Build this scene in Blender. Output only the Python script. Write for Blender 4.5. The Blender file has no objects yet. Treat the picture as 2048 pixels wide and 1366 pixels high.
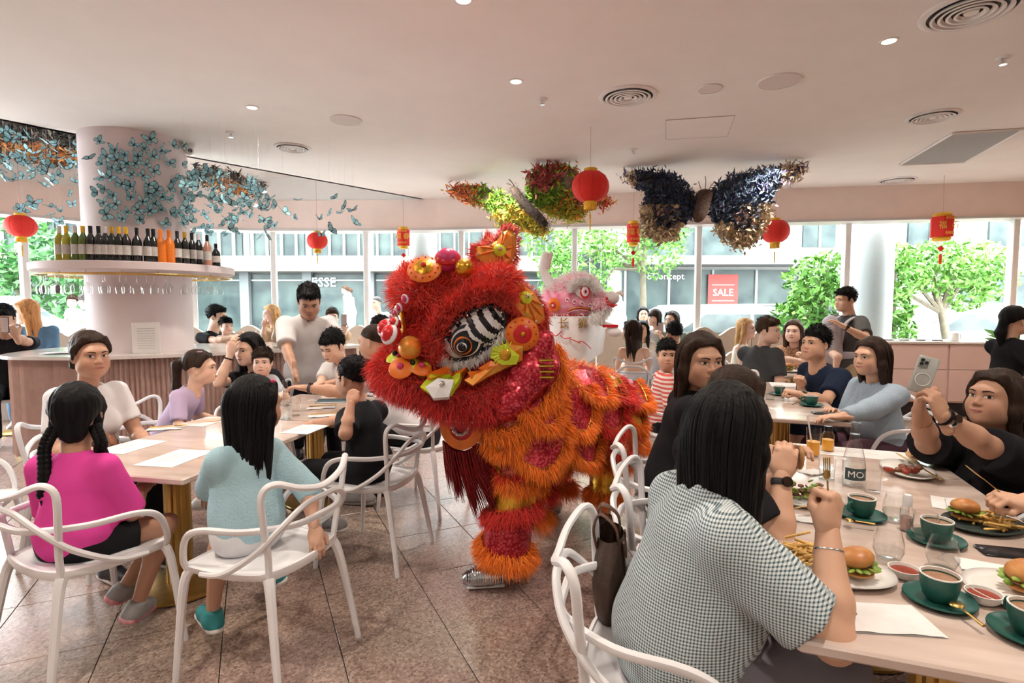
import bpy, math, random
import numpy as np
from mathutils import Vector, Matrix
random.seed(7); np.random.seed(7)
SC = bpy.context.scene
COL = SC.collection
PI = math.pi
# ---------------------------------------------------------------- camera, world, light, exposure
cam = bpy.data.cameras.new('camera'); cam.sensor_width = 36.0; cam.lens = 1100/2048*36
cam.clip_end = 300
camo = bpy.data.objects.new('camera', cam); COL.objects.link(camo)
camo.location = (0, 0, 1.5); camo.rotation_euler = (PI/2-math.atan(73/1100), 0, 0)
SC.camera = camo
W = bpy.data.worlds.new('sky'); SC.world = W; W.use_nodes = True
bg = W.node_tree.nodes['Background']; bg.inputs[0].default_value = (.93, .97, 1, 1); bg.inputs[1].default_value = 16.5
SC.view_settings.view_transform = 'Standard'; SC.view_settings.look = 'None'
SC.view_settings.exposure = 0.4; SC.view_settings.gamma = 1.0; SC.view_settings.use_curve_mapping = False
SC.cycles.use_adaptive_sampling = True; SC.cycles.adaptive_threshold = .04
SC.cycles.max_bounces = 6; SC.cycles.diffuse_bounces = 4; SC.cycles.glossy_bounces = 2
SC.cycles.transmission_bounces = 6; SC.cycles.transparent_max_bounces = 9
SC.cycles.use_light_tree = False; SC.cycles.caustics_reflective = False; SC.cycles.caustics_refractive = False
SC.cycles.sample_clamp_indirect = 6.0
def area_light(name, loc, rot, sx, sy, power, color=(1, 1, 1), portal=False, disk=False, spread=PI):
    l = bpy.data.lights.new(name, 'AREA'); l.shape = 'DISK' if disk else 'RECTANGLE'; l.size = sx
    if not disk: l.size_y = sy
    l.energy = power; l.color = color; l.spread = spread
    if portal: l.cycles.is_portal = True
    o = bpy.data.objects.new(name, l); COL.objects.link(o); o.location = loc; o.rotation_euler = rot
    return o
# sun through high thin cloud over the street
su = bpy.data.lights.new('sun', 'SUN'); su.energy = 2.5; su.angle = .2; su.color = (1, .97, .92)
suo = bpy.data.objects.new('sun', su); COL.objects.link(suo); suo.rotation_euler = (math.radians(38), 0, math.radians(25))
# ---------------------------------------------------------------- helpers
MATS = {}
def mat(name, color, rough=.5, metal=0., noise=0., nscale=30., bump=0., bscale=60., color2=None, spec=.5, stretch=None,
        trans=0., ior=1.45, alpha=1., emit=None, estr=0., sheen=0., coat=0., vcol=False, sss=0.):
    if name in MATS: return MATS[name]
    m = bpy.data.materials.new(name); m.use_nodes = True; MATS[name] = m
    nt = m.node_tree; b = nt.nodes['Principled BSDF']; L = nt.links.new
    c = tuple(color)+(1,)
    b.inputs['Base Color'].default_value = c; b.inputs['Roughness'].default_value = rough
    b.inputs['Metallic'].default_value = metal; b.inputs['Specular IOR Level'].default_value = spec
    b.inputs['Transmission Weight'].default_value = trans; b.inputs['IOR'].default_value = ior
    b.inputs['Alpha'].default_value = alpha; b.inputs['Sheen Weight'].default_value = sheen
    b.inputs['Coat Weight'].default_value = coat
    if sss: b.inputs['Subsurface Weight'].default_value = sss; b.inputs['Subsurface Radius'].default_value = (.012, .005, .003); b.inputs['Subsurface Scale'].default_value = 1.
    if emit: b.inputs['Emission Color'].default_value = tuple(emit)+(1,); b.inputs['Emission Strength'].default_value = estr
    m.diffuse_color = c
    base = None
    if vcol:
        a = nt.nodes.new('ShaderNodeVertexColor'); a.layer_name = 'tint'; base = a.outputs[0]
    if noise or bump or color2:
        tc = nt.nodes.new('ShaderNodeTexCoord'); v = tc.outputs['Object']
        if stretch:
            mp = nt.nodes.new('ShaderNodeMapping'); mp.inputs['Scale'].default_value = stretch; L(v, mp.inputs[0]); v = mp.outputs[0]
        if noise or color2:
            n = nt.nodes.new('ShaderNodeTexNoise'); n.inputs['Scale'].default_value = nscale; n.inputs['Detail'].default_value = 4; L(v, n.inputs['Vector'])
            mx = nt.nodes.new('ShaderNodeMix'); mx.data_type = 'RGBA'
            c2 = color2 or tuple(max(0, x*(1-noise)) for x in color)
            mx.inputs[7].default_value = tuple(c2)+(1,)
            if base: L(base, mx.inputs[6]); mx.inputs[7].default_value = tuple(c2)+(1,)
            else: mx.inputs[6].default_value = c
            rp = nt.nodes.new('ShaderNodeMapRange'); rp.inputs[1].default_value = .35; rp.inputs[2].default_value = .65
            if base: rp.inputs[4].default_value = noise
            L(n.outputs['Fac'], rp.inputs[0]); L(rp.outputs[0], mx.inputs[0]); base = mx.outputs[2]
        if bump:
            n2 = nt.nodes.new('ShaderNodeTexNoise'); n2.inputs['Scale'].default_value = bscale; n2.inputs['Detail'].default_value = 3; L(v, n2.inputs['Vector'])
            bp = nt.nodes.new('ShaderNodeBump'); bp.inputs['Strength'].default_value = bump; bp.inputs['Distance'].default_value = .01
            L(n2.outputs['Fac'], bp.inputs['Height']); L(bp.outputs[0], b.inputs['Normal'])
    if base: L(base, b.inputs['Base Color'])
    return m
def V3(p): return np.array(p, float)
def nrm(v):
    v = np.array(v, float); return v/max(1e-9, np.linalg.norm(v))
def spline(pts, n=8, closed=False):
    P = np.array(pts, float); k = len(P); out = []
    segs = k if closed else k-1
    for i in range(segs):
        g = (lambda j: P[j % k]) if closed else (lambda j: P[min(max(j, 0), k-1)])
        p0, p1, p2, p3 = g(i-1), g(i), g(i+1), g(i+2)
        for t in np.arange(n)/n:
            out.append(.5*((2*p1)+(p2-p0)*t+(2*p0-5*p1+4*p2-p3)*t*t+(3*p1-p0-3*p2+p3)*t**3))
    if not closed: out.append(P[-1])
    return np.array(out)
class MB:
    def __init__(s): s.v = []; s.f = []; s.m = []
    def add(s, v, f, mi=0):
        o = len(s.v); s.v.extend([tuple(map(float, p)) for p in v]); s.f.extend([tuple(o+i for i in q) for q in f]); s.m.extend([mi]*len(f)); return s
    def box(s, c, d, rz=0., mi=0, M=None):
        x, y, z = [q/2 for q in d]
        v = np.array([(-x,-y,-z),(x,-y,-z),(x,y,-z),(-x,y,-z),(-x,-y,z),(x,-y,z),(x,y,z),(-x,y,z)])
        if M is not None: v = v@np.array(M).T
        elif rz: a, b = math.cos(rz), math.sin(rz); v = v@np.array([(a,-b,0),(b,a,0),(0,0,1)]).T
        return s.add(v+np.array(c), [(0,3,2,1),(4,5,6,7),(0,1,5,4),(1,2,6,5),(2,3,7,6),(3,0,4,7)], mi)
    def rbox(s, c, d, r=.01, rz=0., mi=0, M=None):          # box with chamfered edges
        x, y, z = [q/2 for q in d]; r = min(r, x*.9, y*.9, z*.9)
        prof = [(0, z), (0, z)]
        v = []; f = []
        ring = []
        for (zz, ins) in ((-z, r), (-z+r, 0), (z-r, 0), (z, r)):
            for (cx, cy, sx, sy) in ((x, y, 1, 1), (-x, y, -1, 1), (-x, -y, -1, -1), (x, -y, 1, -1)):
                a = (cx-sx*ins, cy-sy*(ins+r), zz); b = (cx-sx*(ins+r), cy-sy*ins, zz)
                if sx*sy > 0: v += [a, b]
                else: v += [b, a]
        for k in range(3):
            for i in range(8): j = (i+1) % 8; f.append((k*8+i, k*8+j, k*8+8+j, k*8+8+i))
        f.append(tuple(reversed(range(8)))); f.append(tuple(range(24, 32)))
        v = np.array(v)
        if M is not None: v = v@np.array(M).T
        elif rz: a, b = math.cos(rz), math.sin(rz); v = v@np.array([(a,-b,0),(b,a,0),(0,0,1)]).T
        return s.add(v+np.array(c), f, mi)
    def tube(s, pts, r, n=8, mi=0, closed=False, flat=None, cap=True):
        P = np.array(pts, float); k = len(P); R = np.full(k, r) if np.isscalar(r) else np.array(r, float)
        T = np.zeros_like(P)
        if closed: T = np.roll(P, -1, 0)-np.roll(P, 1, 0)
        else: T[1:-1] = P[2:]-P[:-2]; T[0] = P[1]-P[0]; T[-1] = P[-1]-P[-2]
        T /= np.maximum(1e-9, np.linalg.norm(T, axis=1))[:, None]
        a = np.array((0, 0, 1.)) if abs(T[0][2]) < .9 else np.array((1., 0, 0))
        N = np.cross(T[0], a); N /= np.linalg.norm(N); v = []
        an = np.arange(n)*2*PI/n
        for i in range(k):
            N = N-T[i]*np.dot(N, T[i]); N /= max(1e-9, np.linalg.norm(N)); B = np.cross(T[i], N)
            fx, fy = (1, 1) if flat is None else flat
            v.append(P[i]+R[i]*(np.cos(an)[:, None]*N*fx+np.sin(an)[:, None]*B*fy))
        v = np.concatenate(v); f = []
        for i in range(k if closed else k-1):
            i2 = (i+1) % k
            for j in range(n): j2 = (j+1) % n; f.append((i*n+j, i*n+j2, i2*n+j2, i2*n+j))
        if not closed and cap: f.append(tuple(reversed(range(n)))); f.append(tuple((k-1)*n+j for j in range(n)))
        return s.add(v, f, mi)
    def lathe(s, prof, c=(0, 0, 0), n=20, mi=0, sx=1., sy=1., M=None, close=True):
        v = []; f = []; k = len(prof)
        for (r, z) in prof:
            for j in range(n): a = 2*PI*j/n; v.append((r*math.cos(a)*sx, r*math.sin(a)*sy, z))
        for i in range(k-1):
            for j in range(n): j2 = (j+1) % n; f.append((i*n+j, i*n+j2, i*n+n+j2, i*n+n+j))
        if close:
            if prof[0][0] > 1e-6: f.append(tuple(reversed(range(n))))
            if prof[-1][0] > 1e-6: f.append(tuple((k-1)*n+j for j in range(n)))
        v = np.array(v)
        if M is not None: v = v@np.array(M).T
        return s.add(v+np.array(c), f, mi)
    def ball(s, c, r, n=12, mi=0, M=None):
        r = (r, r, r) if np.isscalar(r) else r
        k = max(4, n//2); prof = [(math.sin(PI*i/k), -math.cos(PI*i/k)) for i in range(k+1)]; prof[0] = (1e-4, -1); prof[-1] = (1e-4, 1)
        v = []; f = []
        for (q, z) in prof:
            for j in range(n): a = 2*PI*j/n; v.append((q*math.cos(a)*r[0], q*math.sin(a)*r[1], z*r[2]))
        for i in range(k):
            for j in range(n): j2 = (j+1) % n; f.append((i*n+j, i*n+j2, i*n+n+j2, i*n+n+j))
        v = np.array(v)
        if M is not None: v = v@np.array(M).T
        return s.add(v+np.array(c), f, mi)
    def prism(s, pts, z0, z1, mi=0):
        k = len(pts); v = [(p[0], p[1], z0) for p in pts]+[(p[0], p[1], z1) for p in pts]
        f = [tuple(reversed(range(k))), tuple(range(k, 2*k))]+[(i, (i+1) % k, k+(i+1) % k, k+i) for i in range(k)]
        return s.add(v, f, mi)
    def sheet(s, G, mi=0, thick=0.):                        # grid of points [a][b] -> quads, optional thickness along z
        G = np.array(G, float); a, b = G.shape[:2]
        f = [(i*b+j, i*b+j+1, (i+1)*b+j+1, (i+1)*b+j) for i in range(a-1) for j in range(b-1)]
        s.add(G.reshape(-1, 3), f, mi); return s
    def mesh(s, name, mats, smooth=True):
        me = bpy.data.meshes.new(name); me.from_pydata(s.v, [], s.f)
        for m in (mats if isinstance(mats, (list, tuple)) else [mats]): me.materials.append(m)
        if any(s.m): me.polygons.foreach_set('material_index', s.m)
        if smooth: smooth_mesh(me, smooth)
        return me
    def build(s, name, mats, parent=None, smooth=True, loc=None, rz=None, kind=None):
        o = bpy.data.objects.new(name, s.mesh(name, mats, smooth)); COL.objects.link(o)
        if parent is not None: o.parent = parent
        if loc is not None: o.location = loc
        if rz is not None: o.rotation_euler = (0, 0, rz)
        if kind: o['kind'] = kind
        return o
def smooth_mesh(me, ang=True):
    me.polygons.foreach_set('use_smooth', [True]*len(me.polygons))
    if ang is True: me.set_sharp_from_angle(angle=math.radians(40))
def tag(o, label=None, cat=None, group=None, kind=None):
    if label: o['label'] = label
    if cat: o['category'] = cat
    if group: o['group'] = group
    if kind: o['kind'] = kind
    return o
def thing(name, label, cat, loc=(0, 0, 0), rz=0., group=None):
    o = bpy.data.objects.new(name, None); COL.objects.link(o); o.location = loc; o.rotation_euler = (0, 0, rz); o.empty_display_size = .05
    return tag(o, label, cat, group)
def copy_tree(o, parent=None):
    c = o.copy(); COL.objects.link(c); c.parent = parent
    for ch in list(o.children): copy_tree(ch, c)
    return c
def newobj(name, me, parent=None, loc=None, rz=None):
    o = bpy.data.objects.new(name, me); COL.objects.link(o)
    if parent is not None: o.parent = parent
    if loc is not None: o.location = loc
    if rz is not None: o.rotation_euler = (0, 0, rz)
    return o
def raw_mesh(name, V, Fq, mats, k=4, mi=None, smooth=True):      # fast mesh from numpy arrays, all faces with k corners
    me = bpy.data.meshes.new(name); V = np.asarray(V, np.float32); Fq = np.asarray(Fq, np.int32); n = len(Fq)
    me.vertices.add(len(V)); me.vertices.foreach_set('co', V.ravel())
    me.loops.add(n*k); me.loops.foreach_set('vertex_index', Fq.ravel())
    me.polygons.add(n); me.polygons.foreach_set('loop_start', np.arange(n, dtype=np.int32)*k)
    for m in (mats if isinstance(mats, (list, tuple)) else [mats]): me.materials.append(m)
    if mi is not None: me.polygons.foreach_set('material_index', np.asarray(mi, np.int32))
    me.update(calc_edges=True)
    if smooth: me.polygons.foreach_set('use_smooth', np.ones(n, bool))
    return me
def text_obj(name, body, size, loc, M, m, parent=None, extrude=.001, align='CENTER'):
    cu = bpy.data.curves.new(name, 'FONT'); cu.body = body; cu.size = size; cu.extrude = extrude; cu.align_x = align; cu.align_y = 'CENTER'
    cu.resolution_u = 2
    o = bpy.data.objects.new(name, cu); 
    me = bpy.data.meshes.new_from_object(o); bpy.data.objects.remove(o)
    me.materials.clear(); me.materials.append(m)
    o = bpy.data.objects.new(name, me); COL.objects.link(o)
    o.matrix_world = Matrix.Translation(loc)@Matrix(M).to_4x4()
    if parent is not None: o.parent = parent; o.matrix_parent_inverse = Matrix.Identity(4)
    return o
def frame_to(d, up=(0, 0, 1)):        # columns: right, up', normal d  (text facing along d)
    d = nrm(d); r = np.cross(up, d); r = nrm(r); u = np.cross(d, r)
    return [(r[i], u[i], d[i]) for i in range(3)]
# ---- signed distance modelling -------------------------------------------------------------
def rotz(a): c, s = math.cos(a), math.sin(a); return np.array([(c,-s,0),(s,c,0),(0,0,1.)])
def rotx(a): c, s = math.cos(a), math.sin(a); return np.array([(1,0,0),(0,c,-s),(0,s,c.real)])
def roty(a): c, s = math.cos(a), math.sin(a); return np.array([(c,0,s),(0,1,0),(-s,0,c)])
class Prim:
    # kind 'c' round cone a->b radii r1,r2 ; kind 'e' ellipsoid centre a radii r frame R ; flat=(axis vector, factor) squeezes along axis
    __slots__ = ('k', 'a', 'b', 'r1', 'r2', 'R', 'flat', 'cut', 'op', 'sm', 'lo', 'hi')
    def __init__(s, k, a, b=None, r1=0., r2=0., R=None, flat=None, cut=None, op=1, sm=.02):
        s.k = k; s.a = V3(a); s.b = V3(b) if b is not None else None; s.r1 = r1; s.r2 = r2; s.R = R; s.flat = flat; s.cut = cut or []; s.op = op; s.sm = sm
        if k == 'c':
            q = max(r1, r2); s.lo = np.minimum(s.a, s.b)-q; s.hi = np.maximum(s.a, s.b)+q
        else:
            q = np.abs(np.eye(3) if R is None else R)@np.array(r1); s.lo = s.a-q; s.hi = s.a+q
    def d(s, p):
        dt = p.dtype; A = s.a.astype(dt)
        if s.k == 'e':
            q = p-A
            if s.R is not None: q = q@np.asarray(s.R, dt)
            r = np.array(s.r1, dt); k0 = np.sqrt(((q/r)**2).sum(-1)); k1 = np.sqrt(((q/(r*r))**2).sum(-1)); o = k0*(k0-1)/np.maximum(k1, 1e-6)
            o = np.where(k0 < 1e-3, -r.min(), o)
        else:
            ax = (s.b-s.a).astype(dt); L = float(ax@ax)
            q = p-A
            t = np.clip((q@ax)/max(L, 1e-9), 0, 1); w = q-t[..., None]*ax
            if s.flat is not None:
                n, fct = s.flat; h = w@np.asarray(n, dt); dist = np.sqrt(np.maximum(0, (w*w).sum(-1)-h*h+(h/fct)**2)); o = dist-(s.r1+(s.r2-s.r1)*t); o = o*(.5+.5*fct)
            else:
                o = np.sqrt((w*w).sum(-1))-(s.r1+(s.r2-s.r1)*t)
        for (c, n) in s.cut: o = np.maximum(o, (p-np.asarray(c, dt))@np.asarray(n, dt))
        return o
def C(a, b, r1, r2=None, sm=.02, flat=None, cut=None, op=1): return Prim('c', a, b, r1, r1 if r2 is None else r2, flat=flat, cut=cut, op=op, sm=sm)
def Ell(a, r, R=None, sm=.02, cut=None, op=1): return Prim('e', a, r1=(r if not np.isscalar(r) else (r, r, r)), R=R, cut=cut, op=op, sm=sm)
def smin(a, b, k):
    h = np.maximum(k-np.abs(a-b), 0)/k; return np.minimum(a, b)-h*h*k*.25
def sdf_at(prims, p):
    p = np.atleast_2d(np.array(p, float)); o = np.full(len(p), 9.)
    for q in prims:
        d = q.d(p)
        o = smin(o, d, q.sm) if q.op > 0 else -smin(-o, d, q.sm)
    return o
def folds(p, amp, freq, seed=0):
    rs = np.random.RandomState(seed); o = 0
    for i in range(4):
        w = rs.normal(size=3)*freq*(.7+.5*i); w[2] *= .6
        ph = p@w+rs.rand()*6; o = o+np.sin(ph+1.5*np.sin(p@(rs.normal(size=3)*freq*.5)))/(1+.6*i)
    return o*amp*.5
def surface(prims, cell, post=None, grow=0.):
    """surface-nets mesh (verts, quads) of a smooth union of prims"""
    pos = [q for q in prims if q.op > 0]
    lo = np.min([q.lo for q in pos], 0)-3*cell-grow; hi = np.max([q.hi for q in pos], 0)+3*cell+grow
    n = np.ceil((hi-lo)/cell).astype(int)+1
    D = np.full(n, .1, np.float32)
    ax = [lo[i]+np.arange(n[i])*cell for i in range(3)]
    for q in prims:
        pad = q.sm+2*cell+grow+.01
        i0 = np.maximum(0, np.floor((q.lo-pad-lo)/cell).astype(int)); i1 = np.minimum(n, np.ceil((q.hi+pad-lo)/cell).astype(int)+1)
        if (i1 <= i0).any(): continue
        P = np.stack(np.meshgrid(*[ax[i][i0[i]:i1[i]].astype(np.float32) for i in range(3)], indexing='ij'), -1)
        sl = tuple(slice(i0[i], i1[i]) for i in range(3))
        d = q.d(P)
        D[sl] = smin(D[sl], d, q.sm) if q.op > 0 else -smin(-D[sl], d, q.sm)
    if post is not None:
        idx = np.argwhere(np.abs(D) < .05); P = lo+idx*cell
        D[tuple(idx.T)] += post(P).astype(np.float32)
    S = D < 0
    cs = S[:-1, :-1, :-1].astype(np.int8)
    tot = np.zeros(cs.shape, np.int8)
    offs = [(a, b, c) for a in (0, 1) for b in (0, 1) for c in (0, 1)]
    for (a, b, c) in offs: tot += S[a:n[0]-1+a, b:n[1]-1+b, c:n[2]-1+c]
    act = np.argwhere((tot > 0) & (tot < 8))
    if len(act) == 0: return np.zeros((0, 3)), np.zeros((0, 4), int)
    ID = np.full(cs.shape, -1, np.int32); ID[tuple(act.T)] = np.arange(len(act))
    acc = np.zeros((len(act), 3)); cnt = np.zeros(len(act))
    vals = {o: D[act[:, 0]+o[0], act[:, 1]+o[1], act[:, 2]+o[2]] for o in offs}
    for o in offs:
        for k in range(3):
            if o[k] == 0:
                o2 = list(o); o2[k] = 1; o2 = tuple(o2); a, b = vals[o], vals[o2]
                x = (a < 0) != (b < 0); t = np.where(x, a/np.where(np.abs(a-b) < 1e-9, 1, a-b), 0)
                e = np.array(o, float)[None, :].repeat(len(act), 0); e[:, k] += t
                acc[x] += e[x]; cnt[x] += 1
    Vt = lo+(act+acc/np.maximum(cnt, 1)[:, None])*cell
    Q = []
    for k in range(3):
        s0 = [slice(1, -1)]*3; s1 = [slice(1, -1)]*3; s0[k] = slice(0, -1); s1[k] = slice(1, None)
        A, B = S[tuple(s0)], S[tuple(s1)]
        e = np.argwhere(A != B)
        if len(e) == 0: continue
        off = np.ones(3, int); off[k] = 0; e = e+off
        inside = S[e[:, 0], e[:, 1], e[:, 2]]
        u, v = [(1, 2), (2, 0), (0, 1)][k]
        du = np.zeros(3, int); dv = np.zeros(3, int); du[u] = 1; dv[v] = 1
        g = lambda q: ID[q[:, 0], q[:, 1], q[:, 2]]
        q = np.stack([g(e-du-dv), g(e-dv), g(e), g(e-du)], 1)
        q[~inside] = q[~inside][:, ::-1]
        Q.append(q)
    Q = np.concatenate(Q); Q = Q[(Q >= 0).all(1)]
    return Vt, Q
def sdf_obj(name, prims, cell, m, parent=None, post=None, tint=None, mi=None):
    Vt, Q = surface(prims, cell, post)
    me = raw_mesh(name, Vt, Q, m)
    if tint is not None: set_tint(me, tint(Vt))
    return newobj(name, me, parent)
def set_tint(me, cols):
    a = me.color_attributes.new('tint', 'FLOAT_COLOR', 'POINT')
    c = np.ones((len(cols), 4), np.float32); c[:, :3] = cols; a.data.foreach_set('color', c.ravel())
# ---------------------------------------------------------------- room
CEIL = 3.19
m_ceil = mat('ceiling_paint', (.86, .825, .795), .85, noise=.03, nscale=3)
m_white = mat('white_paint', (.86, .85, .83), .6, noise=.03, nscale=5)
m_pink = mat('pink_plaster', (.88, .74, .68), .75, noise=.05, nscale=4)
m_column = mat('column_plaster', (.84, .74, .75), .7, noise=.04, nscale=4)
m_frame = mat('window_frame_white', (.85, .86, .86), .4, noise=.03)
m_wood = mat('oak_veneer', (.72, .47, .33), .5, color2=(.60, .37, .25), nscale=9, stretch=(1, 1, 14), bump=.1)
def terrazzo():
    m = bpy.data.materials.new('terrazzo'); m.use_nodes = True; nt = m.node_tree; L = nt.links.new; b = nt.nodes['Principled BSDF']
    g = nt.nodes.new('ShaderNodeNewGeometry')
    v1 = nt.nodes.new('ShaderNodeTexVoronoi'); v1.inputs['Scale'].default_value = 95; L(g.outputs['Position'], v1.inputs['Vector'])
    v2 = nt.nodes.new('ShaderNodeTexVoronoi'); v2.inputs['Scale'].default_value = 210; L(g.outputs['Position'], v2.inputs['Vector'])
    n = nt.nodes.new('ShaderNodeTexNoise'); n.inputs['Scale'].default_value = 1.3; L(g.outputs['Position'], n.inputs['Vector'])
    bw = nt.nodes.new('ShaderNodeRGBToBW'); L(v1.outputs['Color'], bw.inputs[0])
    r1 = nt.nodes.new('ShaderNodeValToRGB'); L(bw.outputs[0], r1.inputs[0])
    e = r1.color_ramp.elements; e[0].position = .22; e[0].color = (.16, .10, .085, 1); e[1].position = .8; e[1].color = (.62, .47, .40, 1)
    for p, c in ((.33, (.33, .23, .195, 1)), (.55, (.375, .265, .225, 1)), (.66, (.45, .335, .29, 1))): q = e.new(p); q.color = c
    bw2 = nt.nodes.new('ShaderNodeRGBToBW'); L(v2.outputs['Color'], bw2.inputs[0])
    r2 = nt.nodes.new('ShaderNodeValToRGB'); L(bw2.outputs[0], r2.inputs[0]); e = r2.color_ramp.elements
    e[0].position = .3; e[0].color = (.28, .185, .155, 1); e[1].position = .75; e[1].color = (.47, .35, .30, 1)
    mx = nt.nodes.new('ShaderNodeMix'); mx.data_type = 'RGBA'; mx.inputs[0].default_value = .45; L(r1.outputs[0], mx.inputs[6]); L(r2.outputs[0], mx.inputs[7])
    m2 = nt.nodes.new('ShaderNodeMix'); m2.data_type = 'RGBA'; m2.blend_type = 'MULTIPLY'; m2.inputs[0].default_value = .25; L(mx.outputs[2], m2.inputs[6]); L(n.outputs['Color'], m2.inputs[7])
    L(m2.outputs[2], b.inputs['Base Color']); b.inputs['Roughness'].default_value = .24; b.inputs['Specular IOR Level'].default_value = .6
    return m
m_terr = terrazzo(); m_grout = mat('grout', (.20, .15, .13), .9, noise=.2)
fl = MB().box((-.6, 4, -.06), (18.5, 15, .1)).build('floor', m_grout, smooth=False); tag(fl, kind='structure')
TA, TB = .467, .5425; ta = math.radians(25.3); tc_, ts_ = math.cos(ta), math.sin(ta)
tile_me = MB().rbox((0, 0, -.008), (TA-.004, TB-.004, .016), .0015).mesh('floor_tile', m_terr, False)
cand = []
FAC = spline([(-8.4, 4.4), (-7.6, 6.2), (-7.0, 7.5), (-6.3, 8.3), (-5.2, 9.0), (-3.9, 9.3), (-2.43, 9.28), (-1.16, 9.2)], 4).tolist()+[(1.0, 8.86), (2.88, 8.57), (4.97, 8.25), (7.14, 7.91), (7.32, 7.88)]
def inside_facade(x, y):
    for p, q in zip(FAC, FAC[1:]):
        if p[0] <= x <= q[0]: return y < p[1]+(q[1]-p[1])*(x-p[0])/(q[0]-p[0])+.15
    return False
for i in range(-22, 26):
    for j in range(-8, 24):
        a, b = .307+TA*(i+.5), 2.885+TB*(j+.5); x, y = a*tc_-b*ts_, a*ts_+b*tc_
        if -8.4 < x < 7.6 and -2.2 < y and inside_facade(x, y): cand.append((x, y))
def in_view(x, y, z=0., m=1.05):
    return y > .35 and abs(x/y) < .935*m and (1.5-z)/y < .75
vis = sorted([c for c in cand if in_view(*c)], key=lambda c: c[1]); near = set(vis[:290])
rest = MB()
for c in cand:
    if c in near: o = newobj('floor_tile', tile_me, fl, (c[0], c[1], .008-.0), ta)
    else: rest.box((c[0], c[1], 0.0), (TA-.004, TB-.004, .016), ta)
for o in fl.children: o.location.z = .008
o = rest.build('floor_tiles_beyond', m_terr, fl, False, kind='stuff')
# ceiling: main plane and the raised bay beyond its slanted edge
EDGE = [(-1.0, 9.45), (-3.75, 6.40), (-4.74, 5.1), (-8.6, .2)]
o = MB().prism([(-8.6, -2.3), (7.6, -2.3), (7.6, 8.1)]+EDGE, CEIL, CEIL+.12).build('ceiling', m_ceil, smooth=False); tag(o, kind='structure')
o = MB().prism([(-8.9, -2.3), (-4.0, 4.5), (.2, 9.6), (-9, 9.8)], 3.56, 3.66).build('ceiling_raised_bay', m_white, smooth=False); tag(o, kind='structure')
o = MB().box((0, 0, 0), (1, 1, 1))
mb = MB()
for p, q in zip(EDGE, EDGE[1:]):
    p, q = V3(p), V3(q); d = q-p; n = np.array((d[1], -d[0]))/np.linalg.norm(d)*.06
    mb.prism([p, q, q-n, p-n][::-1], CEIL, 3.56)
tag(mb.build('trim_ceiling_edge', m_white, smooth=False), kind='structure')
# solid walls out of sight and at the right
o = MB().box((-.5, -2.4, 1.7), (16.6, .2, 3.6)).build('wall_back', m_white, smooth=False); tag(o, kind='structure')
o = MB().box((7.5, 2.8, 1.7), (.2, 10.3, 3.6)).build('wall_right', m_wood, smooth=False); tag(o, kind='structure')
plk = MB().rbox((0, 0, 0), (.03, 1.6, .118), .004).mesh('plank', m_wood, False)
for k in range(24): newobj('plank', plk, o, (7.385, 7.05, .1+.122*k))
o = MB().box((-8.7, 1.0, 1.7), (.2, 7.0, 3.6)).build('wall_left', m_white, smooth=False); tag(o, kind='structure')
# bulkhead above the glazing
mb = MB(); mt = MB(); mh = MB()
ofs = []
for i in range(len(FAC)):
    p0, p1 = V3(FAC[max(0, i-1)]), V3(FAC[min(len(FAC)-1, i+1)]); d = p1-p0; n = np.array((d[1], -d[0]))/np.linalg.norm(d); ofs.append(n)
for i in range(len(FAC)-1):
    p, q = V3(FAC[i]), V3(FAC[i+1]); a, b = p+ofs[i]*.28, q+ofs[i+1]*.28; a2, b2 = p-ofs[i]*.08, q-ofs[i+1]*.08
    mb.prism([a, b, b2, a2], 2.735, 3.19)
    mt.prism([a-ofs[i]*.02, b-ofs[i+1]*.02, b2, a2], 3.19, 3.6)
    mh.prism([a+ofs[i]*.012, b+ofs[i+1]*.012, b2, a2], 2.70, 2.737)
tag(mb.build('wall_bulkhead', m_pink, smooth=False), kind='structure')
tag(mt.build('wall_upstand', m_white, smooth=False), kind='structure')
tag(mh.build('trim_window_head', mat('head_trim', (.62, .60, .58), .5), smooth=False), kind='structure')
# glazing
def glass_mat(name, tint=(1, 1, 1), refl=.6, rough=0.0):
    m = bpy.data.materials.new(name); m.use_nodes = True; nt = m.node_tree; nt.nodes.clear(); L = nt.links.new
    o = nt.nodes.new('ShaderNodeOutputMaterial'); t = nt.nodes.new('ShaderNodeBsdfTransparent'); t.inputs[0].default_value = tint+(1,)
    g = nt.nodes.new('ShaderNodeBsdfGlossy'); g.inputs['Roughness'].default_value = rough
    w = nt.nodes.new('ShaderNodeLayerWeight'); w.inputs[0].default_value = .5; f = nt.nodes.new('ShaderNodeMath'); f.operation = 'POWER'; f.inputs[1].default_value = 3.5; L(w.outputs['Facing'], f.inputs[0])
    k = nt.nodes.new('ShaderNodeMath'); k.operation = 'MULTIPLY_ADD'; k.inputs[1].default_value = refl; k.inputs[2].default_value = .04*refl; k.use_clamp = True
    mx = nt.nodes.new('ShaderNodeMixShader'); L(f.outputs[0], k.inputs[0]); L(k.outputs[0], mx.inputs[0]); L(t.outputs[0], mx.inputs[1]); L(g.outputs[0], mx.inputs[2]); L(mx.outputs[0], o.inputs[0])
    return m
m_glass = glass_mat('window_glass', (.98, 1, .99), .35)
m_tumbler = glass_mat('tumbler_glass', (.97, .975, .975), 1.3)
MUL = [(7.14, 7.91), (4.97, 8.25), (2.88, 8.57), (1.0, 8.86), (-.83, 9.15), (-2.43, 9.27), (-3.99, 9.28), (-5.18, 9.0), (-6.23, 8.35), (-6.80, 7.72), (-7.35, 6.8), (-8.2, 4.8)]
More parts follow.
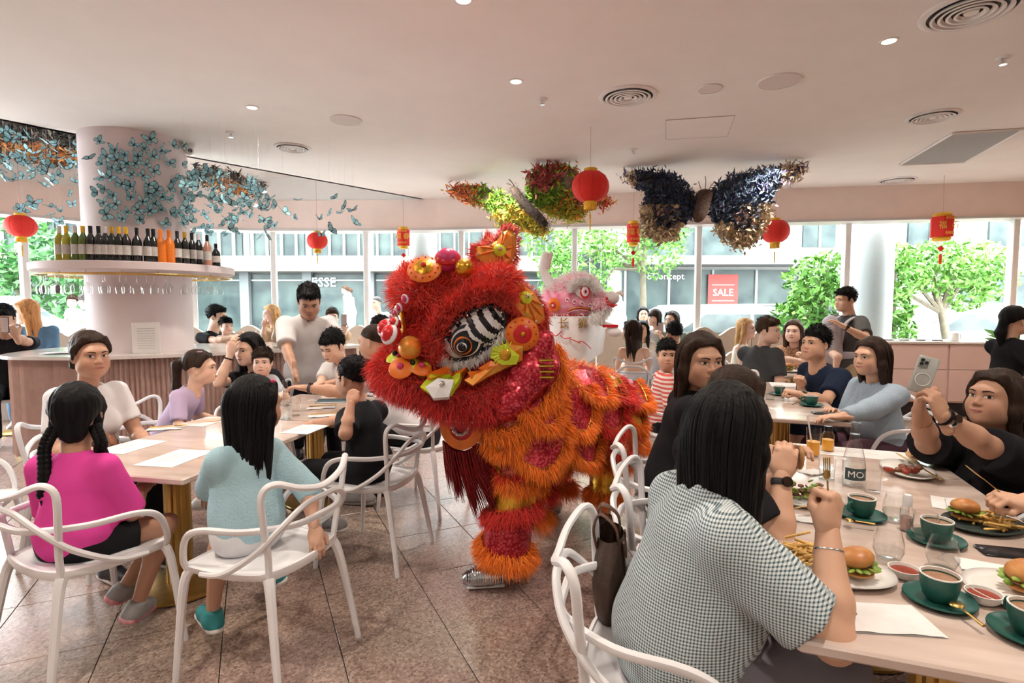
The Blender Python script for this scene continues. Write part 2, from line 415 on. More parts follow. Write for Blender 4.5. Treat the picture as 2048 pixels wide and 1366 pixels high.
for k, (p, q) in enumerate(zip(MUL, MUL[1:])):
    p, q = V3(p), V3(q); d = q-p; L_ = np.linalg.norm(d); a = math.atan2(d[1], d[0]); c = (p+q)/2
    w = thing('window_%d' % (k+1), None, None, (c[0], c[1], 0), a); tag(w, kind='structure')
    MB().box((0, 0, 1.38), (L_-.05, .012, 2.66)).build('pane', m_glass, w, False)
    f = MB(); f.rbox((-L_/2, 0, 1.37), (.085, .13, 2.72), .008); f.build('frame', m_frame, w, False)
    f = MB(); f.rbox((0, 0, .06), (L_-.09, .1, .1), .006); f.build('sill', m_frame, w, False)
    area_light('daylight_portal', (c[0]+ -math.sin(a)*-.18, c[1]+math.cos(a)*-.18, 1.4), (PI/2, 0, a+PI), L_-.1, 2.6, 1, portal=True)
m_led = mat('lamp_glow', (1, .93, .8), .5, emit=(1, .86, .66), estr=9)
m_fix = mat('fixture_white', (.80, .77, .75), .5, noise=.02); m_dark = mat('vent_dark', (.05, .045, .05), .7, noise=.1)
m_chrome = mat('chrome', (.75, .75, .76), .2, 1., noise=.05)
# ceiling fixtures
DL = [(.03, 4.29, 'round recessed downlight glowing in the ceiling above the red lion'), (2.42, 3.65, 'bright oval downlight below the nearest ceiling vent at upper right'), (-2.23, 4.84, 'recessed downlight in the ceiling between the column and the plain round speaker'), (-.27, 3.17, 'downlight just cut off by the top edge of the picture')]
for (x, y, lb) in DL:
    t = thing('downlight', lb, 'light', (x, y, CEIL), 0, 'ceiling downlights')
    MB().lathe([(.040, -.001), (.042, -.004), (.056, -.004), (.058, 0)], n=20).build('trim_ring', m_fix, t)
    MB().lathe([(.001, -.0015), (.041, -.0015)], n=20, close=False).build('lens', m_led, t)
DLX = [(x, y) for (x, y, _) in DL]+[(-2.4, 2.6), (1.3, 1.4), (-1.4, .9), (3.9, 1.6), (-3.9, 2.2), (.6, -.8), (-2.6, -.9), (3.6, -.8), (5.6, 3.4), (3.0, 6.4), (-.2, 6.8), (5.4, 6.0), (-5.2, 3.0)]
for (x, y) in DLX: area_light('downlight_beam', (x, y, CEIL-.03), (0, 0, 0), .1, .1, 16, (1, .88, .76), disk=True, spread=math.radians(130))
def diffuser(x, y, r, lb):
    t = thing('ceiling_vent', lb, 'vent', (x, y, CEIL), 0, 'round ceiling vents')
    MB().lathe([(r*.84, -.012), (r*.9, -.016), (r, -.006), (r, 0)], n=40, close=False).build('rim', m_fix, t)
    MB().lathe([(.001, -.002), (r*.86, -.002)], n=32, close=False).build('backing', m_dark, t)
    for k, f in enumerate((.70, .55, .40, .25)):
        MB().lathe([(r*f+.004, -.006), (r*f+.018, -.022), (r*f+.004, -.024), (r*f-.008, -.008)], n=36, close=False).build('ring', m_fix, t)
    MB().lathe([(.001, -.02), (r*.14, -.018), (r*.16, -.004)], n=20, close=False).build('hub', m_fix, t)
diffuser(.94, 4.58, .235, 'round ringed air vent right of the small round speaker, above the blue butterfly')
diffuser(3.78, 5.06, .21, 'round ringed air vent beside the grey return-air grille')
diffuser(2.64, 3.28, .25, 'large ringed air vent cut by the upper right corner')
diffuser(-2.36, 6.04, .19, 'round ringed air vent near the security camera and column')
diffuser(5.22, 7.58, .23, 'flat-looking ringed vent over the pink bulkhead beside the window')
def disc(name, x, y, r, lb, cat, grp=None):
    t = thing(name, lb, cat, (x, y, CEIL), 0, grp)
    MB().lathe([(r*.93, -.010), (r*.97, -.010), (r, -.004), (r, 0)], n=36, close=False).build('rim', m_fix, t)
    MB().lathe([(.001, -.009), (r*.93, -.009)], n=36, close=False).build('grille', mat('speaker_cloth', (.74, .68, .66), .9, noise=.1, nscale=300), t)
disc('ceiling_speaker', 2.02, 4.28, .155, 'large plain round speaker in the ceiling right of the ringed vents', 'speaker', 'ceiling speakers')
disc('ceiling_speaker', -1.52, 5.16, .145, 'plain round ceiling speaker left of the downlight above the red lion', 'speaker', 'ceiling speakers')
disc('ceiling_speaker', 2.97, 7.29, .13, 'plain round ceiling speaker behind the blue butterfly sculpture', 'speaker', 'ceiling speakers')
disc('smoke_detector', 1.55, 4.42, .095, 'small round ceiling disc between the vent and the large speaker', 'detector')
for (x, y, lb) in [(.25, 4.64, 'small chrome sprinkler between downlight and ringed vent'), (3.36, 3.88, 'chrome sprinkler head right of the oval downlight'), (-2.76, 5.52, 'small sprinkler head near the column and security camera'), (1.32, 6.1, 'small white sprinkler near the red round lantern cord')]:
    t = thing('sprinkler', lb, 'sprinkler', (x, y, CEIL), 0, 'ceiling sprinklers')
    MB().lathe([(.045, 0), (.04, -.01), (.016, -.012)], n=16).build('escutcheon', m_fix, t)
    q = MB(); q.tube([(0, 0, -.012), (0, 0, -.04)], .006, 8); q.tube([(-.012, 0, -.012), (-.016, 0, -.03), (0, 0, -.045)], .003, 6); q.tube([(.012, 0, -.012), (.016, 0, -.03), (0, 0, -.045)], .003, 6)
    q.lathe([(.001, -.046), (.022, -.047), (.022, -.05), (.001, -.05)], n=12); q.build('head', m_chrome, t)
t = thing('return_air_grille', 'large grey parallelogram return-air grille in the ceiling near the right wall', 'vent', (4.8, 6.06, CEIL))
gp = [(4.33-4.8, 5.52-6.06), (4.9-4.8, 5.39-6.06), (5.33-4.8, 6.6-6.06), (4.66-4.8, 6.73-6.06)]
MB().prism(gp, -.012, 0).build('panel', mat('grille_grey', (.36, .35, .34), .7, noise=.2, nscale=200, bump=.3, bscale=300), t, False)
mb = MB()
for i in range(4):
    a, b = V3(gp[i]+(-.008,)), V3(gp[(i+1) % 4]+(-.008,)); mb.tube([a, b], .014, 4)
mb.build('frame', m_fix, t, False)
t = thing('access_panel', 'flush white ceiling access panel with thin outline joints', 'panel', (1.78, 5.4, CEIL))
ap = [(1.41-1.78, 5.16-5.4), (1.99-1.78, 5.03-5.4), (2.16-1.78, 5.64-5.4), (1.57-1.78, 5.74-5.4)]
MB().prism(ap, -.004, -.0005).build('panel', m_ceil, t, False)
mb = MB()
for i in range(4): mb.tube([V3(ap[i]+(-.003,)), V3(ap[(i+1) % 4]+(-.003,))], .003, 4)
mb.build('joint', mat('joint_grey', (.5, .46, .44), .8), t, False)
t = thing('security_camera', 'white dome security camera mounted where column meets ceiling', 'camera', (-3.4, 5.92, CEIL))
MB().lathe([(.055, 0), (.055, -.03), (.05, -.04)], n=20).build('base', m_white, t)
MB().ball((.0, -.01, -.065), .048, 16).build('dome', m_white, t)
MB().ball((.028, -.038, -.075), .022, 12).build('lens', m_dark, t)
# round column
t = MB().lathe([(.47, 0), (.47, 3.55)], n=64).build('column', m_column, None, loc=(-3.9, 5.8, 0)); tag(t, kind='structure')
# ---------------------------------------------------------------- street outside
m_street = mat('asphalt', (.22, .22, .22), .9, noise=.15, nscale=3); m_kerb = mat('pavement', (.30, .295, .285), .9, noise=.12, nscale=6)
o = MB().box((0, 36, -.16), (120, 54, .1)).build('street_ground', m_street, smooth=False); tag(o, kind='structure')
o = MB().box((0, 12.2, -.09), (60, 5.6, .1)).build('street_pavement', m_kerb, smooth=False); tag(o, kind='structure')
o = MB().box((0, 21.5, -.09), (80, 3.4, .12)).build('street_pavement_far', m_kerb, smooth=False); tag(o, kind='structure')
m_bwhite = mat('render_white', (.30, .30, .29), .8, noise=.06, nscale=2); m_bgrey = mat('concrete_grey', (.13, .135, .135), .8, noise=.1, nscale=2)
m_bdark = mat('building_glass', (.018, .028, .03), .3, noise=.4, nscale=1.2, color2=(.05, .07, .066), spec=.2); m_btan = mat('stone_band', (.17, .155, .13), .8, noise=.1)
m_bframe = mat('facade_frame', (.2, .21, .21), .6)
# low building across the street, left
B = thing('shop_building', 'low grey shopfront building across the street with ribbed upper windows', 'building', (-10, 23.5, 0))
MB().box((0, 1.2, 4.5), (24, 2, 9)).build('wall', m_bgrey, B, False)
MB().box((0, -.2, 3.2), (24.4, 1.2, .62)).build('slab_band', m_btan, B, False)
MB().box((0, -.1, 5.5), (24.2, .9, .35)).build('slab_band', m_bwhite, B, False)
for k in range(9):
    w = MB().box((-10.6+k*2.65, .12, 1.55), (2.2, .08, 2.5)).build('shop_window', m_bdark, B, False)
    MB().box((-10.6+k*2.65, .06, 2.55), (2.2, .06, .06)).build('mullion', m_bframe, w, False)
    MB().box((-9.28+k*2.65, 0, 1.5), (.38, .3, 2.9)).build('pier', mat('pier_grey', (.10, .11, .115), .7, noise=.1), B, False)
    w = MB().box((-10.6+k*2.65, .14, 4.4), (2.35, .08, 1.7)).build('upper_window', m_bdark, B, False)
    for j in range(4): MB().box((-11.6+k*2.65+j*.62, .02, 4.4), (.07, .14, 1.75)).build('fin', m_bwhite, w, False)
text_obj('shop_lettering', 'ESSE', .55, (-9.1+1.0, 23.42, 2.55), frame_to((0, -1, 0)), mat('letter_white', (.8, .8, .78), .5), None).name = 'shop_lettering'
o = bpy.data.objects['shop_lettering']; o.parent = B; o.location = (2.0, -.02-.0, 2.45)
# white building across the street, right
B2 = thing('white_building', 'white corner building across the street with canopy and red sale poster', 'building', (14, 20.5, 0))
MB().box((0, 1.4, 5), (20, 2.4, 10)).build('wall', m_bwhite, B2, False)
cp = [(-10.4, .6), (-10.2, -.5), (-9, -1.2), (-4, -1.25), (-3.2, -.9), (-3.2, .6)]
MB().prism(cp, 2.92, 3.22).build('canopy', m_bgrey, B2, False)
for (x, z, w_, h_) in [(-7.2, 4.4, 3.6, 2.2), (-2.6, 4.2, 1.2, 1.1), (1.5, 4.5, 1.6, 1.5), (4.8, 4.4, 2.2, 1.4), (8.0, 4.4, 2.2, 1.4), (4.5, 1.9, 3.4, 1.5), (8.2, 1.9, 3.0, 1.5), (-2.3, 1.6, .9, 1.2)]:
    w = MB().box((x, .16, z), (w_, .12, h_)).build('window', m_bdark, B2, False)
    MB().box((x, .08, z), (.06, .08, h_)).build('mullion', m_bframe, w, False); MB().box((x, .07, z+h_/2), (w_+.14, .1, .08)).build('head', m_bwhite, w, False)
w = MB().box((-6.6, .1, 1.5), (6.6, .12, 2.6)).build('shop_window', m_bdark, B2, False)
for j in range(5): MB().box((-9.8+j*1.62, .02, 1.5), (.08, .1, 2.6)).build('mullion', m_bframe, w, False)
MB().box((-6.2, -.06, 1.75), (1.1, .05, 1.75)).build('sale_poster', mat('poster_red', (.22, .022, .016), .6, noise=.1), B2, False)
MB().box((-6.2, -.07, 1.02), (1.1, .05, .5)).build('poster_foot', mat('poster_orange', (.25, .06, .02), .6, noise=.1), B2, False)
t = text_obj('sale_lettering', 'SALE', .36, (0, 0, 0), frame_to((0, -1, 0)), mat('letter_paper', (.9, .88, .84), .5)); t.parent = B2; t.location = (-6.2, -.1, 1.95)
for z in (1.66, 2.24): MB().box((-6.2, -.095, z), (.8, .01, .02)).build('poster_rule', MATS['letter_paper'], B2, False)
t = text_obj('shop_name_lettering', 'boConcept', .34, (0, 0, 0), frame_to((0, -1, 0)), MATS['letter_paper']); t.parent = B2; t.location = (-8.4, -.03, 2.55)
B3 = thing('back_building', 'pale building far behind the street trees', 'building', (1.5, 30, 0))
MB().box((0, 1, 6), (14, 2, 12)).build('wall', m_bwhite, B3, False)
for i in range(5):
    for j in range(2): 
        w = MB().box((-5.4+i*2.7, -.04, 3.4+j*3.2), (1.9, .1, 1.9)).build('window', m_bdark, B3, False)
        for q in range(3): MB().box((-6.0+i*2.7+q*.6, -.1, 3.4+j*3.2), (.06, .06, 1.9)).build('slat', m_bwhite, w, False)
# pillars of the arcade
for (x, y, r, lb) in [(5.85, 9.1, .36, 'thick round white pillar outside the glass behind the man with baby carrier'), (-1.62, 10.1, .26, 'round pale pillar outside the glass behind the small red lantern and red lion')]:
    t = thing('street_pillar', lb, 'pillar', (x, y, -.04)); MB().lathe([(r, 0), (r, 4.2)], n=40).build('shaft', mat('pillar_white', (.30, .33, .335), .5, noise=.04), t)
    MB().lathe([(r+.04, 0), (r+.04, .12), (r, .14)], n=40).build('base', m_bgrey, t)
# trees
m_leaf = [mat('leaf_green', (.045, .15, .015), .6, noise=.5, nscale=2, color2=(.10, .24, .03)), mat('leaf_dark', (.012, .08, .018), .6, color2=(.04, .13, .025), nscale=2)]
m_bark = mat('bark', (.12, .105, .075), .9, noise=.3, nscale=12, bump=.4)
def leafball(name, centres, n, size, m, parent, seed=0):
    rs = np.random.RandomState(seed); Vt = []; k = 0
    cs = np.array([c[:3] for c in centres]); rr = np.array([c[3] for c in centres]); w = rr**2/np.sum(rr**2)
    ix = rs.choice(len(cs), n, p=w); d = rs.normal(size=(n, 3)); d /= np.linalg.norm(d, axis=1)[:, None]
    P = cs[ix]+d*(rr[ix]*(.55+.5*rs.rand(n)**.5))[:, None]
    a = rs.normal(size=(n, 3)); a /= np.linalg.norm(a, axis=1)[:, None]; b = np.cross(a, rs.normal(size=(n, 3))); b /= np.linalg.norm(b, axis=1)[:, None]
    s = size*(.6+.8*rs.rand(n))[:, None]
    Vt = np.stack([P-a*s, P-b*s*.38, P+a*s, P+b*s*.38], 1).reshape(-1, 3)
    o = newobj(name, raw_mesh(name, Vt, np.arange(4*n).reshape(-1, 4), m, smooth=False), parent); o['kind'] = 'stuff'
    return o
def tree(name, lb, x, y, blobs, n, size, mi, trunk=None, seed=0, grp='street trees'):
    t = thing(name, lb, 'tree', (x, y, -.05), 0, grp)
    if trunk:
        q = MB(); q.tube(trunk, np.linspace(.11, .04, len(trunk)), 10); q.build('trunk', m_bark, t)
        q = MB()
        for b in blobs[:6]: q.tube([trunk[-2], (np.array(trunk[-1])+np.array(b[:3]))/2, b[:3]], [.05, .03, .012], 6)
        q.build('branches', m_bark, t)
    leafball('foliage', blobs, n, size, m_leaf[mi], t, seed)
tree('street_tree', 'leafy street tree with slim trunk behind the white lion', 3.1, 13.2, [(-1.4, 0, 2.7, .8), (-.5, .3, 3.3, .9), (.3, 0, 2.9, .7), (-1.9, .2, 2.2, .6), (-1.2, 0, 1.6, .55), (.5, .2, 3.7, .8), (-2.2, 0, 3.2, .7)], 5200, .075, 0, [(0, 0, 0), (.05, 0, 1.2), (.02, 0, 2.4), (-.2, 0, 3.2)], 1)
tree('street_shrub', 'tall bright green shrub between the blue butterfly and round pillar', 5.75, 10.3, [(.1, 0, .8, .6), (.1, .1, 1.5, .62), (.15, 0, 2.1, .45), (-.35, .1, 1.2, .5), (-.2, 0, 2.0, .45), (-.45, 0, .7, .45)], 3600, .075, 0, [(0, 0, 0), (.05, 0, .8), (.1, 0, 1.6), (.1, 0, 2.2)], 2)
tree('street_tree', 'spreading street tree seen through the last window by the wooden wall', 8.6, 10.9, [(-.2, 0, 2.3, .55), (-1.0, 0, 2.1, .5), (.6, .1, 2.35, .5), (-1.35, .2, 1.75, .4), (.3, 0, 1.95, .5), (1.0, .2, 2.1, .45), (-.6, 0, 2.4, .4)], 3600, .07, 0, [(.1, 0, 0), (.05, 0, .8), (-.1, 0, 1.4), (-.3, 0, 1.9)], 3)
tree('street_shrub', 'slim green shrub right of the thick round pillar', 6.9, 10.0, [(.0, 0, .5, .35), (.05, 0, 1.0, .36), (-.03, 0, 1.5, .34), (.05, 0, 2.0, .3), (0, 0, 2.4, .26)], 2200, .07, 0, [(0, 0, 0), (0, 0, .8), (0, 0, 1.6), (0, 0, 2.2)], 4)
tree('street_tree', 'dense dark green trees beyond the parked cars at far left', -17.0, 19.0, [(-1, 0, 2.2, 1.3), (.6, 0, 2.0, 1.2), (-2.5, 0, 3.2, 1.2), (1.6, 0, 3.0, 1.0), (0, 0, 3.6, 1.2), (2.3, 0, 1.6, .9)], 3200, .16, 1, [(0, 0, 0), (0, 0, 1), (0, 0, 2.), (0, 0, 2.6)], 5)
# cars
m_tyre = mat('tyre', (.03, .03, .03), .8, noise=.2); m_rim = mat('alloy', (.5, .5, .52), .35, .8, noise=.1); m_cglass = mat('car_glass', (.02, .03, .032), .12, noise=.3, nscale=2, color2=(.06, .08, .08), spec=.3)
def car(lb, loc, rz, col, suv=1., grp='parked cars'):
    t = thing('parked_car', lb, 'car', loc, rz, grp)
    m = mat('car_paint_%s' % '_'.join('%d' % int(c*99) for c in col), col, .25, coat=.6, noise=.02)
    h = suv
    side = spline([(-2.2, .32), (-2.25, .7), (-2.1, .95), (-1.95*1.0, 1.15*h), (-1.5, 1.52*h), (-.6, 1.62*h), (.35, 1.58*h), (1.05, 1.12*h), (1.9, .95), (2.22, .72), (2.25, .35)], 4)
    G = []
    for (x, z) in side:
        wz = .88 if z < .95 else .88-.26*(z-.95)/.65
        G.append([(x, -wz, z), (x, -wz*.75, z+.03), (x, wz*.75, z+.03), (x, wz, z)])
    q = MB(); q.sheet(G)
    for sgn in (-1, 1):
        pts = [(x, sgn*(.88 if z < .95 else .88-.26*(z-.95)/.65), z) for (x, z) in side]
        low = [(x, sgn*.88, .30) for (x, z) in side]
        q.sheet([pts, low] if sgn > 0 else [low, pts])
    q.box((0, 0, .32), (4.4, 1.7, .12)); q.build('body', m, t)
    for sgn in (-1, 1):
        for (x0, x1, x2, x3) in [(-1.75, -1.42, -.62, -.62), (-.55, -.55, .32, .92)]:
            z0, z1 = 1.02*h**.5, 1.46*h
            yy = lambda z: sgn*(.885-.26*max(0, z-.95)/.65+.012)
            MB().add([(x0, yy(z0), z0), (x3, yy(z0), z0), (x2, yy(z1), z1), (x1, yy(z1), z1)], [(0, 1, 2, 3)]).build('side_window', m_cglass, t, False)
    MB().add([(1.03, -.66, 1.16*h), (1.03, .66, 1.16*h), (.46, .56, 1.53*h), (.46, -.56, 1.53*h)], [(0, 1, 2, 3)]).build('windscreen', m_cglass, t, False)
    for (x, s_) in ((-1.35, -1), (-1.35, 1), (1.4, -1), (1.4, 1)):
        w = MB().tube([(x, s_*.70, .33), (x, s_*.92, .33)], .33, 20).build('wheel', m_tyre, t); MB().tube([(x, s_*.90, .33), (x, s_*.935, .33)], .21, 14).build('hub', m_rim, w)
    for s_ in (-1, 1): MB().rbox((2.16, s_*.6, .74), (.14, .4, .14), .03).build('headlight', mat('headlamp', (.75, .75, .74), .15), t); MB().rbox((-2.19, s_*.68, .86), (.1, .3, .16), .03).build('tail_light', mat('tail_lamp', (.5, .04, .04), .2), t)
    for s_ in (-1, 1): MB().tube([(-1.5, s_*.55, 1.6*h), (-1.4, s_*.55, 1.68*h), (.2, s_*.55, 1.66*h), (.3, s_*.55, 1.58*h)], .018, 6).build('roof_rail', m_rim, t)
    return t
WC = (.36, .365, .37)
car('white wagon parked close outside behind the blonde woman and man in charcoal shirt', (4.5, 12.2, -.05), math.radians(171), WC, .93)
car('white car parked close outside behind the pink drawer cabinet', (10.4, 12.8, -.05), math.radians(172), WC, .92)
car('red car parked behind the white one at the right window', (11.9, 15.6, -.1), math.radians(172), (.20, .025, .025), .98)
tx = car('small white car with red sideways lettering on the far side of the street', (5.2, 18.2, -.1), math.radians(180), WC, .95)
t2 = text_obj('door_lettering', 'TOURISM', .34, (0, 0, 0), [(-1, 0, 0), (0, 0, 1), (0, 1, 0)], mat('letter_red', (.25, .03, .02), .5)); t2.parent = tx; t2.location = (0, .9, .75)
car('long white van-like car at the far left window', (-13.6, 14.5, -.1), math.radians(8), WC, 1.1)
car('white hatchback in front of the green trees at far left', (-12.8, 12.4, -.1), math.radians(4), WC, .92)
car('pale car parked across the street behind the white lion muzzle', (1.0, 18.2, -.1), math.radians(180), (.2, .21, .22), .95)
# small street furniture
for k in range(6):
    t = thing('bollard', ['first', 'second', 'third', 'fourth', 'fifth', 'sixth'][k]+' short white bollard from the left before the grey shopfront', 'bollard', (-12.5+k*1.9, 20.2, -.04), 0, 'bollards across the street')
    MB().lathe([(.07, 0), (.07, .8), (.05, .86), (.001, .87)], n=12).build('post', m_bwhite, t); MB().lathe([(.074, .62), (.074, .7)], n=12).build('band', m_bgrey, t)
# ---------------------------------------------------------------- furniture
m_plastic = mat('chair_plastic', (.80, .80, .82), .38, noise=.03, nscale=8)
m_gold = mat('brushed_gold', (.60, .40, .13), .32, 1., noise=.15, nscale=25, stretch=(1, 1, .1))
m_marble = mat('marble_top', (.66, .55, .49), .2, color2=(.52, .405, .345), nscale=3.5, stretch=(3.2, .6, 1), coat=.3)
def make_chair():
    t = thing('arm_chair', 'x', 'chair')
    n = 11; G = []
    for i in range(n):
        v = -1+2*i/(n-1); row = []
        for j in range(n):
            u = -1+2*j/(n-1); k = (1-.10*(u*u)*(v*v)); w = .225+.02*v
            row.append((u*w*k, v*.215*k+.0, .462-.012*(1-u*u)*(1-v*v)+.008*u*u+.012*max(0, -v)**2))
        G.append(row)
    q = MB(); q.sheet(G); H = np.array(G); H[..., 2] -= .016
    H[..., :2] *= .985
    q.sheet(H[:, ::-1])
    edge = [G[0][j] for j in range(n)]+[G[i][-1] for i in range(1, n)]+[G[-1][j] for j in range(n-2, -1, -1)]+[G[i][0] for i in range(n-2, 0, -1)]
    q.tube([(p[0], p[1], p[2]-.012) for p in edge], .013, 6, closed=True, flat=(.8, 1.5)); q.build('seat', m_plastic, t)
    for s in (-1, 1):
        MB().tube(spline([(s*.215, .175, .452), (s*.232, .195, .40), (s*.245, .215, .2), (s*.258, .232, 0)], 3), np.linspace(.021, .0125, 10), 8).build('leg', m_plastic, t)
        MB().tube(spline([(s*.185, -.185, .455), (s*.20, -.205, .40), (s*.222, -.24, .2), (s*.24, -.272, 0)], 3), np.linspace(.022, .0125, 10), 8).build('leg', m_plastic, t)
    def rail(name, half, r=.0125):
        L = [(-x, y, z) for (x, y, z) in half[::-1]]; R = list(half)
        pts = L+(R[1:] if abs(half[0][0]) < 1e-6 else R)
        MB().tube(spline(pts, 5), r, 8, flat=(1.1, .95)).build(name, m_plastic, t)
    rail('arm_hoop', [(0, -.275, .655), (.13, -.255, .655), (.235, -.12, .648), (.272, .05, .645), (.268, .135, .60), (.245, .18, .50), (.228, .18, .455)])
    rail('top_hoop', [(0, -.292, .775), (.12, -.283, .80), (.205, -.245, .835), (.24, -.215, .80), (.225, -.205, .68), (.196, -.195, .55), (.186, -.185, .45)])
    rail('cross_hoop', [(0, -.292, .735), (.10, -.283, .725), (.185, -.245, .66), (.225, -.16, .565), (.24, -.02, .475), (.235, .10, .452)])
    return t
CH0 = make_chair(); ch_used = [False]
def chair(x, y, deg, lb, s=1., grp='white arm chairs'):
    o = CH0 if not ch_used[0] else copy_tree(CH0); ch_used[0] = True
    o.location = (x, y, .008); o.rotation_euler = (0, 0, math.radians(deg-90)); o['label'] = lb; o['group'] = grp; return o
def table(name, lb, cx, cy, deg, L_, W_, ped=None, z=.74, round_=None, grp='restaurant tables'):
    t = thing(name, lb, 'table', (cx, cy, .016), math.radians(deg), grp)
    if round_: MB().lathe([(.001, z-.045), (round_-.01, z-.045), (round_, z-.035), (round_, z-.021), (round_-.006, z-.016), (.001, z-.016)], n=40, close=False).build('table_top', m_marble, t)
    else: MB().rbox((0, 0, z-.031), (L_, W_, .03), .006).build('table_top', m_marble, t, False)
    for (px, py) in (ped or [(0, 0)]):
        q = MB(); 
        for k in range(10):
            a = 2*PI*k/10; q.tube([(px+.045*math.cos(a), py+.045*math.sin(a), .03), (px+.045*math.cos(a), py+.045*math.sin(a), z-.05)], .019, 8)
        q.build('pedestal', m_gold, t)
        MB().lathe([(.001, .028), (.06, .03), (.20, .022), (.225, .012), (.225, 0)], (px, py, 0), n=36).build('base', m_gold, t)
        MB().lathe([(.12, z-.056), (.14, z-.046)], (px, py, 0), n=20).build('mount_plate', m_gold, t)
    return t
table('dining_table', 'marble table with gold pedestal between the pink-shirted and blue-sweatered girls', -1.72, 3.03, 78, 1.2, .83, [(-.2, 0), ])
table('dining_table', 'marble table the shaved-headed man leans over, beyond the blue-sweatered girl', -1.495, 4.115, 78, .95, .85)
table('dining_table', 'large marble table full of plates in front of the women in checked and black tops', 1.364, 1.925, 70, 1.85, .85, [(-.45, 0), (.45, 0)])
table('dining_table', 'marble table where the man in navy and woman in denim sit', 2.18, 4.52, 70, 1.9, .72, [(-.45, 0), (.45, 0)])
table('dining_table', 'round table with gold pedestal beside the long-haired woman in white', 1.98, 7.75, 0, 1, 1, None, round_=.36)
table('dining_table', 'small table with food between the man in charcoal and woman in spotted dress', 3.2, 6.15, -8, .62, .62)
table('dining_table', 'round table near the bench in front of the man holding a small child', -3.35, 7.55, 0, 1, 1, None, round_=.40)
table('dining_table', 'round table at the bench behind the standing man in white', -2.35, 8.0, 0, 1, 1, None, round_=.40)
table('dining_table', 'round table at far left beside the man in black looking at his phone', -5.75, 6.4, 0, 1, 1, None, round_=.40)
# banquette with scalloped back along the glass
m_bench = mat('bench_fabric', (.62, .52, .43), .85, noise=.08, nscale=40, bump=.15, bscale=200); m_benchw = mat('bench_plinth', (.68, .58, .50), .7, noise=.05)
def arc_pts(pts, step):
    P = np.array(pts, float); s = np.concatenate([[0], np.cumsum(np.linalg.norm(np.diff(P, axis=0), axis=1))]); u = np.arange(0, s[-1], step)
    return np.stack([np.interp(u, s, P[:, i]) for i in range(2)], 1)
fb = [p for p in FAC if p[0] > -7.3 and p[0] < 4.9]+[(4.75, 8.28)]
AP = arc_pts(fb, .46)
bn = thing('banquette', 'beige banquette with wavy scalloped back along the windows', 'bench', (0, 0, 0.008))
seat = MB(); plinth = MB()
for k in range(len(AP)-1):
    p, q = AP[k], AP[k+1]; d = q-p; n = np.array((d[1], -d[0]))/np.linalg.norm(d); t_ = d/np.linalg.norm(d)
    w = np.linalg.norm(d); front = []; m_ = 9
    for j in range(m_):
        u = j/(m_-1); z = 1.03+.13*math.sin(PI*u)**1.3; front.append((u, z))
    b = MB(); base = p+n*.12
    Vf = []; 
    for (dn) in (.11, .0):
        for (u, z) in front: Vf.append(tuple(base+t_*(.004+u*(w-.008))+n*dn)+(z,))
        for (u, z) in front[::-1]: Vf.append(tuple(base+t_*(.004+u*(w-.008))+n*dn)+(.40,))
    N = 2*m_
    fs = [tuple(range(N)), tuple(reversed(range(N, 2*N)))]+[(i, N+i, N+(i+1) % N, (i+1) % N) for i in range(N)]
    b.add(Vf, fs).build('back_panel', m_bench, bn, False)
    a1, a2, b1, b2 = p+n*.12, q+n*.12, p+n*.64, q+n*.64
    seat.prism([b1, b2, a2, a1], .38, .46); plinth.prism([b1-n*.05, b2-n*.05, a2, a1], 0, .38)
seat.build('seat', m_bench, bn, False); plinth.build('plinth', m_benchw, bn, False)
# bar around the column
m_ctop = mat('counter_top', (.78, .74, .71), .18, color2=(.68, .62, .58), nscale=3, coat=.4)
m_pleat = mat('pleated_pink', (.56, .40, .35), .6, noise=.12, nscale=12)
CP = spline([(-4.95, 5.55), (-4.75, 5.12), (-4.3, 4.98), (-3.7, 5.03), (-2.85, 5.5), (-1.95, 6.25), (-1.85, 6.55), (-2.3, 6.72), (-3.6, 6.72), (-4.6, 6.5), (-4.98, 6.05)], 8, True)
bar = thing('bar_counter', 'oval bar counter with white top and pink pleated front around the column', 'counter', (0, 0, .016))
def ring_poly(off):
    out = []
    for i in range(len(CP)):
        d = CP[(i+1) % len(CP)]-CP[i-1]; n = np.array((d[1], -d[0]))/np.linalg.norm(d); out.append(CP[i]+n*off)
    return out
MB().prism(ring_poly(.03), .985, 1.015).build('counter_top', m_ctop, bar, False)
per = np.linalg.norm(np.diff(np.vstack([CP, CP[:1]]), axis=0), axis=1).sum(); NP = 190
S_ = np.concatenate([[0], np.cumsum(np.linalg.norm(np.diff(np.vstack([CP, CP[:1]]), axis=0), axis=1))]); CPc = np.vstack([CP, CP[:1]])
pl = []
for k in range(NP*4):
    s_ = per*k/(NP*4); x = np.interp(s_, S_, CPc[:, 0]); y = np.interp(s_, S_, CPc[:, 1]); s2 = s_+.01
    d = np.array((np.interp(s2 % per, S_, CPc[:, 0])-x, np.interp(s2 % per, S_, CPc[:, 1])-y)); n = np.array((d[1], -d[0]))/max(1e-9, np.linalg.norm(d))
    rr = .018*math.cos(2*PI*k/4)+.008*math.sin(k*.37); pl.append((x+n[0]*(rr-.05), y+n[1]*(rr-.05)))
MB().prism(pl, .06, .985).build('pleated_front', m_pleat, bar, True)
MB().prism(ring_poly(-.09), 0, .06).build('plinth', m_dark, bar, False)
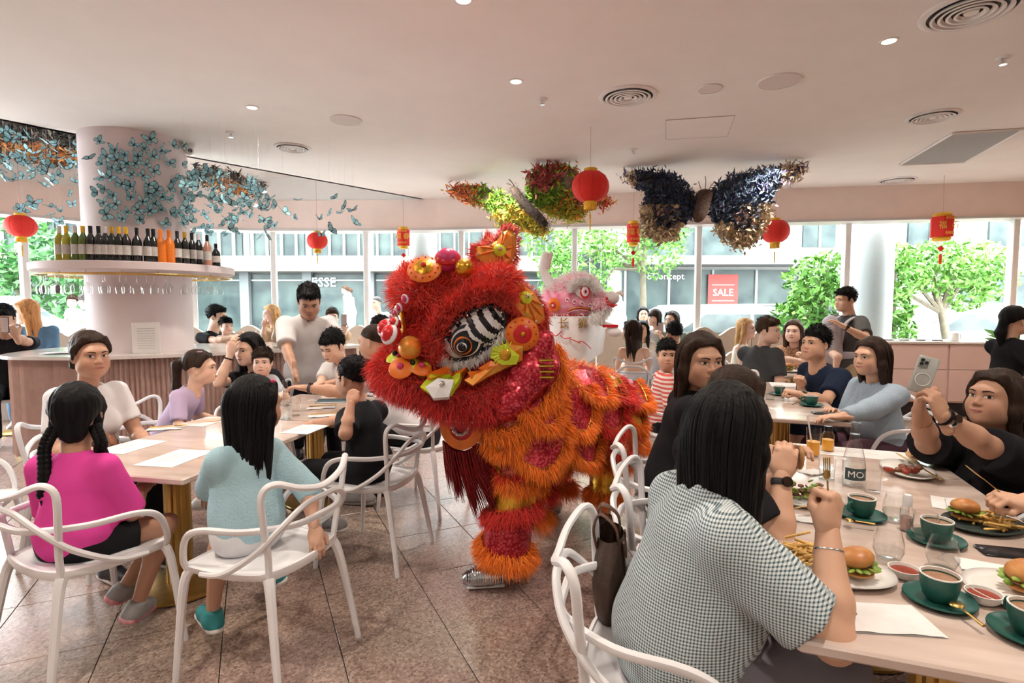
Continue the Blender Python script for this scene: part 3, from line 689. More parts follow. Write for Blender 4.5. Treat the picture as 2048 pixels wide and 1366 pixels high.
# bottle shelf round the column
sh = thing('bottle_shelf', 'round pink shelf ringing the column, stacked with bottles', 'shelf', (-3.9, 5.8, 0))
MB().lathe([(.472, 1.82), (.87, 1.82), (.89, 1.83), (.89, 1.893), (.88, 1.90), (.472, 1.90)], n=72, close=False).build('shelf_board', m_column, sh)
q = MB()
for r in (.62, .74, .86): q.tube([(r*math.cos(a), r*math.sin(a), 1.79) for a in np.arange(48)*2*PI/48], .006, 6, closed=True)
for k in range(16):
    a = 2*PI*k/16; q.tube([(.60*math.cos(a), .60*math.sin(a), 1.79), (.87*math.cos(a), .87*math.sin(a), 1.79)], .004, 5); q.tube([(.74*math.cos(a), .74*math.sin(a), 1.79), (.74*math.cos(a), .74*math.sin(a), 1.825)], .004, 5)
q.build('glass_rail', m_gold, sh)
# drawer cabinet by the window
m_cab = mat('cabinet_pink', (.72, .53, .48), .5, noise=.03, nscale=6)
cb = thing('drawer_cabinet', 'pink drawer cabinet with pale top by the right window', 'cabinet', (5.5, 7.55, .016), math.radians(-8.8))
MB().rbox((0, 0, .985), (2.1, .62, .03), .005).build('worktop', m_ctop, cb, False)
MB().box((0, .01, .58), (2.04, .56, .78)).build('body', m_cab, cb, False)
MB().box((0, .05, .09), (1.96, .44, .18)).build('plinth', m_dark, cb, False)
for i, (x, w) in enumerate([(-.72, .6), (-.05, .7), (.66, .7)]):
    MB().rbox((x, -.278, .80), (w-.012 if i else .56, .02, .33), .003).build('drawer', m_cab, cb, False); MB().rbox((x, -.278, .42), (w-.012 if i else .56, .02, .415), .003).build('door', m_cab, cb, False)
MB().box((1.035, -.27, .58), (.05, .03, .78)).build('side_post', m_cab, cb, False)
# ---------------------------------------------------------------- people
SKIN = {'a': (.74, .49, .36), 'b': (.62, .37, .25), 'c': (.50, .285, .19), 'd': (.78, .53, .42), 'e': (.44, .24, .155)}
m_skin = mat('skin', (.7, .45, .33), .5, vcol=True, noise=.10, nscale=30, color2=(.55, .27, .20))
m_ewhite = mat('eye_white', (.75, .73, .71), .25, noise=.02); m_iris = mat('iris_dark', (.03, .018, .012), .15, noise=.2)
m_lash = mat('lash_black', (.015, .012, .012), .6, noise=.2); m_teeth = mat('teeth', (.75, .72, .68), .3, noise=.03)
LIPM = mat('lips', (.50, .19, .165), .4, noise=.1, nscale=80); LIPD = mat('lips_line', (.16, .05, .045), .5, noise=.1)
def hairmat(kind):
    c = {'black': (.006, .0056, .0062), 'brown': (.05, .028, .018), 'blonde': (.42, .25, .11), 'ginger': (.35, .16, .06), 'dkbrown': (.025, .015, .011), 'grey': (.10, .09, .09)}[kind]
    return mat('hair_'+kind, c, .5, noise=.6, nscale=45, stretch=(1, 1, .06), bump=.5, bscale=120, color2=tuple(x*1.6+.003 for x in c), spec=.12)
def fur(name, P, N, length, width, col, parent, comb=(0, 0, -1), lay=.5, droop=.35, jit=.25, seed=0, cvar=.3, m=None, org=None):
    rs = np.random.RandomState(seed); n = len(P); P = np.asarray(P, float); N = np.asarray(N, float); cb = np.asarray(comb, float)
    if cb.ndim == 1: cb = np.tile(cb, (n, 1))
    t = cb-N*(cb*N).sum(1)[:, None]; d = N*(1-lay)+t*lay+rs.normal(size=(n, 3))*jit; d /= np.linalg.norm(d, axis=1)[:, None]
    L_ = length*(.6+.7*rs.rand(n))[:, None]; s = np.cross(d, rs.normal(size=(n, 3))); s /= np.linalg.norm(s, axis=1)[:, None]
    g = np.array((0, 0, -1.)); w = width*(.7+.6*rs.rand(n))[:, None]
    p1 = P+d*L_*.5+g*L_*droop*.18+rs.normal(size=(n, 3))*length*.04; p2 = P+d*L_+g*L_*droop*.6+rs.normal(size=(n, 3))*length*.09
    Vt = np.stack([P-s*w, P+s*w, p1+s*w*.75, p1-s*w*.75, p2+s*w*.12, p2-s*w*.12], 1).reshape(-1, 3)
    if org is not None: Vt = Vt-org
    b = np.arange(n)[:, None]*6; Q = np.concatenate([b+np.array([[0, 1, 2, 3]]), b+np.array([[3, 2, 4, 5]])])
    me = raw_mesh(name, Vt, Q, m)
    cc = np.asarray(col, float); cc = np.tile(cc, (n, 1)) if cc.ndim == 1 else cc
    cc = cc*(1-cvar+2*cvar*rs.rand(n))[:, None]; set_tint(me, np.repeat(cc, 6, 0))
    o = newobj(name, me, parent); o['kind'] = 'stuff'; return o
def scatter(Vt, Q, n, seed=0, keep=None):
    rs = np.random.RandomState(seed); A = Vt[Q[:, 0]]; B = Vt[Q[:, 1]]; D = Vt[Q[:, 3]]; C_ = Vt[Q[:, 2]]; N = np.cross(C_-A, D-B); ar = np.linalg.norm(N, axis=1); N = N/np.maximum(ar, 1e-9)[:, None]
    i = rs.choice(len(Q), n, p=ar/ar.sum()); u, v = rs.rand(n, 1), rs.rand(n, 1); P = (A[i]*(1-u)+B[i]*u)*(1-v)+(D[i]*(1-u)+C_[i]*u)*v
    N = N[i]
    if keep is not None: k = keep(P); P, N = P[k], N[k]
    return P, N
def orient(fwd, up=(0, 0, 1)):
    f = nrm(fwd); x = nrm(np.cross(f, up)); u = np.cross(x, f); return np.stack([x, f, u], 1)
def head_prims(fem=False, child=False, fat=1.):
    j = .94 if fem else 1.
    if child: j = .88
    P = [Ell((0, -.015, .035), (.076, .096, .081), sm=.03), Ell((0, .028, -.028), (.063*fat, .068, .080), sm=.04), Ell((0, .052, -.080+.012*child), (.040*fat*j, .036, .030), sm=.04),
         Ell((.034*fat, .058, -.034), (.030, .030, .030), sm=.03), Ell((-.034*fat, .058, -.034), (.030, .030, .030), sm=.03),
         Ell((.045*fat, .012, -.062), (.024*j, .034, .026), sm=.04), Ell((-.045*fat, .012, -.062), (.024*j, .034, .026), sm=.04),
         Ell((0, .078, .030), (.05, .018, .014), sm=.03)]
    for s in (-1, 1): P.append(Ell((s*.031, .104, .006), (.018, .011, .010), sm=.014, op=-1))
    P += [C((0, .090, .008), (0, .106-.005*child, -.022), .0065, .0105, sm=.014), Ell((.0105, .100-.005*child, -.027), (.009, .009, .0075), sm=.008), Ell((-.0105, .100-.005*child, -.027), (.009, .009, .0075), sm=.008),
          Ell((0, .086, -.056), (.026, .015, .015), sm=.018), Ell((0, .080, -.088+.012*child), (.018, .014, .014), sm=.03)]
    for s in (-1, 1): P.append(Ell((s*.077, -.006, -.006), (.008, .020, .031), R=rotz(s*.35), sm=.008)); P.append(Ell((s*.083, -.001, -.006), (.006, .010, .018), op=-1, sm=.006))
    P.append(C((0, -.022, -.055), (0, -.045, -.19), .047 if fem or child else .055, .050 if fem or child else .062, sm=.03))
    return P
HMAP = {}; HEADS = {}
def face_y(P, X, Z):
    k = id(P)
    if k not in HMAP:
        gx, gz = np.linspace(-.07, .07, 71), np.linspace(-.085, .06, 73); A, B_ = np.meshgrid(gx, gz, indexing='ij')
        HMAP[k] = (P, face_y0(P, A, B_).reshape(A.shape))
    H_ = HMAP[k][1]; u = np.clip((np.asarray(X, float).ravel()+.07)/.002, 0, 69.99); v = np.clip((np.asarray(Z, float).ravel()+.085)/(.145/72), 0, 71.99)
    i, j = u.astype(int), v.astype(int); a, b = u-i, v-j
    return H_[i, j]*(1-a)*(1-b)+H_[i+1, j]*a*(1-b)+H_[i, j+1]*(1-a)*b+H_[i+1, j+1]*a*b
def face_y0(P, X, Z, lo=.03, hi=.13):
    X = np.asarray(X, float).ravel(); Z = np.asarray(Z, float).ravel(); ys = np.linspace(hi, lo, 64); out = np.full(len(X), .09)
    done = np.zeros(len(X), bool)
    for y in ys:
        d = sdf_at(P, np.stack([X, np.full_like(X, y), Z], 1)); h = (d < 0) & ~done; out[h] = y+np.minimum(.0016, np.maximum(0, d[h]+.0016)); done |= h
    return out
def patch(name, P, gx, gz, off, mats, parent, T, mi=None):
    gx = np.array(gx); gz = np.array(gz); a, b = gx.shape
    Y = face_y(P, gx, gz).reshape(a, b)+off; G = np.stack([gx, Y, gz], -1)
    q = MB(); q.v = [tuple(v) for v in T(G.reshape(-1, 3))]
    for i in range(a-1):
        for j in range(b-1): q.f.append((i*b+j, (i+1)*b+j, (i+1)*b+j+1, i*b+j+1)); q.m.append(0 if mi is None else mi(gx[i:i+2, j:j+2].mean(), gz[i:i+2, j:j+2].mean()))
    return q.build(name, mats, parent, smooth=2)
def do_face(P, parent, T, hs, smile=0., look=0., eyeopen=1., brow=m_lash, teeth=False, child=False, lipc=None, glasses=False):
    for s in (-1, 1):
        u = np.linspace(-1, 1, 15)[:, None]; v = np.linspace(-1, 1, 6)[None, :]
        h = 1.12*np.maximum(0, 1-u*u)**.62; gx = s*.0315+u*.0162+0*v; zc = .0065+s*u*.0018
        gz = zc+np.where(v > 0, v*h*.0056, v*h*.0042)*eyeopen
        ix, iz = s*.0315+look*.006, .0072
        patch('eye', P, gx, gz, .0022, [m_ewhite, m_iris, m_lash], parent, T, lambda x, z: 1 if (x-ix)**2+(z-iz)**2 < .0070**2 else 0)
        u1 = np.linspace(-1.08, 1.08, 15)[:, None]; h = np.maximum(0, 1-(u1/1.08)**2)**.62; zt = .0065+s*u1*.0018+h*.0063*eyeopen; w = np.array([[-.0004, .0020]])
        patch('eyelash', P, s*.0315+u1*.0162+0*w, zt+w, .0030, m_lash, parent, T)
        u2 = np.linspace(0, 1, 9)[:, None]; w2 = np.array([[-1., 0., 1.]]); bx = s*(.013+.036*u2); bz = .0255+.0075*np.sin(u2*2.2)-.003*u2
        patch('eyebrow', P, bx+0*w2, bz+w2*(.0034*(1-.55*u2)), .0022, brow, parent, T)
    u = np.linspace(-1, 1, 13)[:, None]; wd = .0235+.006*max(0, smile); g = smile*.009*u*u; e = np.maximum(0, 1-u*u)**.6
    zc = -.0555; cup = 1-.35*np.exp(-(u/.16)**2)
    v = np.linspace(0, 1, 3)[None, :]
    gap = .0035*e if teeth else 0*e
    L_ = lipc or LIPM
    patch('mouth', P, u*wd+0*v, zc+g+gap*.4+v*e*.0062*cup, .0024, L_, parent, T)
    patch('mouth', P, u*wd*.95+0*v, zc+g-gap-v*e*.0075, .0026, L_, parent, T)
    w = np.array([[-1., 1.]]); patch('mouth_line', P, u*wd*1.05+0*w, zc+g+(-gap*.5 if teeth else 0)+w*(gap*.75+.0009), .0032, m_teeth if teeth else LIPD, parent, T)
def two_bone(a, t, l1, l2, pole):
    a, t = V3(a), V3(t); d = t-a; L_ = np.linalg.norm(d)
    if L_ > (l1+l2)*.995: d = d*((l1+l2)*.995/L_); L_ = np.linalg.norm(d); t = a+d
    n = d/L_; x = (l1*l1-l2*l2+L_*L_)/(2*L_); h = math.sqrt(max(0, l1*l1-x*x)); p = V3(pole); p = p-n*(p@n); p = nrm(p)
    return a+n*x+p*h, t
CURL = {'relax': (18, 26, 18), 'flat': (4, 6, 4), 'fist': (78, 88, 50), 'hold': (48, 52, 34), 'grip': (62, 60, 40)}
def hand_prims(m, pose, hs=1., thumb=None):
    c = [math.radians(x) for x in CURL[pose]]; P = []
    P.append(C((0, -.06, 0), (0, .012, 0), .0255, .026, sm=.015, flat=(np.array((0, 0, 1.)), .8)))
    P.append(Ell((0, .046, 0), (.040, .052, .0155), sm=.02)); P.append(Ell((m*.022, .03, -.006), (.020, .032, .016), sm=.02))
    for i, (x, L_) in enumerate(zip((.030, .0105, -.0095, -.029), (.072, .080, .075, .060))):
        p = V3((m*x, .082-.012*(i == 3)-.004*(i == 0), .001)); a = 0.; r = .0095-.0008*(i == 3); sp = m*x*1.2
        for k, fr in enumerate((.45, .31, .24)):
            a += c[k]; q = p+L_*fr*V3((sp*.6, math.cos(a), -math.sin(a))); P.append(C(p, q, r, r*.9, sm=.006)); p = q; r *= .9
    b = {'fist': ((.030, .045, -.030), (.008, .062, -.042)), 'grip': ((.042, .05, -.032), (.018, .075, -.040)), 'hold': ((.052, .050, -.024), (.048, .082, -.036)), 'relax': ((.052, .052, -.012), (.056, .084, -.020)), 'flat': ((.056, .046, -.004), (.068, .076, -.006))}[pose]
    p0 = V3((m*.024, .018, -.004)); p1 = V3((m*b[0][0], b[0][1], b[0][2])); p2 = V3((m*b[1][0], b[1][1], b[1][2]))
    P += [C(p0, p1, .0155, .0115, sm=.012), C(p1, p2, .0112, .0088, sm=.006)]
    return P
def hair_build(style, hm, t, T, g, cell, hs, seed, fine):
    """style pieces in head space; g = gravity direction in head space"""
    pl = lambda z0, sl: (V3((0, 0, z0)), nrm((0, sl, -1)))
    P = []; post = None; locks = []
    cap = lambda th, cut, top=0.: Ell((0, -.018, .042+top*.4), (.078+th, .098+th, .083+th+top), cut=cut, sm=.012)
    if style in ('short', 'crop', 'spiky', 'boy'):
        z0, sl = {'short': (.020, .60), 'crop': (.022, .60), 'spiky': (.012, .64), 'boy': (.016, .52)}[style]
        tp = {'short': .014, 'crop': .004, 'spiky': .018, 'boy': .012}[style]
        P = [cap(.0045, [pl(z0+.006, sl)], tp*.6), Ell((0, -.022, .07), (.070, .088, .064+tp), sm=.02)]
        for s in (-1, 1): P.append(Ell((s*.069, .014, .016), (.010, .014, .026), sm=.014))
        if style == 'boy': P.append(Ell((0, .062, .082), (.058, .035, .022), sm=.02))
        if style == 'short': P.append(Ell((.01, .055, .096), (.06, .04, .02), sm=.03))
        am = {'short': .004, 'crop': .002, 'spiky': .006, 'boy': .004}[style]; fr = {'short': 70, 'crop': 90, 'spiky': 85, 'boy': 70}[style]
        post = lambda p: folds(p, am, fr, seed)
    elif style == 'buzz':
        P = [cap(.0035, [pl(.026, .55)], .0)]
    elif style == 'bangs':
        P = [cap(.012, [pl(.0, .35)], .01), Ell((0, .075, .05), (.06, .03, .04), sm=.02), C((.076, .0, .04), (.08, -.0, -.1), .024, .022), C((-.076, .0, .04), (-.08, -.0, -.1), .024, .022), C((0, -.06, .02), (0, -.07, -.1), .08, .07, flat=(V3((0, 1, 0)), .6))]
    else:
        P = [cap(.010, [pl(.036, .66)], .006)]
        for s in (-1, 1): P.append(C((s*.050, .052, .100), (s*.078, .014, .03), .012, .020, sm=.025))
        post = lambda p: folds(p*V3((1, 1, .25)), .0025, 150, seed)
        L_ = {'long': .36, 'mid': .22, 'bob': .13, 'front': .30, 'xlong': .45}.get(style, 0)
        if style in ('long', 'mid', 'bob', 'front', 'xlong'):
            k0 = V3((0, -.066, .0)); k1 = k0+g*.14+V3((0, -.012, 0)); k2 = k0+g*L_+V3((0, -.022, 0))
            P += [C(k0, k1, .078, .084, flat=(V3((0, 1, 0)), .55), sm=.03), C(k1, k2, .086, .082 if style != 'front' else .05, flat=(V3((0, 1, 0)), .36), sm=.03)]
            for s in (-1, 1):
                a = V3((s*.072, .012, .05)); b = V3((s*.080, .004, -.04)); c = V3((s*.080, .004 if style == 'front' else -.025, -.05))+g*(L_-.10)
                P += [C(a, b, .022, .026, sm=.03), C(b, c, .027, .020 if style != 'bob' else .028, sm=.03)]
            if fine:
                rs = np.random.RandomState(seed)
                for i in range(fine):
                    ph = rs.uniform(-2.05, 2.05); sx, cx = math.sin(ph), math.cos(ph); o = rs.uniform(.0, .010)
                    e = V3((sx*.084, -.055-.045*max(0, cx), -.04))+g*(L_*rs.uniform(.80, 1.10)-.03)+rs.normal(size=3)*.008
                    pts = [V3((sx*.012, .0-.02*cx, .128+.002)), V3((sx*.062, -.018-.072*cx, .103+o*.4)), V3((sx*(.090+o), -.018-(.108+o)*cx, .045)), V3((sx*(.094+o), -.035-(.088+o)*max(-.2, cx), -.05)), (V3((sx*(.094+o), -.05-(.06+o)*max(-.1, cx), -.06))*.5+e*.5), e]
                    locks.append((pts, .0055*rs.uniform(.6, 1.2)))
        elif style == 'pony':
            k0 = V3((0, -.112, .045)); P += [Ell((0, -.112, .045), (.028, .026, .028)), C(k0, k0+V3((0, -.045, -.02)), .024, .032), C(k0+V3((0, -.045, -.02)), k0+V3((0, -.05, -.02))+g*.16, .032, .030), C(k0+V3((0, -.05, -.02))+g*.16, k0+V3((0, -.02, -.02))+g*.27, .030, .008)]
        elif style == 'lowpony':
            k0 = V3((0, -.108, -.01)); P += [Ell((0, -.106, -.01), (.03, .028, .03)), C(k0, k0+V3((0, -.02, 0))+g*.09, .030, .040), C(k0+V3((0, -.02, 0))+g*.09, k0+g*.24, .040, .012)]
        elif style == 'bun':
            P += [C((.070, -.01, .0), (.062, -.05, -.05), .018, .022), C((-.070, -.01, .0), (-.062, -.05, -.05), .018, .022), Ell((0, -.085, -.05), (.052, .04, .042))]
        elif style == 'braids':
            P += [C((0, -.07, .0), (0, -.075, -.05), .066, .05, flat=(V3((0, 1, 0)), .6)), C((.07, 0, .01), (.068, -.03, -.06), .02, .02), C((-.07, 0, .01), (-.068, -.03, -.06), .02, .02)]
    Vt, Q = surface(P, cell, post); o = newobj('hair', raw_mesh('hair', T(Vt), Q, hm), t)
    if style in ('short', 'crop', 'spiky', 'boy') and hs > .8 and fine >= 0:
        W_ = T(Vt); pp, nn = scatter(W_, Q, 1500, seed); cd = T(V3((0, .6, -.5)))-T(V3((0, 0, 0))); sp_ = style == 'spiky'
        fur('hair_strands', pp, nn, .022 if sp_ else (.016 if style == 'crop' else .024), max(.0011, cell*.28), (.1, .1, .1), t, cd, .25 if sp_ else .8, 0, .35 if sp_ else .18, seed, .3, m=hm)
    if locks:
        q = MB()
        for (pts, r) in locks: sp = spline(pts, 3); q.tube(T(sp), hs*r*np.concatenate([[.5], np.linspace(1, .8, len(sp)-4), [.5, .3, .1]]), 5, cap=False)
        q.build('hair_locks', hm, t, smooth=2)['kind'] = 'stuff'
    return o
PCOUNT = [0]
def person(label, head, yaw, hy=None, hp=0., hr=0., s=1., hs=None, lean=6., side=0., fem=False, child=False, skin='a', hair=('short', 'black'), top=None, sleeve=.55, bottom=None, blen=1., skirt=False,
           lh=None, rh=None, lpose='relax', rpose='relax', ldir=None, rdir=None, lnorm=None, rnorm=None, lpole=None, rpole=None, legs='sit', knee=None, ankle=None, face=True, smile=.2, look=0., eyeopen=1., teeth=False, fat=1., loose=.012,
           neck='crew', shoes=None, fine=0, group=None, sole=None, cell=None, grp=None, hairfine=0, tor=1., eyebrow=None, seat=.462, lel=None, rel=None):
    PCOUNT[0] += 1; sd = PCOUNT[0]
    head = V3(head); Y = max(1.2, head[1]); hy = yaw if hy is None else hy; hs = hs or (s*.35+.65)
    cell = cell or min(.016, max(.0062, .0034*Y)); hc = min(.0062, max(.0030, .0012*Y))
    fw = V3((math.cos(math.radians(yaw)), math.sin(math.radians(yaw)), 0)); rt = V3((fw[1], -fw[0], 0)); ml, ms = math.radians(lean), math.radians(side)
    up = nrm(V3((0, 0, 1))*math.cos(ml)+fw*math.sin(ml)+rt*math.sin(ms)); ch = nrm(np.cross(up, rt))  # chest forward
    a, b = math.radians(hy), math.radians(hp); hf = V3((math.cos(a)*math.cos(b), math.sin(a)*math.cos(b), -math.sin(b)))
    R = orient(hf); R = R@roty(math.radians(hr)); T = lambda p: head+hs*(np.asarray(p)@R.T)
    nb = head+hs*(R@V3((0, -.042, -.115)))-up*.075*s
    if legs == 'sit' and seat: tor = min(1.3, max(.8, (nb[2]-seat-.09*s)/(.53*s*up[2])))
    hip = nb-up*.53*s*tor
    t = thing('person', label, 'person', (hip[0], hip[1], 0.008), 0, group)
    t.matrix_basis = Matrix.Translation(t.location); inv = -V3(t.location)
    sw = (.155 if fem else .178)*s*(1.0 if not child else .92); wd = (.92 if fem else 1.)*s*fat
    sh = {k: nb-up*.055*s+rt*sw*k for k in (-1, 1)}            # -1 left, +1 right
    hj = {k: hip+rt*.088*s*k for k in (-1, 1)}
    fl = (ch, .68)
    c_top = nb-up*.14*s; c_mid = nb-up*.30*s
    def torso(e, low=0.):
        q = [C(sh[-1]+rt*.03*s-up*.0, sh[1]-rt*.03*s, .052*s+e, sm=.05, flat=(ch, .85)), C(nb+up*.015*s, nb-up*.08*s, .056*s+e*.6, .075*s+e, sm=.05),
             C(c_top, c_mid, .140*wd+e, .130*wd+e, flat=fl, sm=.05), C(c_mid, hip+up*.06*s, .126*wd+e, .150*wd+e, flat=(ch, .74), sm=.05), C(hip+up*.05*s-rt*.04*s, hip+up*.05*s+rt*.04*s, .115*wd+e, sm=.05, flat=(ch, .95))]
        if fem and not child:
            for k in (-1, 1): q.append(Ell(nb-up*.20*s+rt*.065*s*k+ch*.075*s*fat, (.056*s*fat+e,)*3, sm=.06))
        if fat > 1.05: q.append(Ell(hip+up*.16*s+ch*.05*s, (.14*wd+e, .14*wd+e, .14*s+e), sm=.08))
        return q
    # arms
    arm = {}
    for k, h, pose, dr, nn, pole in ((-1, lh, lpose, ldir, lnorm, lpole), (1, rh, rpose, rdir, rnorm, rpole)):
        if h is None:
            h = (hip+fw*.34*s+rt*.13*s*k+V3((0, 0, .16*s))) if legs == 'sit' else hip+rt*.26*s*k+fw*.05*s-V3((0, 0, .06*s))
        if pole is None: pole = V3((0, 0, -1))*.8-fw*.5+rt*k*.45
        el, wr = two_bone(sh[k], h, .275*s, .245*s, pole); ov = lel if k < 0 else rel
        if ov is not None: el, wr = V3(ov), V3(h)
        arm[k] = (el, wr, pose, nrm(wr-el) if dr is None else nrm(dr), nn)
    B = torso(-.004) if top is None else torso(-.012)
    Bm = []
    for k in (-1, 1):
        el, wr = arm[k][0], arm[k][1]; B += [C(sh[k], el, .048*s*fat**.6, .040*s*fat**.5, sm=.03), C(el, el+(wr-el)*.35, .040*s*fat**.5, .041*s*fat**.5, sm=.02), C(el+(wr-el)*.35, wr, .041*s*fat**.5, .0265*s, sm=.02)]
    LEG = {}
    if legs:
        for k in (-1, 1):
            if legs == 'stand': an = V3((hj[k][0]-fw[0]*.03, hj[k][1]-fw[1]*.03, .10)); kn = (hj[k]+an)/2+fw*.03
            else: kn = hj[k]+fw*.42*s+rt*k*.03*s+V3((0, 0, -.015)); an = kn+V3((0, 0, -1))*min(.44*s, max(.1, kn[2]-.10))-fw*.03*s
            if knee and knee.get(k) is not None: kn = V3(knee[k])
            if ankle and ankle.get(k) is not None: an = V3(ankle[k])
            LEG[k] = (kn, an)
            B += [C(hj[k]-up*.0, kn, .078*s*fat**.6, .054*s, sm=.03), C(kn, kn+(an-kn)*.35, .052*s, .052*s, sm=.02), C(kn+(an-kn)*.35, an, .052*s, .033*s, sm=.02)]
    Vt, Q = surface(B, cell)
    vs, qs = [Vt], [Q]; n = len(Vt); cols = [np.tile(SKIN[skin], (n, 1))]
    hk = (fem, child, round(fat, 2))
    if hk not in HEADS: HEADS[hk] = [head_prims(fem, child, fat**.35), {}]
    HP = HEADS[hk][0]; hc = [x for x in (.0062, .0052, .0042, .0035) if x <= hc+.0006 or x == .0035][0]
    if hc not in HEADS[hk][1]: HEADS[hk][1][hc] = surface(HP, hc)
    hv, hq = HEADS[hk][1][hc]; col = np.tile(SKIN[skin], (len(hv), 1)).astype(float)
    blush = np.exp(-(((np.abs(hv[:, 0])-.04)/.022)**2+((hv[:, 2]+.03)/.022)**2))*(hv[:, 1] > .03); nose = np.exp(-(hv[:, 0]**2/.012**2+((hv[:, 2]+.022)/.014)**2))*(hv[:, 1] > .09)
    col *= 1-((blush*.10+nose*.08)[:, None]*np.array((.2, 1, 1)))
    vs.append(T(hv)); qs.append(hq+n); n += len(hv); cols.append(col)
    for k in (-1, 1):
        el, wr, pose, dr, nn = arm[k]; nn = V3((0, 0, 1)) if nn is None else V3(nn)
        if abs(nrm(nn)@dr) > .95: nn = rt*k
        Rh = orient(dr, nn); z = hs*(.95 if fem else 1.)*(.86 if child else 1)
        pv, pq = surface(hand_prims(-k, pose), min(.0062, max(.0034, .0014*Y))); pv = wr+z*(pv@Rh.T); vs.append(pv); qs.append(pq+n); n += len(pv); cols.append(np.tile(SKIN[skin], (len(pv), 1)))
    Va = np.concatenate(vs)+inv; me = raw_mesh('body', Va, np.concatenate(qs), m_skin); set_tint(me, np.concatenate(cols)); newobj('body', me, t)
    Tl = lambda p: T(p)+inv
    if face: do_face(HP, t, Tl, hs, smile, look, eyeopen, hairmat(hair[1]) if eyebrow is None else hairmat(eyebrow), teeth, child)
    g = R.T@V3((0, 0, -1))
    if hair: hair_build(hair[0], hairmat(hair[1]), t, Tl, g, min(.009, max(.0045, .0018*Y)), hs, sd, hairfine)
    if top is not None:
        e = loose; S = torso(e)
        hem = (hip-up*.06*s, -up)
        for q in S: q.cut = q.cut+[hem]
        for k in (-1, 1):
            if sleeve <= 0: continue
            el, wr = arm[k][0], arm[k][1]; f = min(1., sleeve); d = nrm(el-sh[k]); end = sh[k]+(el-sh[k])*f
            S.append(C(sh[k]-d*.02, end+d*(.03 if f < 1 else 0), .054*s*fat**.5+e, .048*s*fat**.5+e*1.25, sm=.028, cut=[(end, d)] if f < 1 else None))
            if sleeve > 1: d2 = nrm(wr-el); en = el+(wr-el)*(sleeve-1); S.append(C(el, en+d2*.03, .044*s*fat**.5+e*.9, .034*s+e*.7, sm=.03, cut=[(en, d2)]))
        if neck == 'crew': S.append(C(nb+up*.0, nb+up*.12*s+ch*.01, .058*s, .075*s, op=-1, sm=.01)); 
        elif neck == 'wide': S.append(Ell(nb+up*.03*s+ch*.02, (.105*s,)*3, op=-1, sm=.012))
        elif neck == 'v': S.append(C(nb-up*.08*s+ch*.12*s, nb+up*.12*s+ch*.03, .014*s, .085*s, op=-1, sm=.01))
        elif neck == 'strap': S.append(C(nb-up*.16*s+up*.3, nb-up*.16*s+up*.155, .4, op=-1, sm=.01))
        Vt, Q = surface(S, cell, lambda p: folds(p, .0045*s, 26, sd))
        newobj('shirt', raw_mesh('shirt', Vt+inv, Q, top), t)
    if bottom is not None and legs:
        S = [C(hip+up*.05*s-rt*.045*s, hip+up*.05*s+rt*.045*s, .118*wd+.006, sm=.05, flat=(ch, .95)), C(hip+up*.06*s, hip+up*.0*s, .146*wd, .146*wd, flat=(ch, .8), sm=.04)]
        for q in S: q.cut = [(hip+up*.10*s, up)]
        for k in (-1, 1):
            kn, an = LEG[k]; f = min(1., blen*2); d = nrm(kn-hj[k]); en = hj[k]+(kn-hj[k])*f
            S.append(C(hj[k], en+(d*.03 if f < 1 else 0), .086*s*fat**.5+.006, (.086-.022*f)*s*fat**.5+.008, sm=.04, cut=[(en, d)] if f < 1 else None))
            if blen > .5: d2 = nrm(an-kn); en = kn+(an-kn)*(blen*2-1); S.append(C(kn, en+d2*.03, .062*s+.006, .048*s+.008, sm=.03, cut=[(en, d2)]))
        if skirt:
            kn = (LEG[-1][0]+LEG[1][0])/2; S.append(C(hip, hip+(kn-hip)*min(1, blen*2), .15*s, .14*s, sm=.06, flat=(V3((0, 0, 1)) if legs == 'sit' else ch, .62)))
        Vt, Q = surface(S, cell, lambda p: folds(p, .004*s, 24, sd+50)); newobj('skirt' if skirt else 'trousers', raw_mesh('trousers', Vt+inv, Q, bottom), t)
    if legs:
        sm_ = shoes or mat('shoe_white', (.75, .74, .72), .6, noise=.05); so = sole or mat('sole_white', (.8, .79, .77), .7, noise=.05)
        for k in (-1, 1):
            kn, an = LEG[k]; sd_ = nrm(an-kn); tf = fw-sd_*(fw@sd_); tf = nrm(tf) if np.linalg.norm(tf) > .2 else fw; nd = sd_
            shoe(t, an+inv, tf, nd, s, sm_, so, max(.005, min(.012, cell)))
    t['_k'] = 0; del t['_k']
    return dict(t=t, arm=arm, sh=sh, hip=hip, nb=nb, fw=fw, rt=rt, up=up, ch=ch, T=T, R=R, leg=LEG, head=head, hs=hs)
def shoe(t, an, tf, nd, s, m, so, cell, laces=True):
    lat = np.cross(tf, nd); Fr = (nd, .55)
    base = an+nd*.048*s
    P = [C(base-tf*.045*s, base+tf*.13*s, .042*s, .037*s, sm=.02, flat=(nd, .95), cut=[(base+nd*.014*s, nd)]), C(an-nd*.02*s-tf*.012*s, base-tf*.02*s, .040*s, .042*s, sm=.03, cut=[(an-nd*.012*s, -nd)]), C(an+nd*.02*s, base+tf*.08*s, .036*s, .034*s, sm=.03)]
    Vt, Q = surface(P, cell); o = newobj('shoe', raw_mesh('shoe', Vt, Q, m), t)
    S = [C(base-tf*.045*s+nd*.022*s, base+tf*.135*s+nd*.022*s, .047*s, .040*s, flat=(nd, .62), sm=.01, cut=[(base+nd*.035*s, nd), (base+nd*.006*s, -nd)])]
    Vt, Q = surface(S, cell); newobj('sole', raw_mesh('sole', Vt, Q, so), o)
    return o
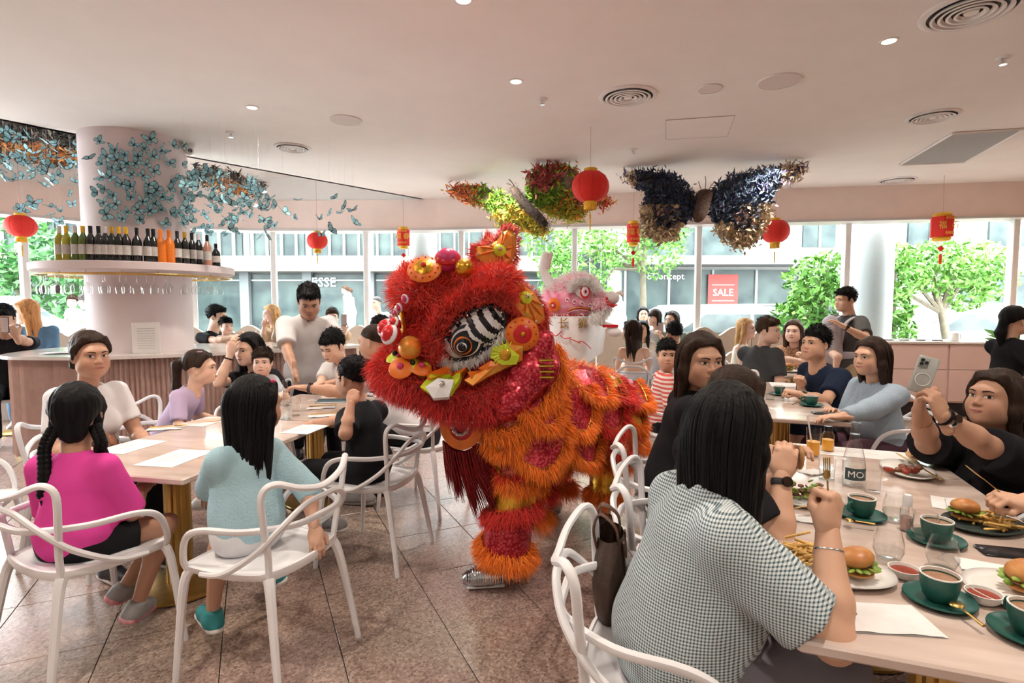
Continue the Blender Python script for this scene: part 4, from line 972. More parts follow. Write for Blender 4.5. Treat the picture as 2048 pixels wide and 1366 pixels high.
# ---------------------------------------------------------------- clothes
def cloth(name, c, **k):
    k.setdefault('noise', .08); k.setdefault('nscale', 12); k.setdefault('bscale', 260); k.setdefault('spec', .15)
    return mat('cloth_'+name, c, .85, **k)
def pattern_mat(name, base, col, kind, d1=(1, 0, 0), d2=(0, 0, 1), f1=60., f2=60., duty=0.):
    m = mat('cloth_'+name, base, .85, noise=.05, spec=.15); nt = m.node_tree; L = nt.links.new; b = nt.nodes['Principled BSDF']
    src = b.inputs['Base Color'].links[0].from_socket
    tc = nt.nodes.new('ShaderNodeTexCoord')
    def wave(d, f):
        v = nt.nodes.new('ShaderNodeVectorMath'); v.operation = 'DOT_PRODUCT'; v.inputs[1].default_value = d; L(tc.outputs['Object'], v.inputs[0])
        k = nt.nodes.new('ShaderNodeMath'); k.operation = 'MULTIPLY'; k.inputs[1].default_value = f; L(v.outputs['Value'], k.inputs[0])
        s = nt.nodes.new('ShaderNodeMath'); s.operation = 'SINE'; L(k.outputs[0], s.inputs[0])
        g = nt.nodes.new('ShaderNodeMath'); g.operation = 'GREATER_THAN'; g.inputs[1].default_value = duty; L(s.outputs[0], g.inputs[0]); return g.outputs[0]
    mx = nt.nodes.new('ShaderNodeMix'); mx.data_type = 'RGBA'; mx.inputs[7].default_value = tuple(col)+(1,); L(src, mx.inputs[6])
    if kind == 'stripe': L(wave(d1, f1), mx.inputs[0])
    elif kind == 'check':
        a, c = wave(d1, f1), wave(d2, f2); s = nt.nodes.new('ShaderNodeMath'); s.operation = 'ADD'; L(a, s.inputs[0]); L(c, s.inputs[1])
        h = nt.nodes.new('ShaderNodeMath'); h.operation = 'MULTIPLY'; h.inputs[1].default_value = .5; L(s.outputs[0], h.inputs[0]); L(h.outputs[0], mx.inputs[0])
    else:
        v = nt.nodes.new('ShaderNodeTexVoronoi'); v.inputs['Scale'].default_value = f1; L(tc.outputs['Object'], v.inputs['Vector'])
        g = nt.nodes.new('ShaderNodeMath'); g.operation = 'LESS_THAN'; g.inputs[1].default_value = .36; L(v.outputs['Distance'], g.inputs[0]); L(g.outputs[0], mx.inputs[0])
    L(mx.outputs[2], b.inputs['Base Color']); return m
c_white = cloth('white', (.74, .74, .76)); c_black = cloth('black', (.014, .014, .017)); c_pink = cloth('pink', (.72, .07, .34)); c_navy = cloth('navy', (.016, .026, .055))
c_blue = cloth('knit_blue', (.42, .64, .72), bump=.6, bscale=140); c_lav = cloth('lavender', (.52, .43, .62)); c_grey = cloth('charcoal', (.06, .065, .07)); c_dkgrey = cloth('grey', (.10, .10, .10))
c_denim = cloth('denim', (.27, .35, .43), noise=.3, nscale=160, color2=(.36, .44, .51)); c_denimb = cloth('denim_blue', (.10, .19, .30), noise=.2); c_beige = cloth('beige', (.55, .43, .28)); c_cream = cloth('cream', (.72, .66, .56)); c_tan = cloth('tan', (.50, .36, .24))
c_yellow = cloth('yellow', (.75, .45, .10)); c_ltgrey = cloth('pale_grey', (.50, .53, .58)); c_wshirt = cloth('office_white', (.66, .67, .74)); c_jersey = cloth('jersey', (.016, .017, .021))
c_stripe = pattern_mat('red_stripe', (.72, .62, .56), (.56, .10, .09), 'stripe', (0, 0, 1), f1=190.)
c_check = pattern_mat('gingham', (.66, .73, .74), (.055, .10, .12), 'check', (.78, -.62, 0), (0, 0, 1), 820., 820., .15)
c_spot = pattern_mat('spotted', (.46, .27, .17), (.12, .055, .03), 'spot', f1=60.)
c_legs = cloth('grey_slacks', (.19, .18, .21))
sh_black = mat('shoe_black', (.03, .03, .035), .5, noise=.2); sh_grey = mat('shoe_grey', (.33, .33, .33), .7, noise=.15); sh_teal = mat('shoe_teal', (.03, .28, .30), .6, noise=.2); so_pink = mat('sole_pink', (.72, .50, .52), .6, noise=.4, nscale=20, color2=(.75, .10, .20))
def chair_under(p, lb, deg=None, dx=.03, grp='white arm chairs'):
    fw = p['fw'] if deg is None else V3((math.cos(math.radians(deg)), math.sin(math.radians(deg)), 0)); h = p['hip']+fw*dx
    return chair(h[0], h[1], math.degrees(math.atan2(fw[1], fw[0])), lb, grp=grp)
def wristband(p, k, name, m, r=.031, w=.008, f=.0, face=None):
    el, wr = p['arm'][k][0], p['arm'][k][1]; d = nrm(wr-el); c = wr-d*.02+d*f-V3(p['t'].location); x = nrm(np.cross(d, (0, 0, 1))); y = np.cross(d, x); s = p['hs']
    q = MB(); q.tube([c+s*r*(math.cos(a)*x+math.sin(a)*y) for a in np.arange(24)*2*PI/24], w, 6, closed=True, flat=(.35, 1.)); o = q.build(name, m, p['t'])
    if face is not None: n = nrm(face); n = nrm(n-d*(n@d)); MB().lathe([(.001, .006), (.017, .006), (.018, 0), (.018, -.004)], c+n*s*(r+.002), n=18, M=np.stack([d, np.cross(n, d), n], 1)).build('watch_face', m_iris, o)
    return o
PE = {}
# --- left tables
p = PE['tee'] = person('woman in a white graphic tee with dark hair tied back, looking sideways', (-2.4, 3.12, 1.21), -25, hy=-32, hp=2, s=1.0, hs=1.04, lean=3, fem=True, skin='c', hair=('bun', 'dkbrown'), top=c_white, sleeve=.62, bottom=c_black, blen=.8, smile=.1, look=.6, neck='crew', shoes=sh_black)
chair_under(p, 'white arm chair behind the woman in the white graphic tee', -12)
gx = MB(); c0 = p['nb']-p['up']*.33+p['ch']*.115-p['rt']*.02
gx.ball(c0-V3(p['t'].location), (.075, .05, .085), 16, M=np.stack([p['rt'], p['ch'], p['up']], 1)); gx.build('floral_print', mat('print_floral', (.05, .075, .075), .8, color2=(.45, .18, .10), nscale=38), p['t'])
p = PE['pink'] = person('girl in a bright pink tee with two black braids, seen from behind', (-1.84, 2.3, 1.03), 90, hy=118, hp=6, s=.80, hs=1.05, lean=4, child=True, skin='e', hair=('braids', 'black'), top=c_pink, sleeve=.98, bottom=c_black, blen=.3, loose=.016, face=False, shoes=sh_grey, sole=so_pink,
       knee={1: (-1.57, 2.42, 0.5), -1: (-1.68, 2.62, 0.44)}, ankle={1: (-1.66, 2.36, 0.18), -1: (-1.82, 2.5, 0.18)})
chair_under(p, 'white arm chair the girl in the pink tee sits on', 64, .05, 'near white chairs')
hm = hairmat('black'); T0 = p['T']; org = V3(p['t'].location)
for k, tgt in ((-1, (-.10, -.055, -.30)), (1, (.095, -.03, -.19))):
    a = V3((k*.068, -.05, -.05)); path = spline([a, a+V3((k*.02, -.02, -.06)), V3(tgt)*.6+a*.4+V3((0, -.03, 0)), V3(tgt)], 5); q = MB(); n = len(path)
    for i in range(n-1):
        for w in (-1, 1):
            d = nrm(path[i+1]-path[i]); x = nrm(np.cross(d, (0, 1, 0))); cc = path[i]+x*.009*w*(1 if i % 2 else -1)
            q.ball(T0([cc])[0]-org, (.015, .015, .021), 8)
    b = q.build('braid', hm, p['t'], smooth=2); MB().ball(T0([path[-1]])[0]-org, (.016, .016, .012), 10).build('hair_tie', c_pink, b)
    MB().tube([T0([path[-1]])[0]-org, T0([path[-1]+V3((k*-.003, -.004, -.05))])[0]-org], [.014, .004], 8).build('braid_end', hm, b)
p = PE['blue'] = person('girl in a light blue knit sweater with long black hair, seen from behind', (-1.11, 2.36, 1.06), 138, hy=60, hp=4, s=.80, hs=1.0, lean=4, side=2, child=True, fem=True, skin='c', hair=('xlong', 'black'), hairfine=300, top=c_blue, sleeve=1.25, loose=.015, bottom=c_white, blen=.32, face=True, shoes=sh_teal,
       knee={-1: (-1.24, 2.3, 0.59), 1: (-1.32, 2.65, 0.52)}, ankle={-1: (-1.28, 2.27, 0.19), 1: (-1.2, 2.68, 0.17)}, rh=(-0.84, 2.28, 0.55), lh=(-1.42, 2.52, .60), lpole=(-.35, -.2, -1), fat=1.06)
chair_under(p, 'white arm chair carrying the girl in the light blue sweater', 160, -.10, 'near white chairs')
for (dx, dz, r) in ((.055, .075, .013), (.06, .115, .009)): MB().ball(p['T']([(.070, .015+dx*.2, dz)])[0]-V3(p['t'].location), r, 10).build('hair_bobble', mat('bobble_pink', (.75, .06, .18), .5, noise=.1), p['t'])
p = PE['lav'] = person('girl in a lavender tee with a ponytail leaning on the table', (-2.12, 3.72, 1.07), 5, hy=12, hp=2, s=.74, hs=.93, lean=28, child=True, skin='a', hair=('pony', 'dkbrown'), top=c_lav, sleeve=.75, bottom=c_denim, blen=.5, lh=(-2.09, 3.9, 0.68), rh=(-1.98, 3.55, 0.74), lpose='fist', rpose='fist', rdir=(.6, .3, .1))
chair_under(p, 'white arm chair the girl in lavender sits on, by the pleated counter', -10, .0)
MB().rbox(p['T']([(.045, .01, .125)])[0]-V3(p['t'].location), (.035, .012, .006), .002, .4).build('hair_clip', mat('clip_lilac', (.6, .35, .5), .4), p['t'])
p = PE['hand'] = person('long-haired woman in black raising her hand to her face behind the toddler', (-2.17, 4.52, 1.13), -85, hy=-108, hp=6, s=.98, hs=1.05, lean=4, fem=True, skin='a', hair=('front', 'black'), hairfine=80, top=c_black, sleeve=.6, bottom=c_black, lh=(-1.91, 4.3, 0.87), rh=(-2.24, 4.36, 1.11), rpose='relax', rpole=(-.3, -.2, -1), rdir=(.25, .05, 1), rnorm=(-.2, -1, 0), smile=0)
chair_under(p, 'white arm chair holding the long-haired woman and the toddler', -85)
wristband(p, 1, 'hair_band', c_black, .030, .006, -.02)
person('toddler in a pale top on the lap of the woman in black', (-1.96, 4.3, 1.05), -80, hy=-75, hp=2, s=.48, hs=.86, lean=2, child=True, skin='d', hair=('boy', 'dkbrown'), top=c_ltgrey, sleeve=.9, bottom=c_ltgrey, seat=None, smile=-.1, lh=(-1.79, 4.2, 0.81), rh=(-2, 4.2, 0.81), ankle=None)
p = PE['stand'] = person('tall man in a plain white tee standing bent over the table', (-1.86, 5.05, 1.53), -62, hy=-66, hp=30, s=1.1, hs=1.2, lean=20, skin='c', hair=('short', 'black'), top=c_white, sleeve=.78, loose=.028, bottom=c_black, legs='stand', shoes=sh_black, rh=(-1.82, 4.62, 0.82), rpole=(-1, .2, -.1), rdir=(.1, -.2, -1), rpose='relax', lh=(-1.39, 4.7, 0.86), smile=0)
p = PE['boyw'] = person('boy in a white tee sitting with eyes lowered beside the standing man', (-1.55, 4.75, 1.14), -105, hy=-112, hp=24, s=.92, hs=1.08, lean=10, child=True, skin='a', hair=('boy', 'black'), top=c_white, sleeve=.6, bottom=c_black, lh=(-1.38, 4.5, 0.82), rh=(-1.61, 4.45, 0.83), eyeopen=.5, smile=0)
chair_under(p, 'white arm chair of the boy in white at the table end')
p = PE['shaved'] = person('man with shaved head in a white tee reaching across the table', (-1.05, 4.15, 1.22), 168, hy=165, hp=8, s=1.06, hs=1.06, lean=30, skin='c', hair=('buzz', 'dkbrown'), top=c_white, sleeve=.72, loose=.02, bottom=c_black, blen=.5, face=True, lh=(-1.49, 3.95, 0.9), lpole=(.1, -.2, -1), lpose='relax', rh=(-1.55, 4.4, 0.86), shoes=sh_grey, sole=sh_grey, fat=1.08)
chair_under(p, 'white arm chair behind the shaved-headed man, beside the lion beard', 158, -.02)
wristband(p, -1, 'watch', sh_black, .032, .012, -.01, (0, 0, 1))
p = PE['jersey'] = person('boy in a black jersey resting his fist against his neck, seen from behind', (-0.96, 3.28, 1.06), 160, hy=150, hp=4, s=.86, hs=1.0, lean=10, child=True, skin='c', hair=('crop', 'black'), top=c_jersey, sleeve=.85, loose=.02, bottom=c_black, blen=.5, face=True, lh=(-0.91, 3.08, 0.95), lel=(-0.92, 3, 0.79), lpose='fist', ldir=(.1, .5, .8), lnorm=(.2, -1, .2), rh=(-1.33, 3.5, 0.73), shoes=sh_grey)
chair_under(p, 'white arm chair under the boy in the black jersey', 165, -.02)
p = person('man with dark hair in black sitting behind the shaved-headed man', (-1.36, 5.75, 1.24), 60, hy=50, s=1., hs=1.05, lean=6, skin='a', hair=('short', 'black'), top=c_black, bottom=c_black, face=False)
chair_under(p, 'white arm chair of the dark-haired man half hidden behind the lion')
# --- far left
p = person('man in a black tee seated by the window holding a small child', (-3.91, 7.3, 1.34), -10, hy=0, hp=4, s=1.05, hs=1.14, lean=8, skin='a', hair=('short', 'black'), top=c_black, sleeve=.6, bottom=c_black, lh=(-3.57, 7.2, 1.09), rh=(-3.51, 6.95, 1.1))
chair_under(p, 'white arm chair of the man holding a small child')
person('small child held on the lap of the man in black', (-3.7, 7.12, 1.22), -30, hy=-40, s=.5, hs=.9, lean=4, child=True, skin='d', hair=('boy', 'black'), top=c_cream, seat=None, bottom=c_cream)
person('blonde woman in tan on the bench lifting a cup', (-3.48, 7.95, 1.36), -100, hy=-125, s=.98, hs=1.1, fem=True, skin='d', hair=('long', 'blonde'), top=c_tan, sleeve=1.5, bottom=c_cream, rh=(-3.47, 7.7, 1.21), rpose='hold', lh=(-3.35, 7.75, 0.94), eyebrow='brown', seat=.47)
p = person('person half hidden by the standing man, holding up a phone', (-2.66, 8.15, 1.31), -80, hy=-70, s=1., hs=1.05, skin='d', hair=('short', 'brown'), top=c_tan, sleeve=1.6, bottom=c_beige, lh=(-2.37, 7.75, 1.13), lpose='hold', ldir=(0, -.2, 1), lnorm=(0, -1, 0), seat=.47)
person('bald man in white standing outside the window near the round pillar', (-2.45, 9.95, 1.53), -100, hy=-120, s=.94, skin='d', hair=('buzz', 'grey'), top=c_white, bottom=c_beige, legs='stand', cell=.02)
p = PE['phoneman'] = person('man in a black tee at the far left looking at his phone', (-5.5, 5.95, 1.34), -50, hy=-62, hp=16, s=1.12, hs=1.2, skin='c', hair=('short', 'black'), top=c_black, sleeve=.6, bottom=c_black, rh=(-5.3, 5.6, 1.2), lh=(-5.06, 5.55, 1.21), lpose='hold', ldir=(-.4, 0, .8), lnorm=(.2, -1, 0), lean=8, seat=.47)
chair_under(p, 'white arm chair of the man looking at his phone at far left')
person('woman with long ginger hair in a denim blue blouse on the bench', (-6.08, 6.9, 1.41), -70, hy=-150, hp=14, s=1.05, hs=1.18, fem=True, skin='d', hair=('long', 'ginger'), top=c_denimb, sleeve=.8, bottom=c_denimb, eyebrow='ginger', seat=.47, smile=.2)
person('man in a white shirt standing outside the left window with a child', (-7.42, 9.6, 1.55), -80, hy=-150, hp=18, s=1., skin='d', hair=('short', 'grey'), top=c_white, sleeve=.7, bottom=c_beige, legs='stand', cell=.02, rh=(-7.31, 9.2, 1.25), lh=(-7.18, 9.2, 1.23))
person('child in pale blue held by the man outside the left window', (-7.34, 9.2, 1.55), -90, hy=-60, s=.55, hs=.85, child=True, skin='d', hair=('boy', 'brown'), top=c_ltgrey, bottom=c_ltgrey, seat=None, legs='sit', cell=.02)
# --- right, far tables
p = PE['cami'] = person('woman in a white camisole with very long brown hair, seen from behind', (1.55, 7.15, 1.16), 78, hy=135, s=1., hs=1.12, fem=True, skin='b', hair=('long', 'dkbrown'), hairfine=60, top=c_white, sleeve=0, neck='strap', bottom=c_white, blen=.36, skirt=True, face=True, shoes=mat('shoe_white', (.75, .74, .72), .6), ankle={-1: (1.55, 7.4, 0.18), 1: (1.85, 7.6, 0.25)})
chair_under(p, 'white arm chair the long-haired woman in the camisole sits on', 75, -.05)
p = person('woman with dark hair in cream facing the camisole woman across the round table', (1.93, 8.15, 1.13), -105, hy=-115, s=.95, hs=1.05, fem=True, skin='b', hair=('long', 'black'), top=c_cream, sleeve=1.5, bottom=c_cream, seat=.47)
person('smiling woman standing outside the window behind the round table', (2.32, 9.75, 1.33), -100, hy=-95, s=.87, hs=1.05, fem=True, skin='b', hair=('mid', 'black'), top=c_cream, bottom=c_beige, legs='stand', teeth=True, smile=1., cell=.02)
person('person with a fringe in pale grey holding a phone at the window table', (2.16, 8.35, 1.3), -95, hy=-150, s=.95, hs=1., fem=True, skin='d', hair=('bangs', 'dkbrown'), top=c_white, bottom=c_beige, seat=.47, lh=(2.15, 8, 1.08), lpose='hold')
person('person with dark wavy hair in green behind the man in the white shirt', (2.38, 8.2, 1.27), -110, hy=-140, s=1., hs=1.08, fem=True, skin='a', hair=('mid', 'dkbrown'), top=cloth('sage', (.25, .32, .27)), sleeve=1.3, bottom=c_beige, seat=.47)
p = person('man in a white office shirt seen from behind at the round table', (1.99, 6.75, 1.15), 88, hy=100, s=1.04, hs=1.06, skin='c', hair=('short', 'black'), top=c_wshirt, sleeve=1.9, bottom=c_black, face=False, loose=.016)
chair_under(p, 'white arm chair under the man in the white office shirt', 88, -.05)
p = PE['stripe'] = person('boy in a red and white striped shirt turning to look at the camera', (1.26, 4.45, 1.09), -5, hy=-100, hp=0, s=.78, hs=.97, child=True, skin='b', lean=6, hair=('boy', 'black'), top=c_stripe, sleeve=.95, loose=.018, bottom=c_black, blen=.5, smile=-.3, lh=(1.59, 4.6, 0.7), rh=(1.44, 4.3, 0.71))
chair_under(p, 'white arm chair with the boy in red stripes', -18, -.03)
p = person('girl with a red hair clip behind the boy in red stripes', (1.58, 4.9, 1.03), -25, hy=-100, s=.72, hs=.92, child=True, fem=True, skin='b', hair=('mid', 'black'), top=c_yellow, bottom=c_yellow)
MB().ball(p['T']([(-.035, .06, .115)])[0]-V3(p['t'].location), (.024, .014, .014), 8).build('hair_clip', mat('clip_red', (.8, .06, .04), .4), p['t'])
chair_under(p, 'white arm chair of the girl with the red hair clip', -20)
person('blonde woman in a cream sleeveless top sitting near the white parked car', (3.11, 7.3, 1.18), -35, hy=-45, s=1.02, hs=1.1, fem=True, skin='d', hair=('mid', 'blonde'), top=c_cream, sleeve=0, bottom=c_cream, eyebrow='brown', smile=.5)
chair(3.12, 7.3, -35, 'white arm chair of the blonde woman in cream')
p = person('man in a charcoal tee turning round beside the food table', (2.73, 5.85, 1.22), 28, hy=-48, hp=2, s=1.06, hs=1.1, lean=14, skin='d', hair=('short', 'brown'), top=c_grey, sleeve=.7, loose=.02, bottom=c_grey, rh=(2.79, 5.75, 0.91), lh=(3.15, 6.1, 0.89), fat=1.1)
chair_under(p, 'white arm chair under the man in charcoal', 30, -.05)
p = person('woman in a brown spotted dress with long brown hair', (3.46, 6.75, 1.17), -110, hy=-130, s=1.02, hs=1.12, fem=True, skin='d', hair=('long', 'brown'), top=c_spot, sleeve=.9, bottom=c_spot, loose=.02, fat=1.08, smile=.3, rh=(3.19, 6.4, 0.87), lh=(3.42, 6.4, 0.89))
chair_under(p, 'white arm chair of the woman in the spotted dress')
p = PE['navy'] = person('man in a navy tee with tousled hair resting his forearms on the table', (2.6, 4.7, 1.16), 188, hy=205, hp=-4, s=1.12, hs=1.14, lean=20, skin='b', hair=('spiky', 'black'), top=c_navy, sleeve=.72, loose=.022, bottom=c_navy, blen=.55, lh=(2.25, 4.28, 0.8), rh=(2.51, 4.75, 0.81), lpole=(.3, -.4, -1), lpose='fist', rpose='fist', ldir=(-.7, .3, .2), smile=-.1)
chair_under(p, 'white arm chair of the man in the navy tee', 170, -.05)
wristband(p, -1, 'watch', m_chrome, .032, .010, -.012, (-.2, -.6, .8))
p = PE['carrier'] = person('man in a grey tee standing with a baby strapped to his chest', (3.78, 6.25, 1.55), 192, hy=190, hp=4, s=1.02, hs=1.06, lean=-3, skin='b', hair=('short', 'black'), top=c_dkgrey, sleeve=.75, loose=.02, bottom=c_beige, legs='stand', lh=(3.57, 5.92, 1.27), lpole=(.5, -.5, -.6), lpose='relax', ldir=(-.6, .3, .5), rh=(3.66, 6.2, 1.21), shoes=sh_grey)
wristband(p, -1, 'watch', sh_black, .031, .010, -.012, (0, -1, .3))
q = MB(); o3 = V3(p['t'].location); nb, up, ch, rt = p['nb'], p['up'], p['ch'], p['rt']
for k in (-1, 1): q.tube(spline([nb-up*.30+ch*.16+rt*.09*k, nb-up*.08+ch*.13+rt*.10*k, nb+up*.005+rt*.11*k, nb-up*.10-ch*.14+rt*.09*k, nb-up*.35-ch*.13+rt*.05*k], 5)-o3, .03, 8, flat=(1, .45))
q.tube([p['hip']+up*.12+V3((math.cos(a)*rt[0]*.17+math.sin(a)*ch[0]*.15, math.cos(a)*rt[1]*.17+math.sin(a)*ch[1]*.15, 0))-o3 for a in np.arange(20)*2*PI/20], .045, 8, closed=True, flat=(.4, 1)); m_carr = cloth('carrier_grey', (.50, .48, .52)); q.build('carrier_straps', m_carr, p['t'], smooth=2)
Pp = [C(nb-up*.17+ch*.21, nb-up*.42+ch*.20, .105, .12, sm=.05), Ell(nb-up*.12+ch*.23, (.09, .09, .10), sm=.05)]; Vt, Q = surface(Pp, .012, lambda p_: folds(p_, .006, 30, 3)); newobj('carrier_pouch', raw_mesh('carrier_pouch', Vt-o3, Q, m_carr), p['t'])
b = thing('person', 'baby with covered head and bare leg in the grey carrier', 'person', tuple((p['hip']+ch*.2)*V3((1, 1, 0))))
o4 = V3(b.location); c1 = nb-up*.10+ch*.24
Pp = [Ell(c1+up*.02, (.07, .07, .08), sm=.02), C(c1-up*.08, c1-up*.30, .07, .08, sm=.04)]
for k in (-1, 1): Pp += [C(c1-up*.30+rt*.05*k, c1-up*.34+rt*.17*k+ch*.02, .048, .042), C(c1-up*.34+rt*.17*k+ch*.02, c1-up*.50+rt*.16*k+ch*.03, .042, .026), Ell(c1-up*.525+rt*.16*k+ch*.055, (.028, .04, .02), sm=.02)]
Vt, Q = surface(Pp, .010); me = raw_mesh('body', Vt-o4, Q, m_skin); set_tint(me, np.tile(SKIN['d'], (len(Vt), 1))); newobj('body', me, b)
Vt, Q = surface([Ell(c1+up*.025, (.086, .086, .092), cut=[(c1-up*.03, -up)])], .01, lambda p_: folds(p_, .006, 40, 4)); newobj('hood', raw_mesh('hood', Vt-o4, Q, cloth('hood_grey', (.44, .42, .47))), b)
p = PE['denim'] = person('woman in a light denim jacket with shoulder-length brown hair', (2.54, 3.88, 1.13), 190, hy=198, hp=2, s=1.04, hs=1.06, lean=6, fem=True, skin='b', hair=('mid', 'dkbrown'), hairfine=120, top=c_denim, sleeve=1.85, loose=.018, bottom=cloth('plum', (.10, .05, .07)), lh=(2.08, 3.52, 0.76), rh=(2.34, 3.95, 0.72), lpole=(.4, -.3, -1), ldir=(-.9, .1, 0), smile=.6, fat=1.08)
chair_under(p, 'pinkish-white arm chair of the woman in the denim jacket', 172, -.02)
o3 = V3(p['t'].location); nb, up, ch, rt = p['nb'], p['up'], p['ch'], p['rt']
for k in (-1, 1):
    MB().tube(spline([nb+up*.02-ch*.075, nb+up*.02+rt*.075*k-ch*.02, nb-up*.03+rt*.075*k+ch*.065, nb-up*.13+rt*.045*k+ch*.135], 4)-o3, .024, 8, flat=(1, .5)).build('collar', c_denim, p['t'], smooth=2)
    fl_ = MB().rbox(nb-up*.20+rt*.075*k+ch*.155-o3, (.085, .012, .035), .004, M=np.stack([rt, ch, up], 1)).build('pocket_flap', c_denim, p['t']); MB().ball(nb-up*.205+rt*.075*k+ch*.163-o3, .007, 8).build('button', m_gold, fl_)
    MB().tube([nb-up*.13+rt*.02*k+ch*.15-o3, nb-up*.45+rt*.025*k+ch*.14-o3], .006, 6).build('front_seam', c_denimb, p['t'])
p = PE['staff'] = person('staff member in black with a low curly ponytail at the right edge', (4.57, 5, 1.35), -5, hy=5, s=.92, hs=1.05, lean=2, fem=True, skin='b', hair=('lowpony', 'black'), top=c_black, sleeve=.8, bottom=c_black, legs='stand', shoes=sh_black, lh=(5.01, 5.2, 1.12), rh=(4.58, 4.8, 1.11), loose=.02)
# --- right front table
p = PE['phone'] = person('woman in black holding up a phone to film', (2.18, 2.46, 1.07), 188, hy=196, hp=-10, s=1.08, hs=1.06, lean=4, fem=True, skin='c', hair=('mid', 'dkbrown'), hairfine=140, top=c_black, sleeve=.98, loose=.03, bottom=c_black, lh=(1.71, 2.2, 1.07), rh=(1.78, 2.38, 1.04), lpole=(.25, -.5, -1), rpole=(-.3, .3, -1), lpose='hold', rpose='hold', ldir=(-.35, .1, .9), rdir=(.0, -.1, 1), lnorm=(.3, -1, .2), rnorm=(-1, .5, 0), smile=.2, fat=1.14, look=-.5)
chair_under(p, 'white arm chair of the woman filming with her phone', 175, 0)
wristband(p, -1, 'watch', m_chrome, .034, .013, -.015, (.1, -.9, .4)); wristband(p, -1, 'hair_band', c_black, .036, .008, .012); wristband(p, 1, 'bangle', m_gold, .036, .003, -.06)
p = PE['black'] = person('woman in black with dark brown hair looking into the camera', (0.9, 2.6, 1.23), -12, hy=-82, hp=2, s=1.04, hs=1.04, lean=10, fem=True, skin='c', hair=('mid', 'dkbrown'), hairfine=140, top=c_black, sleeve=1.6, loose=.03, bottom=c_black, fat=1.15, look=-.3, smile=0, lh=(1.29, 2.7, 0.78), rh=(1.15, 2.45, 0.81))
chair_under(p, 'white arm chair behind the woman in black looking at the camera', -18, .0)
p = PE['pony'] = person('woman in black with a beaded ponytail holding a sandwich', (0.86, 2.1, 1.12), 0, hy=22, hp=16, s=1.0, hs=1.04, lean=14, fem=True, skin='b', hair=('lowpony', 'dkbrown'), top=c_black, sleeve=.7, loose=.024, bottom=c_black, fat=1.1, face=True, rh=(0.93, 1.86, 0.92), lh=(1.05, 2.05, 0.88), rpose='hold', lpose='hold', rdir=(.25, .15, 1), ldir=(.3, -.2, .9), rnorm=(-.5, -1, .1), lnorm=(-.3, 1, .0), rpole=(-.3, -.4, -1))
chair_under(p, 'white arm chair behind the woman with the beaded hair tie', -18, .02)
wristband(p, 1, 'watch', sh_black, .031, .012, -.01, (0, -1, 0))
o3 = V3(p['t'].location); rs = np.random.RandomState(3)
q = MB()
for k in range(26): q.ball(p['T']([V3((0, -.115, -.005))+rs.normal(size=3)*.014])[0]-o3, .0045, 6)
q.build('beaded_hair_tie', mat('beads', (.7, .68, .66), .15, .4), p['t'])['kind'] = 'stuff'
p = PE['check'] = person('woman in a blue gingham shirt with long black hair, eating at the near table', (0.62, 1.56, 1.13), 8, hy=42, hp=14, s=1.04, hs=1.08, lean=14, fem=True, skin='b', hair=('xlong', 'black'), hairfine=380, top=c_check, sleeve=.78, loose=.028, bottom=c_legs, blen=.5, face=False, fat=1.16, rh=(0.8, 1.36, 0.93), rpole=(.3, -.6, -1), rpose='fist', rdir=(.25, .15, .9), rnorm=(.5, -.8, .2), lh=(.80, 1.78, .66), cell=.0075)
chair_under(p, 'white arm chair with a brown bag, holding the woman in gingham', -14, -.02, 'near white chairs')
wristband(p, 1, 'bracelet', m_chrome, .031, .0025, -.03)
p = PE['edge'] = person('person in black at the right edge holding a knife', (2.15, 1.72, 1.16), 180, hy=190, s=1., fem=True, skin='b', hair=('long', 'black'), top=c_black, sleeve=1.2, bottom=c_black, rh=(1.61, 1.78, 0.83), lh=(1.49, 1.5, 0.87), rpose='grip', rdir=(-.85, .0, .25), rnorm=(.2, -.3, 1))
chair_under(p, 'white arm chair of the person cut off by the right edge', 175)
wristband(p, 1, 'bangle', m_gold, .036, .004, -.05)
chair(-2.86, 2.72, 20, 'empty white arm chair at the left edge beside the black bag')
# --- passers-by across the street
for (h, lb, tp) in (((-5.75, 19, 2.01), 'pedestrian in white strolling past the shopfront across the street', c_white), ((-5.7, 19.3, 1.95), 'pedestrian in cream walking beside the one in white', c_cream), ((3.3, 17, 1.78), 'person with a bicycle-like shape crossing behind the white lion', c_ltgrey)):
    person(lb, h, 180, s=1.05, skin='d', hair=('short', 'brown'), top=tp, bottom=c_ltgrey, legs='stand', face=False, cell=.028)
# ---------------------------------------------------------------- red lion: head form
LO = V3((-.233, 3.05, 1.43)); _a = math.radians(208); _p = math.radians(10)
LF = V3((math.cos(_a)*math.cos(_p), math.sin(_a)*math.cos(_p), -math.sin(_p))); LS = V3((math.sin(_a)*-1, math.cos(_a), 0)); LU = np.cross(LF, LS)
LR = np.stack([LF, LS, LU], 1)
def LL(x, y, z): return LO+LR@V3((x, y, z))
LIP = [(.50, 0, -.18), (.46, .15, -.23), (.34, .29, -.33), (.16, .35, -.39), (-.02, .33, -.35)]
LION = [Ell(LL(.03, 0, .0), (.32, .31, .27), R=LR, sm=.08), Ell(LL(.26, 0, -.14), (.22, .26, .17), R=LR, sm=.08), Ell(LL(.24, 0, .20), (.15, .22, .13), R=LR, sm=.08)]
for _k in (-1, 1):
    LION += [C(LL(.26, _k*.10, .14), LL(-.06, _k*.33, .17), .075, .085, sm=.06)]
    LION += [C(LL(*[LIP[i][0], LIP[i][1]*_k, LIP[i][2]]), LL(*[LIP[i+1][0], LIP[i+1][1]*_k, LIP[i+1][2]]), .07, .075, sm=.04) for i in range(4)]
    LION += [C(LL(.05, _k*.25, -.26), LL(-.15, _k*.27, -.1), .12, .16, sm=.1)]
LION += [Ell(LL(-.14, 0, -.12), (.2, .28, .25), R=LR, sm=.1)]
